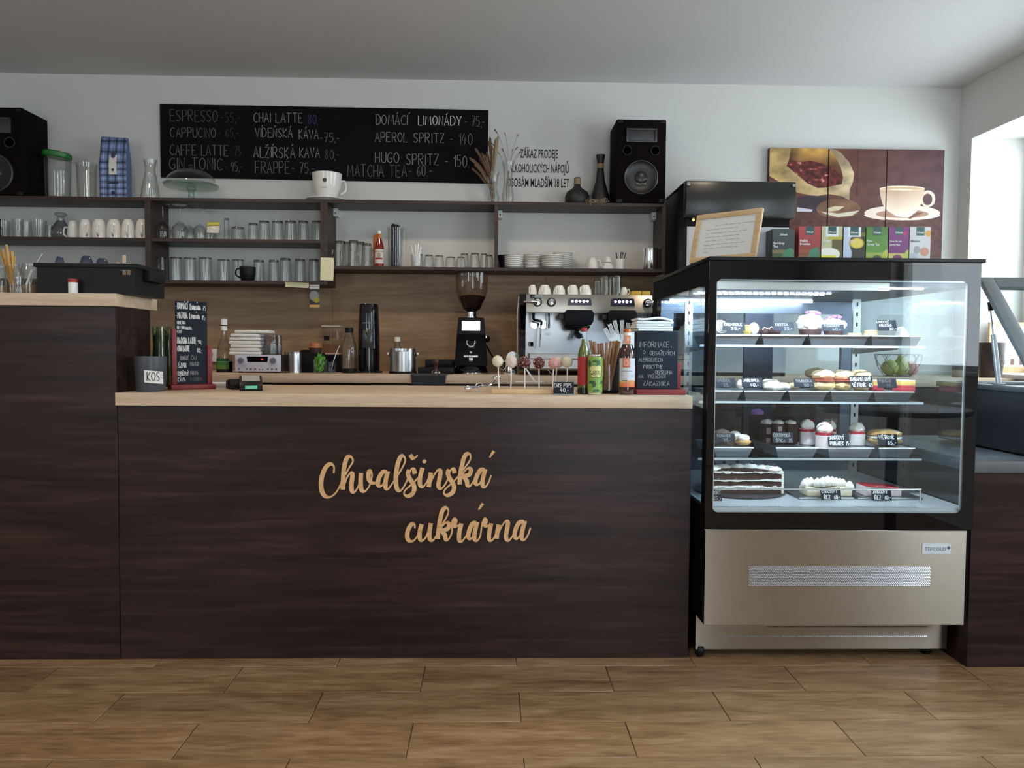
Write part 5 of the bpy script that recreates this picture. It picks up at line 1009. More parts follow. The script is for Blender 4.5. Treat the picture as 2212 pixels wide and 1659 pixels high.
def group(uc):
    st = MB(); g = [(xe(uc-31), 671), (xe(uc-31), 700), (xe(uc+31), 700), (xe(uc+31), 671)]
    b = MB(); b.prism([(xe(uc-26), ze(703)), (xe(uc-31), ze(693)), (xe(uc-31), ze(676)), (xe(uc-26), ze(670)), (xe(uc+28), ze(670)), (xe(uc+33), ze(678)), (xe(uc+31), ze(695)), (xe(uc+26), ze(703))], Y-.03, Y+.139); o = part('group_head', b, mat('group_black', (.007, .007, .010), .5, spec=.15), t, bevel=.005)
    part('group_side', MB().box(xe(uc-42), xe(uc-31), Y+.0, Y+.06, ze(690), ze(678)), mat('group_grey', (.05, .055, .05), .5), o, bevel=.003)
    part('portafilter_ring', MB().lathe([(.001, 0), (24*px, 0), (29*px, .012), (29*px, .02), (.001, .02)], (xe(uc), Y+.06, ze(712)), 28), black_m, o)
    b = MB(); b.tube(smooth3([(xe(uc-2), Y+.02, ze(714)), (xe(uc-6), Y-.03, ze(722)), (xe(uc-2), Y-.09, ze(727))], 4), [.012]*4+[.014]*5, 10); part('portafilter_handle', b, black_m, o)
    b = MB(); b.tube(smooth3([(xe(uc-12), Y+.03, ze(728)), (xe(uc-10), Y+.0, ze(722)), (xe(uc-2), Y-.01, ze(720)), (xe(uc+6), Y+.0, ze(724)), (xe(uc+10), Y+.02, ze(728))], 4), .007, 8); part('spout', b, chrome_m, o)
group(1249); group(1342)
for ug, vg in ((1157.6, 700), (1175.5, 700)):
    o = part('pressure_gauge', MB().lathe([(.001, -.006), (8*px, -.006), (9*px, -.010), (9.6*px, -.008), (9.6*px, 0)], (xe(ug), Y+.14, ze(vg)), 28, 'y'), mat('gauge_face', (.42, .42, .40), .4), t); part('gauge_rim', MB().lathe([(8.6*px, -.0105), (9.8*px, -.0105), (9.8*px, -.004)], (xe(ug), Y+.14, ze(vg)), 28, 'y'), chrome_m, o)
    part('needle', MB().box(xe(ug), xe(ug+5), Y+.1325, Y+.1335, ze(vg+.6), ze(vg-.4)), ink_m, o)
for uk, kind in ((1160, 1), (1190, 0), (1397, 2)):
    o = part('steam_knob', MB().lathe([(9.6*px, -.012), (9.6*px, 0)], (xe(uk), Y-.008, ze(654)), 24, 'y'), black_m, t); part('knob_cap', MB().lathe([(.001, -.022), (7*px, -.02), (7.8*px, -.012)], (xe(uk), Y-.008, ze(654)), 24, 'y'), chrome_m, o)
    if kind: s = -1 if kind == 1 else 1; b = MB(); b.tube([(xe(uk), Y-.026, ze(654)), (xe(uk+s*12), Y-.03, ze(653)), (xe(uk+s*(30 if kind == 1 else 16)), Y-.032, ze(654))], [.012, .011, .005 if kind == 1 else .009], 10); part('lever', b, chrome_m, o)
b = MB(); b.tube(smooth3([(xe(1153), Y+.03, ze(676)), (xe(1153), Y+.02, ze(690)), (xe(1160), Y+.0, ze(693)), (xe(1169), Y-.01, ze(696)), (xe(1168), Y-.01, ze(703))], 4), .007, 8); o = part('steam_wand_grip', b, black_m, t); b = MB(); b.tube([(xe(1168), Y-.01, ze(702)), (xe(1165), Y-.015, ze(751))], .0042, 8); part('steam_wand', b, chrome_m, o)
b = MB(); b.tube([(xe(1186.5), Y+.05, ze(677)), (xe(1187), Y+.04, ze(710))], .0055, 8); part('water_spout', b, chrome_m, t)
part('rating_sticker', MB().box(xe(1144.6), xe(1155), Y+.138, Y+.1399, ze(749), ze(739)), mblack_m, t); o = part('sticker_print', MB().box(xe(1146), xe(1148), Y+.1372, Y+.138, ze(748), ze(740.5)), paper_m, t)
ftext('GO', 8*px, greyink_m, t, (xe(1188), Y+.1392, ze(724)), name='small_lettering')
b = MB(); b.tube(smooth3([(xe(1122)-.003, Y+.06, ze(640)), (xe(1120)-.006, Y+.05, ze(690)), (xe(1120)-.004, Y+.06, ze(730)), (xe(1121)-.003, Y+.12, z+.02)], 5), .0025, 6); part('hose', b, cloth_m, t)
# cups on the machine
zc_ = zt2-.002; zc_ = zt2+.0003 if False else zt2-.002
for i, (u0, u1, v, ang, Y_) in enumerate(((1141, 1160, 615.5, -2.2, 4.24), (1162, 1191, 616, -1.9, 4.24), (1194, 1222, 617, -2.0, 4.24), (1225, 1250, 616, -2.3, 4.24), (1251, 1278, 616, -2.3, 4.24), (1340, 1356, 621, -.2, 4.24))):
    espresso_cup(u0, u1, v, Y_, zc_, ang, '%s upturned white cup from the brand badge on the coffee machine' % ORD[i] if i < 5 else 'lone small white cup beside the yellow sponges on the coffee machine', 'white cups on the coffee machine')
for i, (u0, u1, v, Y_) in enumerate(((1281, 1299, 604, 4.36), (1293, 1317, 596, 4.3), (1319, 1343, 596, 4.24), (1303, 1325, 600, 4.42))):
    x, r, h = dims(u0, u1, v, Y_, zc_); dup(proto_tum2, (x, Y_, zc_), ['low clear tumbler next to the white cups on the coffee machine', 'tall tumbler in the middle of the coffee machine top', 'tall tumbler closest to the lone small white cup', 'tumbler hidden behind the two tall tumblers on the coffee machine'][i], 0, (r/.0365, r/.0365, h/.105), 'tumblers on the coffee machine')
spm = mat('yellow_sponge', (.55, .36, .06), .9, var=.2, scale=120, bump=.5)
for i, (u0, u1) in enumerate(((1361.5, 1382), (1383.5, 1401.5))): a0, a1 = X(u0, 4.2, 1.2), X(u1, 4.2, 1.2); single('sponge', MB().box(-(a1-a0)/2, (a1-a0)/2, -.03, .03, 0, Zp(1380, 628.5, 4.17)-zc_), spm, ['yellow sponge nearest the small cup on the coffee machine', 'yellow sponge at the end of the coffee machine'][i], 'sponge', ((a0+a1)/2, 4.2, zc_), bevel=.003)
# ================================================================== on the bar
z = ZT
# grey bin with paper sign
Y = 2.69; x, r, h = dims(290, 359, 770, Y, z); r *= .95; x += .002
t = thing('table_bin', 'small dark grey table bin with a paper sign reading KOŠ', 'bin', (x, Y, z)); binm = mat('bin_grey', (.055, .062, .075), .38)
b = MB(); b.lathe([(.001, 0), (r*.86, 0), (r*.9, .006), (r, h*.85), (r, h), (r*.95, h), (r*.95, h*.9), (.001, h*.62)], n=40); part('bin_body', b, binm, t, world=False)
b = MB(); sw = 20*K(Y); zb0, zb1 = h*.27, h*.62; n = 10; rr = r*.985
for i in range(n): 
    a0 = -.05+(-.5+i/n)*1.15+.66; a1 = a0+.1155; sl = -.002*(i-5); P = lambda a, zz_, s_: (math.sin(a)*(rr+.003), -math.cos(a)*(rr+.003), zz_+s_)
    b.add([P(a0, zb0, -.0006*i), P(a1, zb0, -.0006*(i+1)), P(a1, zb1, -.0006*(i+1)), P(a0, zb1, -.0006*i)], [(0, 1, 2, 3)])
part('paper_sign', b, paper_m, t, world=False)
b = MB(); chalk(b, 'KOŠ', -.026, h*.31, .030, 0, width=.036, lw=.0022)
b.tube(arc((.0195, 0, h*.43), .0055, 0, 2*PI, 12), .0005, 4)
b.v = [(math.sin(v[0]/rr+.72)*(rr+.0045), -math.cos(v[0]/rr+.72)*(rr+.0045), v[2]) for v in b.v]; part('lettering', b, ink_m, t, world=False, smooth=False, recalc=False)
# green jar / cactus in glass behind
Y = 2.84; x, r, h = dims(331, 372, 706, Y, z)
t = thing('green_jar', 'tall clear jar filled with dark green leaves behind the grey bin', 'jar', (x, Y, z)); part('jar_body', glass_mb([(r*.95, 0), (r, .008), (r, h*.55), (r*.9, h*.7), (r*1.0, h*.9), (r*1.03, h)], .0025, .008), glass('green_tint_glass', (.82, .88, .78), (.4, .5, .36), 1, .04, 1.5, .2), t, world=False)
gf = mat('dark_green_leaf', (.035, .055, .012), .6, var=.5, scale=90); rg = random.Random(4); lm2 = mesh('leaf', leaf_mb(.07, .013, .1), gf)
b = MB(); b.lathe([(.001, .01), (r*.82, .01), (r*.86, h*.3), (r*.8, h*.6), (r*.85, h*.86), (r*.4, h*.93), (.001, h*.94)], n=26, wob=lambda a, z_: .05*math.sin(7*a+z_*120)); part('green_filling', b, gf, t, world=False)
for i in range(9): o = bpy.data.objects.new('leaf', lm2); COL.objects.link(o); o.parent = t; a = i*2*PI/9; o.location = (r*.66*math.cos(a), r*.66*math.sin(a), h*(.5+.12*(i % 3))); o.rotation_euler = (0, 0, a+PI/2); o.scale = (.8, .8, .7)
# tall menu board in a red stand, turned
def board_stand(name, label, cx, cy, rz, w_, h_, bw, lines, zoff, post_h, bm):
    t = thing(name, label, 'chalkboard', (cx, cy, z), rz)
    part('stand_base', MB().box(-bw/2, bw/2, -.028, .028, 0, .018), red_m, t, world=False, bevel=.003)
    for s in (-1, 1): part('stand_post', MB().box(s*(w_/2+.006)-.008, s*(w_/2+.006)+.008, -.011, .011, .018, post_h*(1 if s < 0 else .74)), red_m, t, world=False, bevel=.002)
    part('board', MB().box(-w_/2, w_/2, -.003, .003, .02, h_), bm, t, world=False, bevel=.0008, seg=1)
    b = MB()
    for tx, xa, za, hh_, xw, lv in lines: b.mi = lv; chalk(b, tx, xa, za, hh_, -.0036, width=xw, lw=hh_*.125, jit=.04, slope=-.0)
    part('lettering', b, chalks, t, world=False, smooth=False, recalc=False); return t
pL = onZ(368, 846, z); pR = onZ(456, 837, z); cx, cy = (pL[0]+pR[0])/2, (pL[1]+pR[1])/2+.012
rz = math.radians(35); wL = .108; hB = Zp(410, 651, cy)-z
u = wL/72
def T(tx, x_, v, w_, hpx=11, lv=4): return (tx, -wL/2+x_*u, (hB-.0)*(1-(v-651)/190), hpx*K(cy), w_*u, lv)
lines = [T('*', 1, 668, 2, 12), T('DOMÁCÍ', 5, 668, 22, 13), T('Limonáda', 33, 669, 24, 13), T('75', 62, 670, 7, 9), T('*', 1, 688, 2, 12), T('MATCHA', 5, 688, 22, 13), T('Limonáda', 32, 688, 23, 12), T('85,-', 60, 690, 9, 9), T('limetka', 4, 700, 18, 9), T('bílý rum', 4, 711, 16, 9), T('malina', 22, 712, 14, 9), T('led', 4, 719, 10, 8),
         T('MATCHA LATTE', 4, 742, 42, 13), T('90,-', 50, 742, 11, 8), T('CHAI LATTE', 4, 759, 27, 12), T('80,-', 48, 761, 12, 9), T('DOMÁCÍ', 10, 778, 17, 9, 3), T('ČAJ', 34, 777, 12, 8, 3), T('ZÁZVOR', 4, 794, 19, 10), T('MANGO', 32, 790, 19, 8, 3), T('RYBÍZOVÝ', 4, 811, 24, 9), T('MALINA', 32, 809, 18, 8, 3), T('KÁVA', 4, 824, 17, 9), T('S LEDEM', 32, 822, 26, 6, 2)]
board_stand('tall_menu_board', 'tall narrow black menu board in a dark red stand beside the bin', cx-.004, cy, rz, wL, hB, .152, lines, 0, Zp(370, 712, cy)-z, slate_m)
# white box and card terminal
p = onZ(468, 838, z); b = MB(); b.box(-.035, .03, -.03, .03, 0, .014); b.mi = 1; b.box(-.0352, .0302, -.0302, .0302, .014, .0195)
single('white_pad', b, [mat('grey_pad', (.42, .41, .40), .6), paper_m], 'small white pad lying between the tall menu board and the card terminal', 'notepad', (p[0], p[1]+.03, z), rz=.08)
p = onZ(527, 845, z); t = thing('card_terminal', 'black card terminal with a green lit label on its end', 'card terminal', (p[0], p[1]+.075, z), .32)
b = MB(); b.prism([(-.075, 0), (.075, 0), (.075, .022), (.06, .032), (.02, .05), (-.055, .03), (-.075, .016)], -.038, .038, 'yz'); part('terminal_body', b, black_m, t, world=False, bevel=.004)
b = MB(); b.add([(-.03, -.05, .033), (.03, -.05, .033), (.03, .018, .051), (-.03, .018, .051)], [(0, 1, 2, 3)]); part('screen', b, mat('terminal_screen', (.42, .42, .38), .25), t, world=False)
b = MB(); b.box(-.02, .02, -.0762, -.0752, .008, .019); part('green_label', b, mat('green_label', (.06, .42, .20), .4, emit=(.06, .5, .25), es=.15), t, world=False, bevel=.002); b = MB(); chalk(b, 'GLOBAL', -.012, .0115, .004, -.0766, width=.024, lw=.0007); part('lettering', b, chalks[4], t, world=False, smooth=False)
t2 = thing('card_terminal', 'dark terminal cradle half hidden behind the card terminal', 'card terminal', (p[0]-.07, p[1]+.142, z), .5); b = MB(); b.prism([(-.05, 0), (.05, 0), (.045, .03), (0, .036), (-.05, .018)], -.03, .03, 'yz'); part('terminal_body', b, mblack_m, t2, world=False, bevel=.004)
# scoop / ladle
p0 = onZ(1010, 848, z); p1 = W(1072, 817, p0[1]+.12)
t = thing('ice_scoop', 'steel scoop lying on the bar beside the cake pop stand', 'scoop', (p0[0], p0[1]+.03, z)); lc = np.array(LOC[t.name])
b = MB(); b.sph((.0, 0, .012), (.013, .013, .012), 18, 10); part('handle_end', b, chrome_m, t, world=False)
q1 = p1-lc; b = MB(); b.tube(smooth3([(.008, 0, .014), (q1[0]*.5, q1[1]*.5, .020), (q1[0]*.8, q1[1]*.8, .024), tuple(q1)], 5), .0038, 8); part('handle', b, chrome_m, t, world=False)
b = MB(); b.sph((q1[0]+.004, q1[1], q1[2]+.002), (.017, .02, .008), 18, 10); part('scoop_bowl', b, chrome_m, t, world=False)
pr = W(1036, 828, p0[1]+.06)-lc; b = MB(); b.tube(arc((pr[0], pr[1], .016), .0145, 0, PI*1.7, 18), .0018, 6); part('finger_ring', b, steel_m, t, world=False)
# cake pop stand
pA = onZ(1062, 853, z); pB = onZ(1238, 857, z); Yc_ = 2.645; xa, xb = X(1062, Yc_, z), X(1243, Yc_, z)
t = thing('cake_pop_stand', 'pale wooden block stand holding the cake pops', 'stand', ((xa+xb)/2, Yc_+.05, z)); 
part('block', MB().box(xa, xb, Yc_, Yc_+.105, z, z+.017), ply_m, t, bevel=.002)
pops = [(1075, 780, 1078, 'white', 2.70), (1105, 782, 1103.5, 'pale', 2.705), (1133.5, 782, 1133.5, 'redc', 2.70), (1164, 784, 1164.5, 'redc', 2.705), (1196, 785, 1194, 'pink', 2.69), (1204, 783, 1199, 'ivory', 2.735), (1225.5, 782, 1225.5, 'ivory', 2.70), (1098, 777, 1100, 'grey', 2.742)]
popm = dict(white=mat('white_icing', (.72, .66, .50), .45, var=.12, scale=90, bump=.6), pale=mat('pale_crumb_icing', (.70, .58, .50), .6, var=.35, scale=240, bump=.8), redc=mat('dark_red_sprinkle', (.09, .012, .014), .5, var=.4, scale=200, bump=.6), pink=mat('pink_sprinkle', (.62, .28, .28), .6, var=.35, scale=240, bump=.8), ivory=mat('ivory_icing', (.68, .62, .45), .45, var=.1, scale=90, bump=.5), grey=mat('grey_icing', (.4, .38, .34), .5))
spr = mat('white_sprinkle', (.8, .72, .68), .6); drk = mat('dark_sprinkle', (.04, .02, .02), .6)
names = ['cake pop with lumpy white icing at the stand end beside the scoop', 'pale cake pop coated in crumbs, second from the scoop', 'dark red cake pop with white crumbs, third from the scoop', 'dark red cake pop with white crumbs, second red one from the scoop', 'pink cake pop speckled with white beside the price sign', 'ivory cake pop half hidden behind the pink one', 'round ivory cake pop nearest the green bottle', 'back row pop']
for i, (u, v, us, kd, y) in enumerate(pops[:7]):
    xs_ = X(us, y, z+.017); c = W(u, v, y); t = thing('cake_pop', names[i], 'cake pop', (xs_, y, z+.0172), 0, 'cake pops on the wooden stand'); rr_ = 12*K(y)*(1.06 if kd in ('pale', 'redc') else 1); bx, bz = c[0]-xs_, c[2]-z-.0172; rg = random.Random(i)
    b = MB(); b.tube([(0, 0, 0), (bx*.9, 0, bz)], .0022, 8); part('stick', b, paper_m, t, world=False)
    ph = rg.uniform(0, 6); b = MB(); b.sph((bx, 0, bz), rr_, 22, 14, fn=lambda d: .035*math.sin(5*d[0]+ph)*math.sin(6*d[2]+ph)+.02*math.sin(11*d[1]+9*d[2])+(.06*max(0, -d[2]-.5) if kd == 'white' else 0)); part('cake_ball', b, popm[kd], t, world=False)
    if kd in ('redc', 'pink', 'pale'):
        b = MB()
        for k in range(70 if kd != 'pale' else 40):
            a = rg.uniform(0, 2*PI); q = rg.uniform(-1, 1); s = math.sqrt(1-q*q); d = (s*math.cos(a), s*math.sin(a), q); b.sph((bx+d[0]*rr_*1.01, d[1]*rr_*1.01, bz+d[2]*rr_*1.01), (.0016, .0016, .0012), 5, 4)
        part('sprinkles', b, spr, t, world=False, kind='stuff')
# clear tray with cutlery behind the pops
p = onZ(1165, 838, z); t = thing('clear_tray', 'shallow clear plastic tray behind the cake pop stand', 'tray', (p[0], 2.86, z)); b = MB(); xw = 75*K(2.86)
b.box(-xw, xw, -.045, .045, 0, .002); b.box(-xw, xw, -.046, -.0445, .002, .03); b.box(-xw, xw, .0445, .046, .002, .03); b.box(-xw-.001, -xw, -.045, .045, 0, .03); b.box(xw, xw+.001, -.045, .045, 0, .03); part('tray_body', b, gl_m, t, world=False)
def stick(name, label, cat, p, q, r0, m, sub=None):
    b = MB(); b.tube([tuple(p), tuple(q)], r0, 8); return single(name, b, m, label, cat)
ya = 2.80
b = MB(); P0, P1 = W(1135, 795, ya), W(1156, 826, ya); b.tube([tuple(P0), tuple(P0+(P1-P0)*.25), tuple(P0+(P1-P0)*.7), tuple(P1)], [.002, .003, .0042, .002], 8); single('plastic_knife', b, cloth_m, 'white plastic knife leaning behind the red cake pop', 'cutlery')
b = MB(); P0, P1 = onZ(1105, 830, z), onZ(1155, 829, z); P0[2] += .034; P1[2] += .034; P0[1] = P1[1] = 2.83; b.tube([tuple(P0), tuple(P1)], .0017, 6); single('white_stick', b, cloth_m, 'thin white stick lying across the clear tray', 'stick')
b = MB(); P0, P1 = W(1182, 798, 2.86), W(1212, 828, 2.86); b.tube([tuple(P0), tuple(P1)], .0012, 6); single('clear_rod', b, steel_m, 'thin rod leaning behind the pink cake pop', 'rod')
# cake pops price sign
ys_ = 2.612; x0, x1 = X(1195.5, ys_, z), X(1239.5, ys_, z); hs = Zp(1217, 825, ys_)-z
t = thing('price_sign', 'small black chalk sign for the cake pops at the bar edge', 'price sign', ((x0+x1)/2, ys_, z)); part('card', MB().box(x0, x1, ys_, ys_+.004, z, z+hs), slate_m, t, bevel=.0006, seg=1); part('foot_rail', MB().box(x0, x1, ys_-.004, ys_, z, z+.004), gblack_m, t)
b = MB(); b.mi = 4; px = K(ys_); chalk(b, 'CAKE POPS', x0+1.5*px, z+hs-11.5*px, 8.5*px, ys_-.0006, width=37*px, lw=1.3*px, jit=.04); chalk(b, '40,-', x0+14*px, z+6*px, 9*px, ys_-.0006, width=19*px, lw=1.5*px); part('lettering', b, chalks, t, smooth=False, recalc=False)
# bottles and can
Y = 2.68; x, r, h = dims(1245.5, 1273, 708, Y, z); r *= .96
t = thing('green_drink_bottle', 'clear glass bottle of green drink with a plain red label', 'bottle', (x+.002, Y, z))
grb = glass('green_liquid_glass', (.34, .42, .06), (.10, .16, .02), 1, .03, 1.5, .35)
gl_in = mat('green_drink', (.12, .15, .012), .15, spec=.6, coat=.5)
part('liquid', MB().lathe([(.001, .004), (r*.93, .004), (r*.95, .02), (r*.95, h*.6), (r*.75, h*.68), (r*.42, h*.76), (r*.38, h*.83), (.001, h*.83)], n=28), gl_in, t, world=False); part('bottle_body', MB().shell([(r*.9, 0), (r, .006), (r, h*.6), (r*.8, h*.69), (r*.45, h*.78), (r*.4, h*.86), (r*.42, h*.95)], n=28), gl_m, t, world=False)
part('cap', MB().lathe([(r*.5, h*.945), (r*.56, h*.95), (r*.5, h*.985), (r*.45, h), (.001, h)], n=24), redp, t, world=False)
part('label', MB().lathe([(r*1.015, h*.135), (r*1.02, h*.14), (r*1.02, h*.56), (r*1.015, h*.565)], n=32), mat('red_label', (.42, .022, .022), .5), t, world=False)
part('dark_foot', MB().lathe([(r*1.012, .002), (r*1.016, h*.05), (r*1.01, h*.1)], n=28), mat('dark_green_base', (.02, .025, .008), .2), t, world=False)
Y = 2.625; x, r, h = dims(1269.5, 1302, 766, Y, z)
t = thing('green_can', 'slim green drinks can with a pale quatrefoil label', 'can', (x, Y+.008, z))
part('can_body', MB().lathe([(.001, .003), (r*.75, 0), (r*.8, .001), (r*.97, .008), (r, .012), (r, h*.9), (r*.88, h*.95)], n=36), mat('can_green', (.20, .36, .06), .3, spec=.6), t, world=False); part('can_top', MB().lathe([(r*.88, h*.94), (r*.9, h*.965), (r*.93, h*.985), (r*.9, h), (r*.84, h), (r*.82, h*.975), (.001, h*.975)], n=36), chrome_m, t, world=False)
part('can_base_rim', MB().lathe([(r*.86, .002), (r*.985, .0095), (r*1.002, .0125), (r*1.0, .014)], n=36), chrome_m, t, world=False)
def canp(U, V):
    c = np.full(U.shape+(3,), 0.)+np.array([126, 164, 74]); dk = np.array([52, 92, 48]); 
    for cy_, cx_ in ((.08, .5), (.72, .30), (.98, .52), (.72, .9), (.1, .02)):
        m = (ell(U, V, cx_, cy_+.05, .22, .10) < 1) & ~(ell(U, V, cx_-.12, cy_+.09, .14, .06) < 1); c[m] = dk
    q = lambda s: np.minimum.reduce([ell(U, V, .5-.13, .38-.075, .19*s, .105*s), ell(U, V, .5+.13, .38-.075, .19*s, .105*s), ell(U, V, .5-.13, .38+.075, .19*s, .105*s), ell(U, V, .5+.13, .38+.075, .19*s, .105*s)])
    c[q(1.16) < 1] = (40, 62, 40); c[q(1.0) < 1] = (212, 208, 140); return c
painted('can_print', -r*1.35, r*1.35, .012, h*.9, 0, 60, 90, canp, t, m=gprint_m, world=False, rad=r*1.004)
for tx, q in (('CITY', .565), ('MOJITO', .50)): ftext(tx, .011, ink_m, t, (0, 0, .012+(h*.9-.012)*q), world=False, bold=.0002, tocurve=r*1.012)
# holder with wooden straws
xst = [((1284, 738), (1292, 850)), ((1275, 735), (1298, 845)), ((1300, 741), (1305, 846)), ((1311, 740), (1306, 846)), ((1320, 737), (1308, 848)), ((1334, 736), (1312, 850)), ((1338, 738), (1316, 848)), ((1327, 737), (1318, 846)), ((1293, 742), (1300, 848))]
wsm = mat('wooden_straw', (.34, .17, .075), .5, var=.25, scale=60); o0 = None
for i, ((ut, vt), (ub, vb)) in enumerate(xst):
    y0 = 2.74+.006*(i % 3); p1 = W(ut, vt, y0+.01); p0 = np.array([X(ub, y0, z+.012), y0, z+.012]); d = Vector(p1-p0)
    if o0 is None: b = MB(); b.lathe([(.0055, 0), (.0055, 1), (.0042, 1), (.0042, .02), (.001, .02)], n=10); o0 = single('brown_straw', b, wsm, '', 'straw', (0, 0, 0), 'brown straws in the dark holder'); o = o0
    else: o = dup(o0, (0, 0, 0), '')
    o.location = p0; o.rotation_euler = d.to_track_quat('Z', 'Y').to_euler(); o.scale = (1, 1, d.length); o['label'] = 'brown straw standing in the dark holder between the can and beer bottle'
x = X(1312, 2.745, z); t = thing('straw_holder', 'dark clear-walled holder for brown straws between can and beer bottle', 'holder', (x, 2.746, z)); r = .042; part('holder_base', MB().lathe([(.001, 0), (r, 0), (r, .01), (.001, .01)], n=28), mblack_m, t, world=False); part('holder_wall', MB().shell([(r, .01), (r, .10)], n=28), gld_m, t, world=False)
x0, x1 = X(1322, 2.82, z), X(1372, 2.82, z); t = thing('cutlery_caddy', 'dark caddy holding white plastic forks behind the beer bottle', 'caddy', ((x0+x1)/2, 2.85, z)); part('caddy_body', MB().box(x0, x1, 2.80, 2.88, z, Zp(1345, 752, 2.80)), mblack_m, t, bevel=.004)
zc2 = Zp(1345, 752, 2.80); fk = None
for i, (u, v, a) in enumerate(((1329, 719, -.5), (1333, 712, -.35), (1338, 706, -.22), (1343, 707, -.05), (1349, 712, .1), (1331, 727, -.6))):
    b = MB(); L_ = .05; b.box(-.006, .006, -.001, .001, 0, .022)
    for k in range(4): b.box(-.006+.0034*k, -.006+.0034*k+.0018, -.001, .001, .022, .042)
    c = W(u, v, 2.83)
    if fk is None: fk = single('plastic_fork', b, cloth_m, '', 'cutlery', (0, 0, 0), 'white plastic forks in the caddy'); o = fk
    else: o = dup(fk, (0, 0, 0), '')
    o.location = (X(1346, 2.83+.005*i, zc2)-.012*(3-i)*.6+a*.012, 2.82+.008*i, zc2-.004); o.rotation_euler = (0, a, 0); o.scale = (1.15, 1, max(.8, (c[2]-zc2+.03)/.042)); o['label'] = 'white plastic fork sticking out of the dark caddy behind the beer bottle'
# napkins pile on the caddy top / dispenser
x0, x1 = X(1371, 2.86, z), X(1440, 2.86, z); zt_ = Zp(1400, 716, 2.86)
single('napkin_box', MB().box(x0+.01, x1, 2.80, 2.94, z, zt_), mblack_m, 'dark box under the white napkins behind the allergen board', 'box', bevel=.003)
zz0 = zt_; zz1 = Zp(1400, 690, 2.86); rg = random.Random(8)
for i in range(5):
    f = (zz1-zz0)/5; b = MB(); n = 12; w_ = (x1-x0)/2+.004+.003*(i % 2); pts = [(-w_+2*w_*k/n, .004*math.sin(k*.5+i)*(i == 4)-(.006*(k/n) if i == 4 else 0)) for k in range(n+1)]
    b.prism([(p[0], p[1]) for p in pts]+[(p[0], p[1]+f*.94) for p in reversed(pts)], -.07, .07); single('napkin', b, cloth_m, (ORD[i]+' white napkin from the bottom of the pile behind the allergen board') if i else 'bottom white napkin of the pile behind the allergen board', 'napkin', ((x0+x1)/2+rg.uniform(-.003, .003), 2.87, zz0+f*i+.0005+(.007 if i == 4 else 0)), 'napkins behind the allergen board', rz=rg.uniform(-.06, .06), bevel=f*.3)
# beer bottle
Y = 2.645; x, r, h = dims(1336.5, 1372, 710, Y, z)
t = thing('brown_bottle', 'brown glass bottle with a white and orange label by the allergen board', 'bottle', (x, Y+.008, z)); brg = mat('amber_glass', (.040, .008, .004), .08, spec=.7, coat=.6)
part('bottle_body', MB().lathe([(.001, .002), (r*.88, 0), (r*.97, .005), (r, .02), (r, h*.55), (r*.92, h*.64), (r*.62, h*.76), (r*.44, h*.84), (r*.40, h*.93), (r*.42, h*.955), (.001, h*.955)], n=36), brg, t, world=False)
part('crown_cap', MB().lathe([(r*.47, h*.945), (r*.47, h*.965), (r*.4, h*.995), (.001, h)], n=21), mat('orange_cap', (.50, .12, .02), .35, .3), t, world=False)
part('neck_foil', MB().lathe([(r*.425, h*.90), (r*.435, h*.945)], n=24), frame_m, t, world=False)
b = MB(); b.lathe([(r*.655, h*.765), (r*.475, h*.84), (r*.43, h*.90)], n=28); part('neck_label', b, mat('cream_neck_label', (.62, .54, .47), .5), t, world=False)
def neckp(U, V): c = np.full(U.shape+(3,), 0.)+np.array([210, 130, 95]); c[ell(U, V, .5, .5, .3, .35) < 1] = (226, 160, 130); return c
o = painted('neck_print', -.008, .008, -.014, .014, -.0015, 12, 16, neckp, t, world=False); o.location = (0, -r*.565, h*.835); o.rotation_euler = (-math.atan2(r*.2, h*.08), 0, 0)
def beer(U, V):
    c = np.full(U.shape+(3,), 0.)+np.array([206, 208, 214]); c[(np.abs(U-.42) < .21) & (V < .33)] = (214, 132, 100); m = ell(U, V, .42, .17, .11, .11); c[(m < 1) & (m > .45)] = (230, 176, 150); c[(np.abs(U-.42) < .2) & (np.abs(V-.29) < .02)] = (190, 80, 60)
    c[(np.abs(V-.45) < .012) & (np.abs(U-.44) < .33) & (np.sin(U*90) > -.3)] = (70, 70, 78); c[(np.abs(V-.60) < .02) & (np.abs(U-.2) < .1)] = (180, 183, 190); c[(np.abs(V-.62) < .05) & (np.abs(U-.78) < .1)] = (186, 188, 194)
    m = V > .80+.03*np.sin(U*7); c[m] = np.array([214, 142, 84]); m = V > .9+.02*np.sin(U*9+1); c[m] = np.array([218, 120, 72]); c[(np.abs(V-.785) < .02) & (np.abs(U-.36) < .16)] = (120, 110, 60); return c
painted('label', -r*1.25, r*1.1, h*.125, h*.555, 0, 60, 80, beer, t, m=gprint_m, world=False, rad=r*1.012)
for k, vv in enumerate((.062, .585)): part('glass_ring', MB().lathe([(r*1.0, h*vv-.001), (r*1.012, h*vv), (r*1.0, h*vv+.001)], n=36), brg, t, world=False)
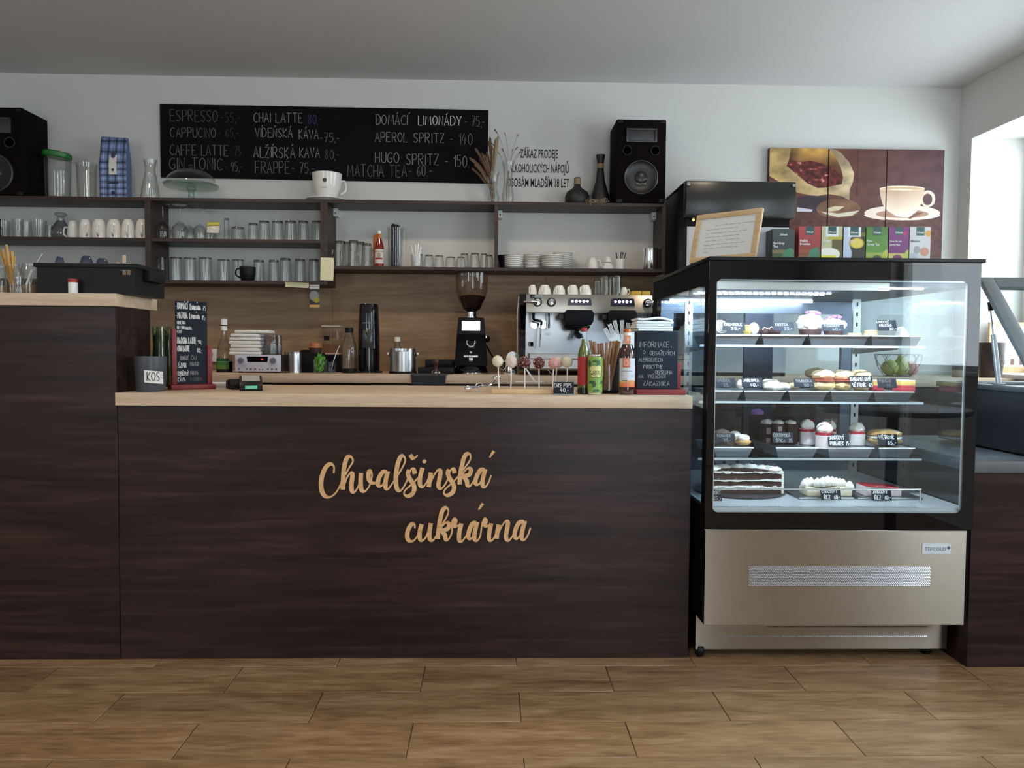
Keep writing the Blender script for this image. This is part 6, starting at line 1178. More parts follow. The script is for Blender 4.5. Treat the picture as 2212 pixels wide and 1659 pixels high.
# allergen board in red stand
ys_ = 2.672; x0, x1 = X(1374, ys_, z), X(1462, ys_, z); cx = (x0+x1)/2; hB = Zp(1418, 716, ys_)-z; wB = x1-x0; px = K(ys_)
t = thing('allergen_board', 'black chalk board about allergens in a dark red stand', 'chalkboard', (cx, ys_, z))
part('stand_base', MB().box(-wB/2-.004, wB/2+.026, -.03, .028, 0, .0185), red_m, t, world=False, bevel=.004)
part('stand_post', MB().box(wB/2-.004, wB/2+.014, .002, .018, .0185, Zp(1463, 783, ys_)-z), red_m, t, world=False, bevel=.002); part('stand_post', MB().box(-wB/2-.002, -wB/2+.014, .003, .018, .0185, .1), red_m, t, world=False, bevel=.002)
part('board', MB().box(-wB/2, wB/2, -.005, .002, .02, hB), slate_m, t, world=False, bevel=.0008, seg=1)
b = MB(); b.mi = 3
for tx, u0, u1, v, hp in (('INFORMACE', 1382, 1446, 750, 12), ('O', 1389, 1394, 764, 7), ('OBSAŽENÝCH', 1404, 1457, 767, 9), ('ALERGENECH', 1379.5, 1431, 781, 8), ('POSKYTNE', 1390, 1431, 796, 8), ('OBSLUHA', 1415, 1452, 808, 8), ('NA', 1379.5, 1389, 817, 7), ('VYŽÁDÁNÍ', 1399, 1437, 817, 8), ('ZÁKAZNÍKA', 1389, 1446, 833, 9)):
    p = W(u0, v, ys_-.005); chalk(b, tx, p[0]-cx, p[2]-z, hp*px, -.0056, width=(u1-u0)*px, lw=1.35*px, jit=.04)
b.ribbon([(wB/2-.024+0, hB-.05), (wB/2-.022, hB-.055)], .002, -.0056); part('lettering', b, chalks, t, world=False, smooth=False, recalc=False)
# ================================================================== refrigerated cake display
FY0, FY1 = 2.49, 3.36; fx0, fx1 = X(1527, FY0, .9), X(2112, FY0, .9); FZ = Zp(1800, 557, FY0)
def gz(v, Y=FY0): return Zp(1800, v, Y)
def gx(u, Y=FY0, z=.9): return X(u, Y, z)
t = thing('cake_display_fridge', 'black glass-fronted refrigerated cake display with a steel base at the bar end', 'display fridge', ((fx0+fx1)/2, 2.9, 0))
FR = t
ix0, ix1, iz0, iz1 = gx(1543), gx(2084), gz(1107), gz(605)
part('top_panel', MB().box(fx0-.004, fx1+.006, FY0-.012, FY1, FZ-.012, FZ), black_m, t, bevel=.002)
# front pane with a black printed border and rounded window
yb0, yb1 = FY0-.004, FY0
def rrect(x0, x1, z0, z1, r, n=6):
    o = []
    for cx, cz, a in ((x1-r, z1-r, 0), (x0+r, z1-r, PI/2), (x0+r, z0+r, PI), (x1-r, z0+r, 1.5*PI)):
        for k in range(n+1): q = a+PI/2*k/n; o.append((cx+r*math.cos(q), cz+r*math.sin(q)))
    return o
zf0 = gz(1143)
def ring(outer, inner, y0, y1):
    b = MB(); n = len(inner); vs = [(p[0], y, p[1]) for y in (y0, y1) for p in outer+inner]; m = 2*n; fs = []
    for i in range(n): j = (i+1) % n; fs += [(i, j, n+j, n+i), (m+i, m+n+i, m+n+j, m+j), (i, m+i, m+j, j), (n+i, n+j, m+n+j, m+n+i)]
    return b.add(vs, fs)
inn = rrect(ix0, ix1, iz0, iz1, .018); out = rrect(fx0, fx1-.004, zf0, FZ-.012, .0015)
part('front_frame', ring(out, inn, yb0, yb1), gblack_m, t, label='glossy black frame of the front glass')
part('front_glass', MB().prism(rrect(ix0-.0005, ix1+.0005, iz0-.0005, iz1+.0005, .018), yb0+.0005, yb1-.0005), pane_m, t)
b = MB(); b.box(ix0-.001, ix0+.004, FY0+.002, FY0+.008, iz0+.01, iz1-.01); b.box(ix1-.004, ix1+.001, FY0+.002, FY0+.008, iz0+.01, iz1-.01); b.box(ix0+.01, ix1-.01, FY0+.002, FY0+.008, iz0-.001, iz0+.004); b.box(ix0+.01, ix1-.01, FY0+.002, FY0+.008, iz1-.004, iz1+.001); part('glass_edge_strip', b, mat('pale_edge', (.45, .48, .5), .3, .4), t)
# corner posts, rails
rail_m = mat('rail_black', (.0045, .004, .0045), .6, spec=.06, var=.1)
pw = .030; zs0, zs1 = gz(1090), FZ-.085
for xa, xb2 in ((fx0, fx0+.012), (fx1-.016, fx1-.004)):
    for ya, yb_ in ((FY0+.001, FY0+.045), (FY1-.05, FY1-.002)): part('corner_post', MB().box(xa, xb2, ya, yb_, .5, FZ-.012), rail_m, t)
    part('side_top_rail', MB().box(xa, xb2, FY0+.045, FY1-.05, zs1, FZ-.012), rail_m, t); part('side_bottom_rail', MB().box(xa, xb2, FY0+.045, FY1-.05, .5, .535), rail_m, t)
    part('side_glass', MB().box(xa+.003, xb2-.003, FY0+.045, FY1-.05, .535, zs1), spane_m, t)
part('roof_liner', MB().box(fx0+.012, fx1-.016, FY0+.035, FY1-.002, 1.247, FZ-.012), mat('liner_grey', (.07, .085, .12), .35, .5), t)
# light header: steel strip and two rows of LED
part('light_header', MB().box(ix0-.01, gx(1925), FY0+.028, FY0+.035, 1.2365, 1.262), steel_m, t)
ledw = mat('cold_led_strip', (.8, .85, .9), .4, emit=(.72, .86, 1), es=290)
ledd = mat('dim_led_strip', (.8, .85, .9), .4, emit=(.72, .86, 1), es=22)
for y_, xe2 in ((FY0+.045, ix1-.12), (FY0+.30, ix1-.3), (FY0+.36, ix1-.3)):
    part('led_strip', MB().box(ix0+.02, xe2, y_, y_+.007, 1.243, 1.247) if y_ < FY0+.1 else (lambda b: ([b.box(ix0+.02+.022*k, ix0+.036+.022*k, y_, y_+.004, 1.244, 1.247) for k in range(int((xe2-ix0-.02)/.022))], b)[-1])(MB()), ledw if y_ < FY0+.1 else ledd, t)
part('led_strip', MB().box(ix0+.02, ix1-.2, FY1-.13, FY1-.122, 1.24, 1.247), ledd, t)
# back: sliding glass doors in a steel frame
yb = FY1-.05
xm = (fx0+fx1)/2
fr_m = mat('back_frame_steel', (.20, .23, .29), .35, .7)
b0, b1, mz0, mz1 = fx0+.02, fx1-.03, .535, 1.247
for xx, ww in ((b0, .055), (xm-.06, .12), (b1-.055, .055)): part('back_post', MB().box(xx, xx+ww, yb-.012, yb+.012, mz0, mz1), mat('back_post_dark', (.025, .034, .06), .35, .3) if ww > .1 else fr_m, t)
part('back_rail', MB().box(b0, b1, yb-.014, yb+.014, mz1-.05, mz1), fr_m, t); part('back_rail', MB().box(b0, b1, yb-.014, yb+.014, mz0, mz0+.06), fr_m, t)
part('sliding_door_glass', MB().box(b0+.055, xm-.06, yb-.003, yb+.003, mz0+.06, mz1-.05), spane_m, t); part('sliding_door_glass', MB().box(xm+.06, b1-.055, yb-.003, yb+.003, mz0+.06, mz1-.05), spane_m, t)
# slotted uprights with shelf supports
for xx in (fx0+.075, b1-.10):
    b = MB(); b.box(xx, xx+.03, 3.1, 3.112, .54, 1.247); b.mi = 1
    for k in range(17): b.box(xx+.012, xx+.018, 3.0985, 3.1, .58+.04*k, .595+.04*k)
    part('slotted_upright', b, [steel_m, ink_m], t)
# glass shelves
SH = []; ysf = 2.70; ysb = 3.08; sx0, sx1 = fx0+.03, gx(1995, ysf, .9)
for v in (746.5, 868, 990): SH.append(Zp(1800, v, ysf))
for zz_ in SH:
    o = part('glass_shelf', MB().box(sx0, sx1, ysf, ysb, zz_-.006, zz_), shelfgl_m, t); part('shelf_edge', MB().box(sx0, sx1, ysf-.0015, ysf, zz_-.007, zz_+.0005), mat('bright_edge', (.62, .68, .7), .25, .5), o)
    for xx in (fx0+.08, b1-.095): part('shelf_bracket', MB().prism([(3.098, zz_-.03), (3.098, zz_-.007), (2.76, zz_-.007), (2.76, zz_-.012)], xx, xx+.004, 'yz'), steel_m, t)
DZ = .535; part('deck', MB().box(fx0+.014, fx1-.018, FY0+.012, FY1-.052, DZ-.02, DZ), mat('white_deck', (.55, .60, .62), .25, .2), t)
b = MB()
for k in range(60): x = ix0+.01+k*(gx(1995)-ix0)/60; b.box(x, x+.005, FY0+.014, FY0+.028, DZ, DZ+.001)
part('deck_vent', b, mat('vent_dark', (.1, .11, .12), .4), t, kind='stuff')
b = MB(); yr = FY0+.09; b.tube(smooth3([(ix0+.01, yr, DZ+.045), (ix1-.15, yr, DZ+.045), (ix1-.095, yr, DZ+.045), (ix1-.085, yr, DZ+.035), (ix1-.085, yr, DZ)], 5), .003, 8); part('deck_rail', b, steel_m, t)
# base
zp1, zp0 = gz(1143), gz(1350); Yk = 2.60
part('base_body', MB().box(fx0, fx1-.004, FY0+.012, FY1, zp0+.005, .5), rail_m, t)
part('front_panel', MB().box(fx0+.003, fx1-.022, FY0-.002, FY0+.012, zp0, zp1-.004), steelw_m, t, bevel=.001, seg=1, label='brushed steel front panel')
part('black_band', MB().box(fx0, fx1-.006, FY0-.0035, FY0+.012, zp1-.002, iz0-.004-.03), gblack_m, t) if False else None
kx0, kx1 = X(1504, Yk, .2), X(2048, Yk, .2); kz0 = Zp(1775, 1402, Yk)
part('kick_plate', MB().box(kx0+.0, kx1, Yk, Yk+.004, kz0, zp0+.03), steelw_m, t, label='brushed steel kick plate'); part('lower_body', MB().box(fx0+.012, fx1-.014, Yk+.03, FY1-.02, kz0+.005, zp0+.006), mblack_m, t)
def vent(u0, u1, v0, v1, Y, fade):
    b = MB(); px = K(Y); nv = int((v1-v0)/3.3); x0, x1 = X(u0, Y, .3), X(u1, Y, .3); dx = 4.4*px; rg_ = random.Random(1)
    for r in range(nv):
        zc = Zp(1800, v0+r*3.3+1.5, Y); k = 0
        while x0+k*dx < x1:
            xx = x0+k*dx+(dx/2 if r % 2 else 0); h_ = .9*px; b.add([(xx, Y-.0018, zc-h_), (xx+dx*.7, Y-.0018, zc-h_), (xx+dx*.7, Y-.0003, zc+h_), (xx, Y-.0003, zc+h_)], [(0, 1, 2, 3)]); k += 1
    return b
vm = mat('pressed_louvre', (.40, .41, .46), .25, 1)
part('vent_grille', vent(1617, 2006, 1223, 1266, FY0-.0022, 0), vm, t, kind='stuff', smooth=False); part('kick_vent', vent(1660, 2006, 1352, 1357, Yk, 0), vm, t, kind='stuff', smooth=False); part('kick_vent', vent(1560, 2006, 1373, 1377, Yk, 0), vm, t, kind='stuff', smooth=False)
px = K(FY0); bx0, bx1, bz0, bz1 = gx(2001), gx(2063), gz(1195), gz(1173.5)
o = part('badge', MB().box(bx0, bx1, FY0-.004, FY0-.002, bz0, bz1), mat('badge_white', (.62, .68, .72), .4), t); ftext('TEFCOLD', 11*px, mat('badge_blue', (.16, .22, .3), .5), t, ((bx0+bx1)/2-.004, FY0-.0046, bz0+6.5*px), bold=.0003, name='brand_lettering'); part('badge_emblem', MB().lathe([(.001, -.0005), (3.6*px, -.0005), (3.6*px, 0)], (bx1-5*px, FY0-.004, (bz0+bz1)/2+2*px), 14, 'y'), mat('badge_blue2', (.09, .14, .2), .5), o)
for cx_, cy_ in ((X(1514, 2.60, .04)+.0, 2.62), (fx1-.06, 2.64), (fx0+.05, 3.28), (fx1-.06, 3.28)):
    o = part('caster', MB().lathe([(.001, -.011), (.023, -.011), (.026, -.008), (.026, .008), (.023, .011), (.001, .011)], (cx_, cy_, .026), 24, 'x'), black_m, t); b = MB(); b.box(cx_-.016, cx_+.016, cy_-.018, cy_+.02, .05, kz0+.006); b.box(cx_-.016, cx_-.012, cy_-.012, cy_+.012, .02, .05); b.box(cx_+.012, cx_+.016, cy_-.012, cy_+.012, .02, .05); part('caster_fork', b, black_m, o)
# ------------------------------------------------------------------ trays, pastries and price cards inside
tray_m = mat('tray_steel', (.36, .38, .41), .28, .95)
def tray(u0, u1, zb, label, y0=2.715, y1=2.98, h=.034):
    x0, x1 = X(u0, y0, zb), X(u1, y0, zb); t = thing('bakery_tray', label, 'tray', ((x0+x1)/2, (y0+y1)/2, zb+.0003), group='steel trays in the cake display')
    ins = .012; b = MB(); z0, z1 = zb+.0003, zb+h
    b.add([(x0+ins, y0+ins, z0), (x1-ins, y0+ins, z0), (x1-ins, y1-ins, z0), (x0+ins, y1-ins, z0), (x0, y0, z1), (x1, y0, z1), (x1, y1, z1), (x0, y1, z1)], [(0, 3, 2, 1), (0, 1, 5, 4), (1, 2, 6, 5), (2, 3, 7, 6), (3, 0, 4, 7), (4, 5, 6, 7)]); part('tray_body', b, tray_m, t)
    b = MB(); b.box(x0-.002, x1+.002, y0-.006, y0, z1-.002, z1+.0025); part('tray_lip', b, mat('tray_lip_bright', (.85, .88, .9), .35, .3), t, bevel=.001); return z1
TH = .034
cards_n = [0]
def card(u0, u1, v0, v1, Y, rows, label, tilt=-.28, lv=4):
    """small chalk price card leaning back; v1 its foot"""
    zf = Zp((u0+u1)/2, v1, Y); x0, x1 = X(u0, Y, zf), X(u1, Y, zf); px = K(Y); w_ = x1-x0; h_ = (v1-v0)*px/math.cos(tilt)
    t = thing('price_card', label, 'price card', ((x0+x1)/2, Y, zf), group='chalk price cards in the cake display', rx=tilt)
    part('card', MB().box(-w_/2, w_/2, 0, .002, 0, h_), slate_m, t, world=False, bevel=.0005, seg=1); b = MB(); b.mi = lv; n = len(rows)
    for i, (tx, xa, xw) in enumerate(rows): chalk(b, tx, -w_/2+xa*w_, h_*(1-(i+.86)/n), h_*.62/n, -.0006, width=xw*w_, lw=h_*.075/(n*.6), jit=.05)
    part('lettering', b, chalks, t, world=False, smooth=False, recalc=False)
s1, s2, s3 = [s+TH+.001 for s in SH]
i = 0
for (u0, u1, lb) in ((1540, 1640, 'steel tray with the cream rolls on the top glass shelf'), (1646, 1742, 'steel tray with dark biscuits on the top glass shelf'), (1748, 1876, 'steel tray with violet-topped desserts on the top glass shelf'), (1882, 1990, 'steel tray with sandwich biscuits at the top shelf end')): tray(u0, u1, SH[0], lb)
for (u0, u1, lb) in ((1540, 1601, 'narrow steel tray at the post end of the second glass shelf'), (1607, 1695, 'steel tray with sugared pastries on the second glass shelf'), (1703, 1788, 'steel tray with rolls beside the baguettes, second glass shelf'), (1794, 1884, 'steel tray under the filled baguettes, second glass shelf'), (1888, 1972, 'steel tray with the red and yellow cake, second glass shelf')): tray(u0, u1, SH[1], lb)
for (u0, u1, lb) in ((1542, 1626, 'steel tray with cream puffs on the third glass shelf'), (1676, 1766, 'steel tray with chocolate pieces on the third glass shelf'), (1788, 1886, 'steel tray with strawberry cups on the third glass shelf'), (1898, 1974, 'steel tray with the golden choux bun on the third glass shelf')): tray(u0, u1, SH[2], lb)
def lump(c, r, seed=0, amp=.08, n=20, m=12, fl=True):
    rg_ = random.Random(seed); p = [rg_.uniform(0, 6) for _ in range(4)]; b = MB(); b.sph(c, r, n, m, fn=lambda d: amp*(math.sin(5*d[0]+p[0])*math.sin(5*d[1]+p[1])+.6*math.sin(9*d[2]+p[2])*math.sin(8*d[0]+p[3]))); return b
pastry = mat('golden_pastry', (.52, .32, .12), .6, var=.35, scale=60, bump=.5); sugar = mat('sugar_white', (.80, .74, .66), .8, var=.1, scale=80, bump=.5); purple = mat('violet_cream', (.42, .18, .62), .6); biscuit = mat('biscuit', (.62, .44, .20), .7, var=.15, scale=90); redj = mat('red_jelly', (.42, .012, .03), .2, coat=.6); pinkc = mat('pink_white_cream', (.78, .68, .66), .6, var=.06, scale=60, bump=.3); ham = mat('ham_pink', (.50, .10, .06), .5, var=.3, scale=90); berry = mat('dark_berry', (.03, .012, .04), .3)
Yt = 2.80
def food(name, label, cat, u0, u1, v0, zb, Y=Yt, group=None):
    x, r, h = dims(u0, u1, v0, Y, zb); return thing(name, label, cat, (x, Y, zb+.0008), group=group), r, h
# shelf 1
t, r, h = food('cream_roll', 'white cream roll lying at the post end of the top shelf', 'pastry', 1535, 1566, 692, s1, 2.80); b = MB(); b.lathe([(.001, -.05), (h*.40, -.05), (h*.49, -.03), (h*.46, 0), (h*.5, .03), (h*.4, .06), (.001, .062)], (0, 0, h*.5), 20, 'y'); part('roll', b, sugar, t, world=False); b = MB(); b.lathe([(.001, -.058), (h*.3, -.053), (h*.36, -.048)], (0, 0, h*.5), 16, 'y'); part('cream_filling', b, cream_m, t, world=False)
t, r, h = food('small_cake', 'small yellow and white cream cake beside the cream roll card', 'pastry', 1604, 1638, 697, s1, 2.82); part('sponge', lump((-r*.45, 0, h*.42), (r*.5, .03, h*.42), 1), mat('yellow_sponge_cake', (.68, .48, .14), .8, var=.2, scale=100), t, world=False); part('cream', lump((r*.4, 0, h*.5), (r*.58, .03, h*.5), 2), cream_m, t, world=False)
for i in range(3):
    t, r, h = food('chocolate_biscuit', ['dark chocolate biscuit nearest the small cream cake', 'dark chocolate biscuit in the middle of the tray', 'dark chocolate biscuit nearest the dark card'][i], 'biscuit', 1640+14*i, 1658+14*i, 705-2*(i % 2), s1, 2.80+.03*(i % 2), 'dark biscuits on the top shelf'); part('base', lump((0, 0, h*.4), (r, .022, h*.4), 5+i, .05), choc_m, t, world=False); b = MB(); b.tube([(-r*.7, -.02, h*.6), (-r*.2, -.021, h*.85), (r*.3, -.02, h*.7), (r*.7, -.02, h*.75)], .0016, 5); part('icing_line', b, cream_m, t, world=False)
for i, (u0, u1, v0) in enumerate(((1722, 1778, 672), (1776, 1824, 682))):
    t, r, h = food('violet_dessert', ['bigger violet-topped cream dessert nearest the post, top shelf', 'lower violet-topped cream dessert behind the POHÁREK card'][i], 'dessert', u0, u1, v0, s1, 2.80+.03*i, 'violet desserts on the top shelf'); part('chocolate_base', MB().lathe([(.001, 0), (r*.75, 0), (r*.85, h*.25), (.001, h*.25)], n=24), choc_m, t, world=False)
    part('whipped_cream', lump((0, 0, h*.52), (r, .036, h*.36), 80+i, .15, 28, 16), cream_m, t, world=False); rg = random.Random(i)
    for k in range(9): a = rg.uniform(-.8, .8); part('violet_petal', lump((r*a*.8, -.012+rg.uniform(-.006, .012), h*(.84+.1*(1-a*a))), (.009, .005, .006), k, .2, 10, 8), purple, t, world=False)
for i, (u0, u1, v0, dz) in enumerate(((1831, 1860, 717, 0), (1866, 1895, 716, 0), (1868, 1896, 708, .0105))):
    x = X((u0+u1)/2, 2.76, s1); t = thing('sandwich_biscuit', ['sandwich biscuit lying flat nearest the dark dessert card', 'lower sandwich biscuit of the stacked pair', 'upper sandwich biscuit of the stacked pair'][i], 'biscuit', (x, 2.76, s1+.001+dz), group='sandwich biscuits on the top shelf'); r = (u1-u0)/2*K(2.76); o = part('biscuit_disc', MB().lathe([(.001, 0), (r*.97, 0), (r, .002), (r*.97, .0042), (.001, .0042)], n=26), biscuit, t, world=False); part('jam_layer', MB().lathe([(r*.93, .0042), (r*.93, .0054)], n=26), redj, t, world=False); part('biscuit_disc', MB().lathe([(.001, .0054), (r*.97, .0054), (r, .0075), (r*.97, .0095), (.001, .0097)], n=26), biscuit, t, world=False)
t, r, h = food('wafer', 'pale wafer triangle behind the last card of the top shelf', 'pastry', 1936, 1962, 706, s1, 2.80); part('wafer_body', MB().prism([(-r, 0), (r, 0), (-r*.3, h)], -.02, .02), cream_m, t, world=False, bevel=.002)
# shelf 2
for i, (u0, u1, v0, y) in enumerate(((1590, 1605, 820, 2.80), (1644, 1684, 818, 2.82), (1652, 1700, 826, 2.76), (1676, 1706, 828, 2.80))):
    t, r, h = food('sugared_pastry', ['sugared pastry peeking between the first two cards, second shelf', 'tallest sugared pastry behind the price card, second shelf', 'sugared pastry at the tray front, second shelf', 'short sugared pastry nearest the rolls, second shelf'][i], 'pastry', u0, u1, v0, s2, y, 'sugared pastries on the second shelf'); part('pastry_body', lump((0, 0, h*.48), (r, .026, h*.5), 20+i, .1), sugar, t, world=False)
for i in range(2):
    t, r, h = food('filled_roll', ['pale roll nearest the sugared pastries, second shelf', 'pale roll behind the third card, second shelf'][i], 'pastry', 1684+18*i, 1704+24*i, 826, s2, 2.86, 'pale rolls on the second shelf'); part('roll_body', lump((0, 0, h*.48), (r, .03, h*.5), 30+i, .06), mat('pale_roll', (.66, .46, .26), .7, var=.2, scale=60), t, world=False)
for i, (u0, u1, v0, y) in enumerate(((1742, 1782, 795, 2.93), (1756, 1802, 799, 2.78), (1798, 1842, 800, 2.785), (1838, 1878, 799, 2.80))):
    t, r, h = food('filled_bun', ['golden bun at the back of the baguette tray', 'filled bun with ham nearest the roll tray', 'filled bun with a wide ham slice in the middle', 'filled bun half hidden by the two-line card'][i], 'bun', u0, u1, v0, s2, y, 'filled buns on the second shelf'); part('lower_half', lump((0, 0, h*.26), (r*1.03, .04, h*.27), 40+i, .12), mat('bun_crumb', (.66, .46, .20), .7, var=.25, scale=70, bump=.4), t, world=False); part('upper_half', lump((0, .004, h*.74), (r*1.05, .042, h*.27), 44+i, .11), mat('bun_top', (.74, .55, .32), .6, var=.15, scale=60), t, world=False)
    if i: b = MB(); b.lathe([(.001, 0), (r*.95, 0), (r*1.0, h*.05), (.001, h*.1)], (0, -.004, h*.46), 26, wob=lambda a, z_: .07*math.sin(9*a)); b.xf(Matrix.Diagonal((1, .04/r, 1, 1))); part('ham_slice', b, ham, t, world=False); b = MB(); b.lathe([(.001, 0), (r*.97, 0), (.001, h*.05)], (0, -.003, h*.41), 22, wob=lambda a, z_: .06*math.sin(7*a+1)); b.xf(Matrix.Diagonal((1, .04/r, 1, 1))); part('cheese_layer', b, mat('pale_filling', (.72, .55, .45), .6), t, world=False)
for i, (u0, u1) in enumerate(((1884, 1900), (1936, 1968))):
    t, r, h = food('layer_cake_slice', ['red and yellow cake slice between the two cards, second shelf', 'red and yellow cake slice at the shelf end, second shelf'][i], 'cake', u0, u1, 821, s2, 2.78, 'red and yellow cake slices'); part('red_layer', MB().box(-r, r, -.03, .03, 0, h*.5), mat('red_cake', (.45, .03, .05), .5, var=.2, scale=60), t, world=False, bevel=.001); part('yellow_layer', MB().box(-r*.98, r*.98, -.03, .03, h*.5, h*.92), mat('yellow_cake', (.72, .48, .14), .6, var=.15, scale=60), t, world=False, bevel=.001); part('icing', MB().box(-r, r, -.03, .03, h*.92, h), cream_m, t, world=False)
# shelf 3
for i, (u0, u1, v0, y) in enumerate(((1540, 1578, 928, 2.85), (1572, 1602, 932, 2.80), (1590, 1621, 939, 2.76))):
    t, r, h = food('cream_puff', ['beige cream puff behind the pale card, third shelf', 'white topped puff in the middle of the first tray, third shelf', 'cream puff at the tray corner, third shelf'][i], 'pastry', u0, u1, v0, s3, y, 'cream puffs on the third shelf'); part('puff_base', lump((0, 0, h*.35), (r, r*.9, h*.36), 50+i, .07), pastry, t, world=False); part('cream_top', lump((0, 0, h*.68), (r*.9, r*.8, h*.34), 55+i, .08), cream_m if i else mat('beige_cream', (.5, .4, .36), .6), t, world=False)
for i, (u0, u1, v0, y) in enumerate(((1620, 1648, 884, 3.02), (1642, 1668, 906, 2.90), (1668, 1692, 908, 2.86), (1694, 1718, 908, 2.84))):
    zb = s3 if i != 0 else SH[2]+.001; zb = SH[2]+.001 if u0 < 1660 else s3
    t, r, h = food('chocolate_cake_piece', ['tall dark chocolate cake piece at the back, third shelf', 'dark chocolate cake piece with pale squares, third shelf', 'dark chocolate cake piece with a white cream edge, third shelf', 'dark chocolate cake piece beside the strawberry cups, third shelf'][i], 'cake', u0, u1, v0, zb, y, 'chocolate cake pieces on the third shelf'); part('cake_body', MB().box(-r*.95, r*.95, -.03, .03, 0, h*.86), choc_m, t, world=False, bevel=.003); part('cream_edge', lump((0, -.005, h*.9), (r*.9, .025, h*.11), 60+i, .12), cream_m if i else purple, t, world=False)
    if i in (1, 2):
        for k in range(2): part('pale_square', MB().box(-r*.5, r*.2, -.0315, -.03, h*(.22+.33*k), h*(.42+.33*k)), mat('mauve_cream', (.42, .3, .32), .6), t, world=False, bevel=.001)
for i, (u0, u1, v0, y) in enumerate(((1726, 1760, 905, 2.82), (1760, 1800, 911, 2.745), (1786, 1806, 908, 2.86), (1832, 1868, 912, 2.80))):
    t, r, h = food('strawberry_dessert', ['strawberry cream dessert beside the chocolate pieces, third shelf', 'strawberry cream dessert at the tray front, third shelf', 'strawberry dessert hidden behind the front one, third shelf', 'strawberry dessert with a violet flower between the two dark cards'][i], 'dessert', u0, u1, v0, s3 if i != 1 else s3-.006, y, 'strawberry desserts on the third shelf'); part('cream_body', MB().lathe([(.001, 0), (r*.92, 0), (r*.96, h*.5), (.001, h*.5)], n=28), pinkc, t, world=False); part('red_layer', MB().lathe([(r*.965, h*.5), (r*.97, h*.6), (.001, h*.61)], n=28), redj, t, world=False)
    b = MB(); b.lathe([(r*.7, h*.6), (r*.86, h*.68), (r*.82, h*.80), (r*.55, h*.92), (r*.2, h*.98), (.001, h*.99)], n=28, wob=lambda a, z_: .09*math.sin(6*a+z_*500)); part('whipped_cream', b, cream_m, t, world=False); part('topping', lump((r*.35, -.004, h*.9), (r*.28, r*.25, h*.09), i, .2), purple if i == 3 else redj, t, world=False)
t, r, h = food('choux_bun', 'big golden choux bun at the end of the third shelf', 'pastry', 1872, 1948, 927, s3, 2.80); r *= .98; part('lower_half', lump((0, 0, h*.3), (r, r*.8, h*.3), 70, .06, 26, 14), pastry, t, world=False); part('cream_filling', MB().lathe([(r*.9, h*.42), (r*.95, h*.5), (r*.88, h*.56)], n=28), cream_m, t, world=False); part('upper_half', lump((0, 0, h*.72), (r*.97, r*.78, h*.28), 71, .08, 26, 14), mat('caramel_glaze', (.56, .33, .12), .25, var=.3, scale=50, coat=.5), t, world=False)
# deck: black forest cake half on a dark board, meringue cake, strawberry slice
Yd = 2.70; xb0, xb1 = X(1520, Yd, DZ), X(1690, Yd, DZ); xc_ = (xb0+xb1)/2; rc = (xb1-xb0)/2; zc_ = Zp(1600, 1082, Yd)
single('cake_board', MB().lathe([(.001, 0), (rc*1.14, 0), (rc*1.16, .003), (rc*1.16, .007), (.001, .007)], n=48), mat('cake_board_dark', (.045, .05, .06), .3, .3), 'round dark cake board under the chocolate layer cake', 'cake board', (xc_+.012, Yd+.09, DZ+.001))
hC = Zp(1640, 1011, Yd)-DZ-.009; t = thing('layer_cake', 'cut chocolate layer cake with white cream rosettes on a dark board', 'cake', (xc_, Yd, DZ+.0085))
def half(r, z0, z1, yoff=0, n=26, wv=0, seed=0):
    b = MB(); pts = [(r*math.cos(PI*k/n), yoff+r*.82*math.sin(PI*k/n)) for k in range(n+1)]; rg_ = random.Random(seed); m = 40
    fr_ = [(-r+2*r*k/m, yoff) for k in range(1, m)]
    poly = pts+fr_; lo = [z0+wv*rg_.uniform(-1, 1) for _ in poly]; hi = [z1+wv*rg_.uniform(-1, 1) for _ in poly]; N_ = len(poly)
    return b.add([(p[0], p[1], lo[i]) for i, p in enumerate(poly)]+[(p[0], p[1], hi[i]) for i, p in enumerate(poly)], [tuple(range(N_))[::-1], tuple(range(N_, 2*N_))]+[(i, (i+1) % N_, N_+(i+1) % N_, N_+i) for i in range(N_)])
for k in range(3):
    a0, a1 = (.0, .27, .56)[k], (.21, .47, .80)[k]; part('sponge_layer', half(rc*.97, hC*a0, hC*a1, 0, seed=k, wv=.001), choc_m, t, world=False)
for k in range(2): a0, a1 = (.205, .465)[k], (.275, .565)[k]; part('cream_layer', half(rc*.965, hC*a0, hC*a1, -.0018, wv=.0035, seed=9+k), cream_m, t, world=False)
b = half(rc*1.0, hC*.80, hC*.87, -.002, wv=.003, seed=3); part('top_cream', b, cream_m, t, world=False); part('top_chocolate', half(rc*.8, hC*.868, hC*.90, .004, seed=4, wv=.001), choc_m, t, world=False)
b = MB(); n = 30
for k in range(n+1):
    a = PI*k/n; 
vs = []; fs = []
for k in range(n+1):
    a = PI*k/n; x_, y_ = math.cos(a), .82*math.sin(a); vs += [(x_*rc*.975, y_*rc*.975, 0), (x_*rc*1.03, y_*rc*1.03, 0), (x_*rc*1.02, y_*rc*1.02, hC*.86), (x_*rc*.975, y_*rc*.975, hC*.86)]
for k in range(n):
    for q in range(4): fs.append((4*k+q, 4*k+(q+1) % 4, 4*k+4+(q+1) % 4, 4*k+4+q))
fs += [(0, 1, 2, 3), (4*n+3, 4*n+2, 4*n+1, 4*n)]; b.add(vs, fs); part('outer_cream', b, cream_m, t, world=False)
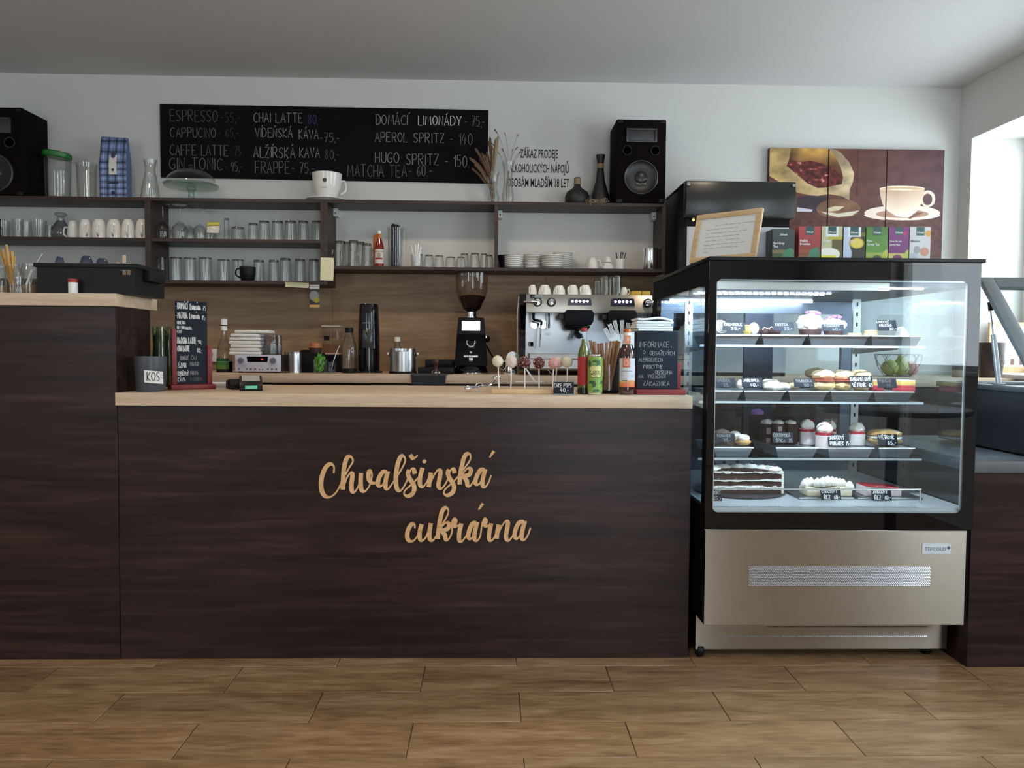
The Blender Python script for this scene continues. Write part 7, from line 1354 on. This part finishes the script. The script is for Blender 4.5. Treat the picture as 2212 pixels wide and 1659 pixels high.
for k in range(7):
    a = PI*(k+.35)/6.7; x_, y_ = rc*.82*math.cos(a), .82*rc*.82*math.sin(a)*.8+.01; o = part('cream_rosette', MB().lathe([(.026, hC*.86), (.030, hC*.92), (.024, hC*.99), (.014, hC*1.04), (.001, hC*1.06)], (x_, y_, 0), 20, wob=lambda a, z_: .08*math.sin(7*a+z_*400)), cream_m, t, world=False); part('berry', lump((x_+.004, y_-.004, hC*1.09), (.007, .007, .007), k, .1, 10, 8), berry, o, world=False)
t, r, h = food('meringue_cake', 'white cake piled with meringue drops beside its dark card', 'cake', 1727, 1838, 1030, DZ+.008, 2.68); part('cake_base', MB().box(-r*.9, r*.92, -.035, .035, 0, h*.45), mat('coconut_sponge', (.76, .68, .50), .8, var=.2, scale=90, bump=.5), t, world=False, bevel=.006); rg = random.Random(12)
for k in range(13):
    f = k/12; x_ = -r*.85+1.7*r*f; y_ = rg.uniform(-.028, .02); zz_ = h*(.62+.12*math.sin(3*f)-.22*max(0, f-.6)); part('meringue_drop', MB().lathe([(.012, zz_-.012), (.015, zz_-.002), (.011, zz_+.008), (.004, zz_+.016), (.001, zz_+.018)], (x_, y_, 0), 18, wob=lambda a, z_: .06*math.sin(6*a)), cream_m, t, world=False)
t, r, h = food('strawberry_slice', 'cream slice with a strawberry jelly top at the end of the deck', 'cake', 1858, 1938, 1046, DZ+.008, 2.68); part('cream_body', MB().prism([(-r, 0), (r, 0), (r, h*.72), (-r, h*.95)], -.035, .04), pinkc, t, world=False, bevel=.004); part('jelly_top', MB().prism([(-r*.75, h*.885), (r*1.005, h*.68), (r*1.005, h*.74), (r*.9, h*.80), (-r*.6, h*.99), (-r, h*1.0), (-r, h*.955)], -.0365, .0415), redj, t, world=False, bevel=.003)
tr0 = DZ; 
for (u0, u1, lb) in ((1724, 1842, 'low steel tray under the meringue cake on the deck'), (1850, 1990, 'low steel tray under the strawberry slice on the deck')):
    x0, x1 = X(u0, 2.64, DZ), X(u1, 2.64, DZ); single('low_tray', MB().box(x0, x1, 2.63, 2.78, DZ+.0005, DZ+.0085), tray_m, lb, 'tray', group='low trays on the deck', bevel=.002)
# price cards
card(1562, 1610, 696, 714, 2.712, [('KREMROLE', .06, .8), ('35,-', .35, .42)], 'dark card reading KREMROLE in front of the cream roll')
card(1671, 1716, 696, 714, 2.712, [('KOSTKA', .1, .6), ('35,-', .5, .4)], 'dark card reading KOSTKA in front of the dark biscuits', lv=3)
card(1776, 1824, 700, 715, 2.712, [('POHÁREK', .1, .72), ('40,-', .45, .4)], 'dark card reading POHÁREK in front of the violet desserts', lv=3)
card(1896, 1938, 691, 714, 2.73, [('LINECKÉ', 0, .62), ('KOLEČKO', .12, .62), ('30,-', .6, .36)], 'dark card reading LINECKÉ KOLEČKO at the end of the top shelf')
card(1545, 1589, 817, 836, 2.712, [('OŘÍŠEK', .1, .66), ('35,-', .4, .4)], 'dark card reading OŘÍŠEK at the post end of the second shelf', lv=2)
card(1603, 1648, 816, 836, 2.712, [('JABLONKA', .08, .74), ('40,-', .38, .42)], 'dark card reading JABLONKA on the sugared pastry tray')
card(1716, 1760, 818, 836, 2.712, [('TRUBIČKA', .06, .8), ('50,-', .48, .4)], 'dark card reading TRUBIČKA in front of the pale rolls', lv=3)
card(1838, 1886, 812, 837, 2.712, [('KARAMELOVÝ', .02, .9), ('VĚTRNÍK  65', .08, .9)], 'dark card with two chalk lines leaning on the filled buns')
card(1897, 1938, 817, 838, 2.712, [('PUNČÁK', .1, .62), ('35,-', .45, .35)], 'dark card reading PUNČÁK in front of the red and yellow cake', lv=2)
card(1546, 1588, 936, 955, 2.712, [('INDIÁNEK', .1, .7), ('35,-', .4, .4)], 'pale worn card in front of the cream puffs', lv=3)
card(1670, 1714, 934, 957, 2.712, [('ČERTOVSKÁ', .05, .8), ('ŠPICA  35', .15, .8)], 'grey card reading ČERTOVSKÁ ŠPICA in front of the chocolate pieces', lv=3)
card(1790, 1836, 938, 964, 2.705, [('JAHODOVÝ', .05, .72), ('POHÁREK 75', .08, .88)], 'dark card reading JAHODOVÝ POHÁREK in front of the strawberry cups')
card(1897, 1940, 938, 962, 2.712, [('VĚTRNÍK', .08, .76), ('65,-', .5, .4)], 'dark card reading VĚTRNÍK leaning on the golden choux bun')
card(1774, 1818, 1054, 1080, 2.60, [('KOKOSOVÝ', .06, .76), ('ŘEZ  60,-', .14, .8)], 'dark card reading KOKOSOVÝ ŘEZ in front of the meringue cake')
card(1884, 1927, 1055, 1081, 2.60, [('JAHODOVÝ', .06, .74), ('ŘEZ  60,-', .14, .8)], 'dark card reading JAHODOVÝ ŘEZ in front of the strawberry slice')
card(1536, 1560, 1058, 1082, 2.60, [('DORT', .2, .7), ('65,-', .2, .7)], 'dark card at the post in front of the chocolate layer cake', lv=3)
# ================================================================== tall black machine behind the cake display
Y = 4.16; x0, x1 = X(1482, Y, 1.8), X(1719, Y, 1.8); zt_ = Zp(1600, 390, Y); z = ZB
t = thing('drinks_machine', 'tall black drinks machine with a curved front behind the framed note', 'machine', ((x0+x1)/2, 4.42, z))
part('body', MB().box(x0+.004, x1-.012, Y+.06, 4.68, z, zt_-.01), black_m, t, bevel=.004)
za = Zp(1600, 470, Y); n = 10; prof = [(Y+.06, zt_), (Y+.02, zt_)]+[(Y-.012*math.sin(PI*k/n)+.01, zt_-.004-(zt_-.004-za)*k/n) for k in range(n+1)]+[(Y+.06, za)]
part('curved_front', MB().prism(prof, x0, x1, 'yz'), mat('satin_black', (.013, .014, .013), .30), t, bevel=.002)
part('top_lid', MB().box(x0, x1-.004, Y+.06, 4.682, zt_-.01, zt_), black_m, t, bevel=.002)
zb2 = Zp(1600, 491, Y+.06); part('lower_panel', MB().box(x0+.02, x1-.014, Y+.052, Y+.06, z+.02, zb2), mat('pale_silver_panel', (.50, .52, .57), .35, .3), t, bevel=.001)
part('recess', MB().box(x0+.012, x1-.012, Y+.054, Y+.06, zb2, za), mblack_m, t); part('status_light', MB().lathe([(.001, -.003), (.006, -.002), (.007, 0)], (X(1498, Y+.05, 1.7), Y+.054, Zp(1498, 475, Y+.05)), 14, 'y'), mat('amber_light', (.5, .4, .1), .4, emit=(1, .75, .2), es=.8), t)
for xx in (x0+.03, x1-.012): part('corner_trim', MB().lathe([(.009, -.003), (.009, 0)], (x0+.012 if xx < (x0+x1)/2 else x1-.012, Y+.0, zt_-.022), 12, 'y'), gray_m, t)
# ================================================================== triptych
Yq = 4.664
def S(r, g, b_): return np.array([r, g, b_], float)
def picture(Ux, Vx):
    """Ux, Vx in the pixel frame of the photograph's crop: a sack of beans, a scoop and a cup, printed flat"""
    nz = noise2(Ux/2200, Vx/1500, 26, 1); nf = noise2(Ux/2200, Vx/1500, 62, 2)
    t_ = np.clip((Ux-700)/1400, 0, 1)[..., None]; c = S(104, 62, 50)*(1-t_)+S(92, 66, 70)*t_
    c = c*(.88+.2*nz)[..., None]; g = np.clip((Vx-650)/300, 0, 1)[..., None]; c = c*(1-g)+S(84, 52, 46)*g*(.85+.3*nf)[..., None]
    c[(np.abs(Ux-1105) < 8) & (Vx < 650)] *= .82
    sack = inpoly(Ux, Vx, [(100, 100), (780, 95), (905, 150), (1010, 265), (1068, 390), (1060, 480), (1025, 570), (1022, 695), (930, 650), (760, 625), (640, 650), (430, 610), (240, 500), (100, 420)])
    sh = .62+.5*noise2(Ux/2200, Vx/1500, 16, 5)+.12*nf; edge = np.clip((Ux-100)/1000, 0, 1); c[sack] = (S(206, 172, 108)*(1-edge[..., None])+S(206, 182, 148)*edge[..., None])[sack]*sh[sack][..., None]
    inner = inpoly(Ux, Vx, [(345, 100), (760, 105), (850, 200), (915, 330), (945, 440), (930, 515), (800, 545), (660, 555), (540, 500), (400, 390), (300, 305), (325, 240)]); gi = np.clip((Vx-100)/230, 0, 1)[..., None]; li = np.clip((Ux-300)/150, 0, 1)[..., None]; c[inner] = ((S(206, 160, 82)*(1-gi)+S(96, 58, 34)*gi)*(.45+.55*li)*(.8+.4*nz)[..., None])[inner]
    bean = inpoly(Ux, Vx, [(300, 300), (345, 235), (450, 265), (560, 245), (700, 270), (830, 335), (940, 440), (928, 512), (800, 540), (660, 552), (540, 498), (400, 385)]); c[bean] = (S(96, 38, 34)*(.55+.9*nf)[..., None])[bean]; sp_ = bean & (nf > .86); c[sp_] = (206, 140, 128)
    sc_ = inpoly(Ux, Vx, [(430, 660), (600, 640), (770, 650), (760, 760), (640, 830), (430, 830)]); c[sc_] = (S(62, 48, 56)*(.8+.4*nz)[..., None])[sc_]; c[inpoly(Ux, Vx, [(430, 775), (610, 800), (600, 825), (430, 825)])] = (196, 194, 204)
    sp2 = ell(Ux, Vx, 900, 790, 250, 110) < 1; c[sp2] = (S(122, 88, 66)*(.8+.4*nz)[..., None])[sp2]; c[inpoly(Ux, Vx, [(775, 790), (860, 765), (970, 768), (900, 815), (790, 830)])] = (206, 192, 160); c[inpoly(Ux, Vx, [(700, 820), (900, 850), (1140, 810), (1060, 870), (900, 890), (800, 870)])] = (208, 198, 176)
    sau = ell(Ux, Vx, 1630, 838, 432, 88) < 1; c[sau] = (226, 206, 192); c[(ell(Ux, Vx, 1630, 850, 300, 48) < 1)] = (170, 130, 110); c[(ell(Ux, Vx, 1630, 856, 420, 72) > .9) & (ell(Ux, Vx, 1630, 852, 440, 74) < 1) & (Vx > 860)] = (238, 226, 214)
    hd = (ell(Ux, Vx, 1915, 678, 86, 95) < 1) & (ell(Ux, Vx, 1912, 684, 54, 66) > 1) & (Ux > 1840); c[hd] = (228, 206, 186)
    cup = inpoly(Ux, Vx, [(1365, 555), (1875, 555), (1868, 640), (1840, 740), (1780, 840), (1700, 895), (1560, 880), (1460, 820), (1405, 740), (1375, 640)]); sh = np.clip((Vx-560)/330, 0, 1)[..., None]; cc = S(186, 150, 120)*(1-sh)+S(244, 226, 208)*sh; k = np.clip(np.abs(Ux-1560)/300, 0, 1)[..., None]; c[cup] = (cc*(1-k*.35)+S(248, 236, 222)*k*.35)[cup]
    top = ell(Ux, Vx, 1620, 560, 256, 27) < 1; c[top] = (240, 222, 196); c[ell(Ux, Vx, 1620, 563, 232, 18) < 1] = (206, 170, 130); c[ell(Ux, Vx, 1610, 575, 130, 9) < 1] = (238, 220, 196)
    c[inpoly(Ux, Vx, [(1690, 900), (1790, 830), (1880, 835), (1800, 870), (1720, 910)])] = (120, 84, 70); return c
t = None
for i, (u0, u1, v0) in enumerate(((1660, 1786.5, 319.5), (1788.5, 1912.5, 321.5), (1914, 2037, 323))):
    x0, x1 = X(u0, Yq, 1.9), X(u1, Yq, 1.9); z1 = Zp((u0+u1)/2, v0, Yq); z0 = Zp((u0+u1)/2, 598, Yq)
    t = thing('canvas_print', ['canvas print with the open sack of coffee beans', 'canvas print between the bean sack and the cup pictures', 'canvas print with the cream cup on a saucer'][i], 'picture', ((x0+x1)/2, YB, (z0+z1)/2), group='coffee triptych')
    part('canvas', MB().box(x0, x1, Yq, YW, z0, z1), mat('canvas_edge', (.09, .05, .045), .8), t, bevel=.002)
    s = 420/2212; f = (lambda a, b_, c_, d: (lambda U, V: picture((a+(b_-a)*U-1640)/s, (c_+(d-c_)*V-300)/s)))(u0, u1, v0, 598)
    painted('print', x0+.001, x1-.001, z0+.001, z1-.001, Yq-.0008, 190, 400, f, t)
# ================================================================== on top of the cake display
ztp = FZ+.0005
def rgb(*c): return np.array(c, float)
def leafm(c, U, V, cx, cy, s, col=(70, 130, 96)):
    for a in (-.7, -.1, .5):
        q = ((U-cx)*math.cos(a)+(V-cy)*math.sin(a)*1.3)/s; p = (-(U-cx)*math.sin(a)+(V-cy)*math.cos(a)*1.3)/s; c[(q > 0) & (q < 1) & (np.abs(p) < .28*np.sin(np.clip(q, 0, 1)*PI))] = col
teas = [('dark grey', (66, 72, 74), ['Earl Grey', 'Tea'], 1667, 1716, 494.5, 'grey'), ('red', (168, 66, 66), ['English', 'Breakfast'], 1724, 1772, 489, 'red'), ('yellow and cream', (190, 190, 150), ['Ginger'], 1773, 1819, 489, 'yel'), ('black and lemon', (44, 38, 20), ['Lemon & Lime'], 1820, 1868, 490, 'lem'), ('green', (84, 132, 44), ['Pure', 'Green Tea'], 1869, 1917, 490, 'grn'), ('purple', (118, 36, 110), ['Green Tea with', 'Jasmine Petals'], 1918, 1962, 490, 'pur'), ('white', (206, 206, 204), ['Infusion'], 1963, 2009, 490, 'wht')]
Yt = 2.60
for cn, base, words, u0, u1, v0, kd in teas:
    x0, x1 = X(u0, Yt, ztp), X(u1, Yt, ztp); z1 = Zp((u0+u1)/2, v0, Yt); t = thing('tea_box', '%s tea box standing on the cake display' % cn, 'tea box', ((x0+x1)/2, Yt+.03, ztp), group='tea boxes on the cake display')
    part('carton', MB().box(x0+.0006, x1-.0006, Yt, Yt+.062, ztp, z1), mat('carton_'+kd, sr(*base), .5), t, bevel=.0008, seg=1)
    def front(U, V, base=base, kd=kd):
        c = np.zeros(U.shape+(3,))+rgb(*base); V = V*1.12
        if kd in 'grey red': c *= (1.06-.25*V)[..., None]; m = (V > .72) & (V < .86); c[m] = (124, 112, 70) if kd == 'grey' else (150, 82, 52); c[V > .9] = (70, 92, 40) if kd == 'grey' else (130, 90, 60); leafm(c, U, V, .45, .98, .55); leafm(c, U, V, .62, .86, .4)
        if kd == 'yel': c[(V > .3) & (V < .42) & (U > .3)] = (180, 170, 50); m = (U > .5) & (V > .42); c[m] = (96, 88, 44); c[ell(U, V, .35, .88, .55, .2) < 1] = (236, 234, 222); c[(V > .92) & (U < .7)] = (232, 226, 80)
        if kd == 'lem': c[(V > .18) & (V < .3)] = (120, 106, 34); c[ell(U, V, .62, .52, .33, .17) < 1] = (206, 184, 60); c[ell(U, V, .62, .52, .26, .13) < 1] = (226, 204, 96); m = (U < .34+.06*np.sin(V*9)); c[m] = (190, 200, 222)
        if kd == 'grn': c *= (.92+.2*V)[..., None]; c[V > .82] = (150, 168, 70); leafm(c, U, V, .75, .95, .45, (176, 190, 60)); c[ell(U, V, .52, 1.0, .2, .1) < 1] = (44, 74, 20)
        if kd == 'pur': c *= (1.1-.2*V)[..., None]; c[V > .84] = (196, 190, 96); leafm(c, U, V, .8, .92, .4, (176, 190, 60)); c[ell(U, V, .45, .98, .22, .1) < 1] = (120, 40, 90); c[ell(U, V, .8, .2, .1, .06) < 1] = (190, 40, 90)
        if kd == 'wht': c[ell(U, V, .72, .78, .22, .14) < 1] = (196, 140, 112); c[ell(U, V, .35, .72, .16, .12) < 1] = (150, 158, 156); c[ell(U, V, .2, .92, .2, .1) < 1] = (176, 190, 196); c[ell(U, V, .9, .2, .16, .1) < 1] = (222, 160, 60)
        if kd in 'yel lem': m = (np.abs(U-.5) < .3) & (V < .32); c[m] = (224, 226, 224)
        m = (np.abs(U-(.5 if kd != 'grey' else .52)) < .2) & (V < .27 if kd != 'yel' else V < .24); c[m] = (36, 82, 80) if kd != 'grey' else (54, 76, 72)
        return c
    painted('box_print', x0+.001, x1-.001, ztp+.0005, z1-.0008, Yt-.0006, 44, 60, front, t, m=gprint_m); cx = (x0+x1)/2; px = K(Yt)
    ftext('Dilmah', 5.6*px, paper_m, t, (cx, Yt-.0012, z1-14*px), bold=.0002, name='brand_lettering')
    for k, wd_ in enumerate(words): ftext(wd_, (7 if len(wd_) < 10 else 5.2)*px, paper_m if kd not in 'wht' else greyink_m, t, (x0+2.5*px, Yt-.0012, z1-(33+7*k)*px), align='LEFT', bold=.0002, name='text_line', xs=.9 if len(wd_) < 12 else .78)
# framed note leaning on the display top
bl = np.array([X(1488, 2.73, ztp), 2.73, ztp]); br_ = np.array([X(1631, 2.565, ztp), 2.565, ztp]); bv = br_-bl; wN = np.linalg.norm(bv); bu = bv/wN; nb = np.array([-bu[1], bu[0], 0])   # nb points back
def proj(p): d = p-CAM; q = d@fw; return np.array([1106+F*(d@rt)/q, 829.5-F*(d@up)/q])
best = None
for L_ in np.arange(.13, .22, .004):
    for a in np.arange(.05, .9, .03):
        upv = nb*math.sin(a)+np.array([0, 0, 1])*math.cos(a); e = np.linalg.norm(proj(bl+upv*L_)-[1507, 467])+np.linalg.norm(proj(br_+upv*L_)-[1647, 452])
        if best is None or e < best[0]: best = (e, L_, a)
_, hN, aN = best; rzN = math.atan2(bu[1], bu[0])
t = thing('framed_note', 'printed note in a pale wooden frame leaning on top of the cake display', 'picture frame', tuple((bl+br_)/2+np.array([0, 0, .006])), rzN); t.rotation_euler = (-aN, 0, rzN)
fwid = .019
for a_ in (0, hN-fwid): part('frame_rail', MB().box(-wN/2, wN/2, 0, .012, a_, a_+fwid), ply_m, t, world=False, bevel=.0015)
for a_ in (-wN/2, wN/2-fwid): part('frame_stile', MB().box(a_, a_+fwid, 0, .012, fwid, hN-fwid), ply_m, t, world=False, bevel=.0015)
part('paper', MB().box(-wN/2+fwid, wN/2-fwid, .004, .006, fwid, hN-fwid), paper_m, t, world=False); b = MB(); rg = random.Random(3)
for k in range(8):
    zz_ = hN*(.74-.078*k); xx = -wN*.31+(.03 if k == 0 else 0); xe_ = wN*(.35 if k < 7 else -.24)-(rg.uniform(0, .05) if 0 < k < 7 else 0)
    while xx < xe_:
        wl = rg.uniform(.008, .022); n = int(wl/.0018); b.ribbon([(xx+.0018*j, zz_+.0022*math.sin(j*2.1+k)*(.5+.5*rg.random())) for j in range(n+2)], .0010, .0036); xx += wl+.0055
part('small_print', b, greyink_m, t, world=False, smooth=False, recalc=False)
ps = part('prop_leg', MB().box(-.015, .015, .012, .0135, hN*.2, hN*.8), mblack_m, t, world=False)
x0, x1 = X(1633, 2.66, ztp), X(1667, 2.66, ztp); single('plain_box', MB().box(0, x1-x0, 0, .06, 0, Zp(1650, 492, 2.66)-ztp), mat('pale_blue_carton', (.50, .53, .60), .4), 'plain pale carton between the framed note and the tea boxes', 'carton', (x0, 2.66, ztp), bevel=.001)
# ================================================================== back right corner: fruit basket, jar, pot, framed menu
z = ZB; Y = 4.36; x, r, h = dims(1891, 1986, 766, Y, z)
t = thing('fruit_basket', 'round wire basket of fruit on the back worktop, seen through the display glass', 'basket', (x, Y, z)); wire = mat('black_wire', (.02, .02, .02), .5); b = MB()
b.tube([(r*math.cos(a), r*math.sin(a), h) for a in np.linspace(0, 2*PI, 33)[:-1]], .0025, 6, closed=True); part('rim', b, wire, t, world=False); b = MB(); b.tube([(r*.55*math.cos(a), r*.55*math.sin(a), .003) for a in np.linspace(0, 2*PI, 25)[:-1]], .0025, 6, closed=True); part('base_ring', b, wire, t, world=False)
for k in range(18):
    b = MB(); a = 2*PI*k/18; pts = []
    for q in np.linspace(0, 1, 9): rr = r*(.55+.45*math.sin(q*PI/2)); aa = a+.17*math.sin(q*PI*2)*(1 if k % 2 else -1); pts.append((rr*math.cos(aa), rr*math.sin(aa), h*q))
    b.tube(pts, .0013, 5); part('wire', b, wire, t, world=False)
pear = mat('green_pear', (.34, .36, .06), .4, var=.25, scale=20); pink = mat('pink_fruit', (.55, .25, .22), .45, var=.2)
for i, (dx, dy, zz_, rr, m_, lb) in enumerate(((-.055, -.02, .05, .045, pear, 'green apple at the front of the wire basket'), (.012, -.01, .055, .045, pear, 'pear standing in the middle of the wire basket'), (.075, 0, .045, .042, pink, 'pinkish fruit at the window side of the basket'), (-.02, .06, .05, .043, pear, 'green fruit at the back of the wire basket'))):
    if i == 1: b = MB(); b.lathe([(.001, 0), (.028, .004), (.044, .035), (.038, .065), (.02, .095), (.014, .11), (.001, .114)], n=24)
    else: b = MB(); b.sph((0, 0, rr*.95), (rr, rr, rr*.95), 20, 12)
    o = thing('pear' if i == 1 else 'apple', lb, 'fruit', (x+dx, Y+dy, z+.006)); part('flesh', b, m_, o, world=False); b = MB(); b.tube([(0, 0, rr*1.8 if i != 1 else .112), (.004, 0, (rr*1.8 if i != 1 else .112)+.014)], .0015, 5); part('stalk', b, kraft, o, world=False)
x, r, h = dims(2057, 2079, 786, 4.3, z); t = thing('spice_jar', 'small jar with a dark lid on the back worktop near the window', 'jar', (x, 4.3, z)); part('jar_body', MB().lathe([(.001, 0), (r, 0), (r, h*.55), (.001, h*.55)], n=20), mat('tan_spice', (.28, .18, .10), .5), t, world=False); part('lid', MB().lathe([(r*1.03, h*.55), (r*1.03, h), (.001, h)], n=20), mblack_m, t, world=False)
x, r, h = dims(2110, 2168, 740, 4.26, z); t = thing('brown_pot', 'dark brown tapered pot beside the gas strut of the freezer lid', 'pot', (x, 4.26, z)); part('pot_body', MB().lathe([(.001, 0), (r*.72, 0), (r*.78, .01), (r, h), (r*.93, h*.985), (r*.72, .02), (.001, .02)], n=36), mat('brown_glaze', (.030, .020, .018), .4), t, world=False)
zs_ = WZ0+.0255; Yf = 4.52; x0 = X(2135, Yf, zs_); x1 = x0+.30; z1 = Zp(2160, 696, Yf)
t = thing('framed_menu', 'wooden framed ice cream menu standing in the window niche', 'picture frame', ((x0+x1)/2, Yf, zs_)); hm = z1-zs_
w_ = (x1-x0)/2; f_ = .022
for a_, c_ in ((0, f_*1.5), (hm-f_, hm)): part('frame_rail', MB().box(-w_, w_, 0, .018, a_, c_), ply_m, t, world=False)
for a_ in (-w_, w_-f_): part('frame_stile', MB().box(a_, a_+f_, 0, .018, f_*1.5, hm-f_), ply_m, t, world=False)
def menu(U, V): c = np.zeros(U.shape+(3,))+rgb(222, 220, 214); c[(V > .1) & (V < .7) & (np.sin(V*70) > .75) & (np.sin(U*50+V*31) > -.4) & (U > .1)] = (150, 146, 142); c[(V > .8) & (V < .95) & (np.sin(U*30) > .2)] = (120, 90, 80); return c
painted('menu_print', -w_+f_, w_-f_, f_*1.5, hm-f_, .006, 70, 70, menu, t, world=False); part('backing', MB().box(-w_+f_, w_-f_, .0065, .012, f_*1.5, hm-f_), paper_m, t, world=False)
# ================================================================== ice cream freezer on a low clad base
bx0, bx1, by0, by1 = fx1+.012, 2.72, 2.515, 3.3; zsl = Zp(2160, 996, by0); zsb = Zp(2160, 1022, by0)
t = thing('freezer_base', 'low dark walnut base under the grey stone slab beside the cake display', 'base unit', ((bx0+bx1)/2, 2.9, 0)); part('front_panel', MB().box(bx0, bx1, by0+.006, by0+.026, 0, zsb-.0005), dark_m, t, bevel=.001, seg=1); part('side_panel', MB().box(bx0, bx0+.02, by0+.026, by1, 0, zsb-.0005), dark_m, t); part('carcass', MB().box(bx0+.021, bx1, by0+.027, by1, 0, zsb-.001), mblack_m, t)
stone = mat('grey_stone_slab', (.12, .125, .135), .35, var=.35, scale=14); single('stone_slab', MB().box(bx0-.004, bx1, by0, by1, zsb, zsl), stone, 'grey mottled stone slab under the black ice cream freezer', 'slab', bevel=.002)
qx0, qx1, qy0, qy1 = 1.80, 2.55, 2.56, 3.14; qz = .924
t = thing('ice_cream_freezer', 'black ice cream freezer with its grey framed glass lid propped open', 'freezer', (2.15, 2.85, zsl)); body_m = mat('freezer_black', (.016, .018, .020), .32)
part('body', MB().box(qx0, qx1, qy0, qy1, zsl+.006, qz-.012), body_m, t, bevel=.012); b = MB(); b.box(qx0-.006, qx1+.006, qy0-.006, qy0+.04, qz-.02, qz); b.box(qx0-.006, qx1+.006, qy1-.04, qy1+.006, qz-.02, qz); b.box(qx0-.006, qx0+.035, qy0+.04, qy1-.04, qz-.02, qz); b.box(qx1-.035, qx1+.006, qy0+.04, qy1-.04, qz-.02, qz); part('rim', b, mat('freezer_rim', (.16, .17, .18), .3, .5), t, bevel=.003)
for xx in (qx0+.06, qx1-.06):
    for yy_ in (qy0+.06, qy1-.06): part('foot', MB().lathe([(.02, 0), (.02, .007)], (xx, yy_, zsl), 12), black_m, t)
lid_m = mat('lid_frame_grey', (.19, .215, .225), .45, .2); aL = math.atan2(.36, .31); LL = .50; rw = .05
o = bpy.data.objects.new('lid_frame', mesh('lid_frame', (lambda b: (b.box(0, rw, 0, LL, 0, .02), b.box(qx1-qx0-rw, qx1-qx0, 0, LL, 0, .02), b.box(rw, qx1-qx0-rw, LL-rw, LL, 0, .02), b.box(rw, qx1-qx0-rw, 0, rw, 0, .02), b)[-1])(MB()), lid_m, bevel=.003)); COL.objects.link(o); o.parent = t
o.location = np.array([qx0, 2.575, qz+.004])-np.array(LOC[t.name]); o.rotation_euler = (aL, 0, 0)
g_ = bpy.data.objects.new('lid_glass', mesh('lid_glass', MB().box(rw, qx1-qx0-rw, rw, LL-rw, .008, .012), pane_m)); COL.objects.link(g_); g_.parent = o
pA = np.array([qx0+.012, X and 2.775, qz+.002]); pB = np.array([qx0+.012, 2.575+LL*.82*math.cos(aL), qz+LL*.82*math.sin(aL)-.012])
for sx in (0, qx1-qx0-.024):
    d = np.array([sx, 0, 0]); b = MB(); b.tube([tuple(pA+d), tuple(pA+d+(pB-pA)*.6)], .009, 10); s_ = part('gas_strut', b, mat('strut_grey', (.38, .40, .41), .35, .4), t); b = MB(); b.tube([tuple(pA+d+(pB-pA)*.58), tuple(pB+d)], .004, 8); part('strut_rod', b, chrome_m, s_); b = MB(); b.box(pA[0]+sx-.014, pA[0]+sx+.014, pA[1]-.02, pA[1]+.02, qz, qz+.008); part('strut_foot', b, mat('strut_grey', (0, 0, 0)), s_, bevel=.002)
    b = MB(); b.tube([tuple(pA+d+(pB-pA)*.9), tuple(pB+d)], .008, 8); part('strut_cap', b, mblack_m, s_)
# café table behind the photographer's right, seen only as a reflection in the display glass
t = thing('cafe_table', 'round café table in the seating area, mirrored in the display glass', 'table', (2.12, .86, 0)); part('table_top', MB().lathe([(.001, .72), (.36, .72), (.37, .73), (.37, .745), (.36, .75), (.001, .75)], (2.12, .86, 0), 40), mat('table_top_grey', (.12, .12, .12), .4), t); part('table_leg', MB().lathe([(.03, .02), (.03, .72)], (2.12, .86, 0), 16), black_m, t); part('table_foot', MB().lathe([(.001, 0), (.22, 0), (.2, .015), (.03, .03), (.001, .03)], (2.12, .86, 0), 28), black_m, t)
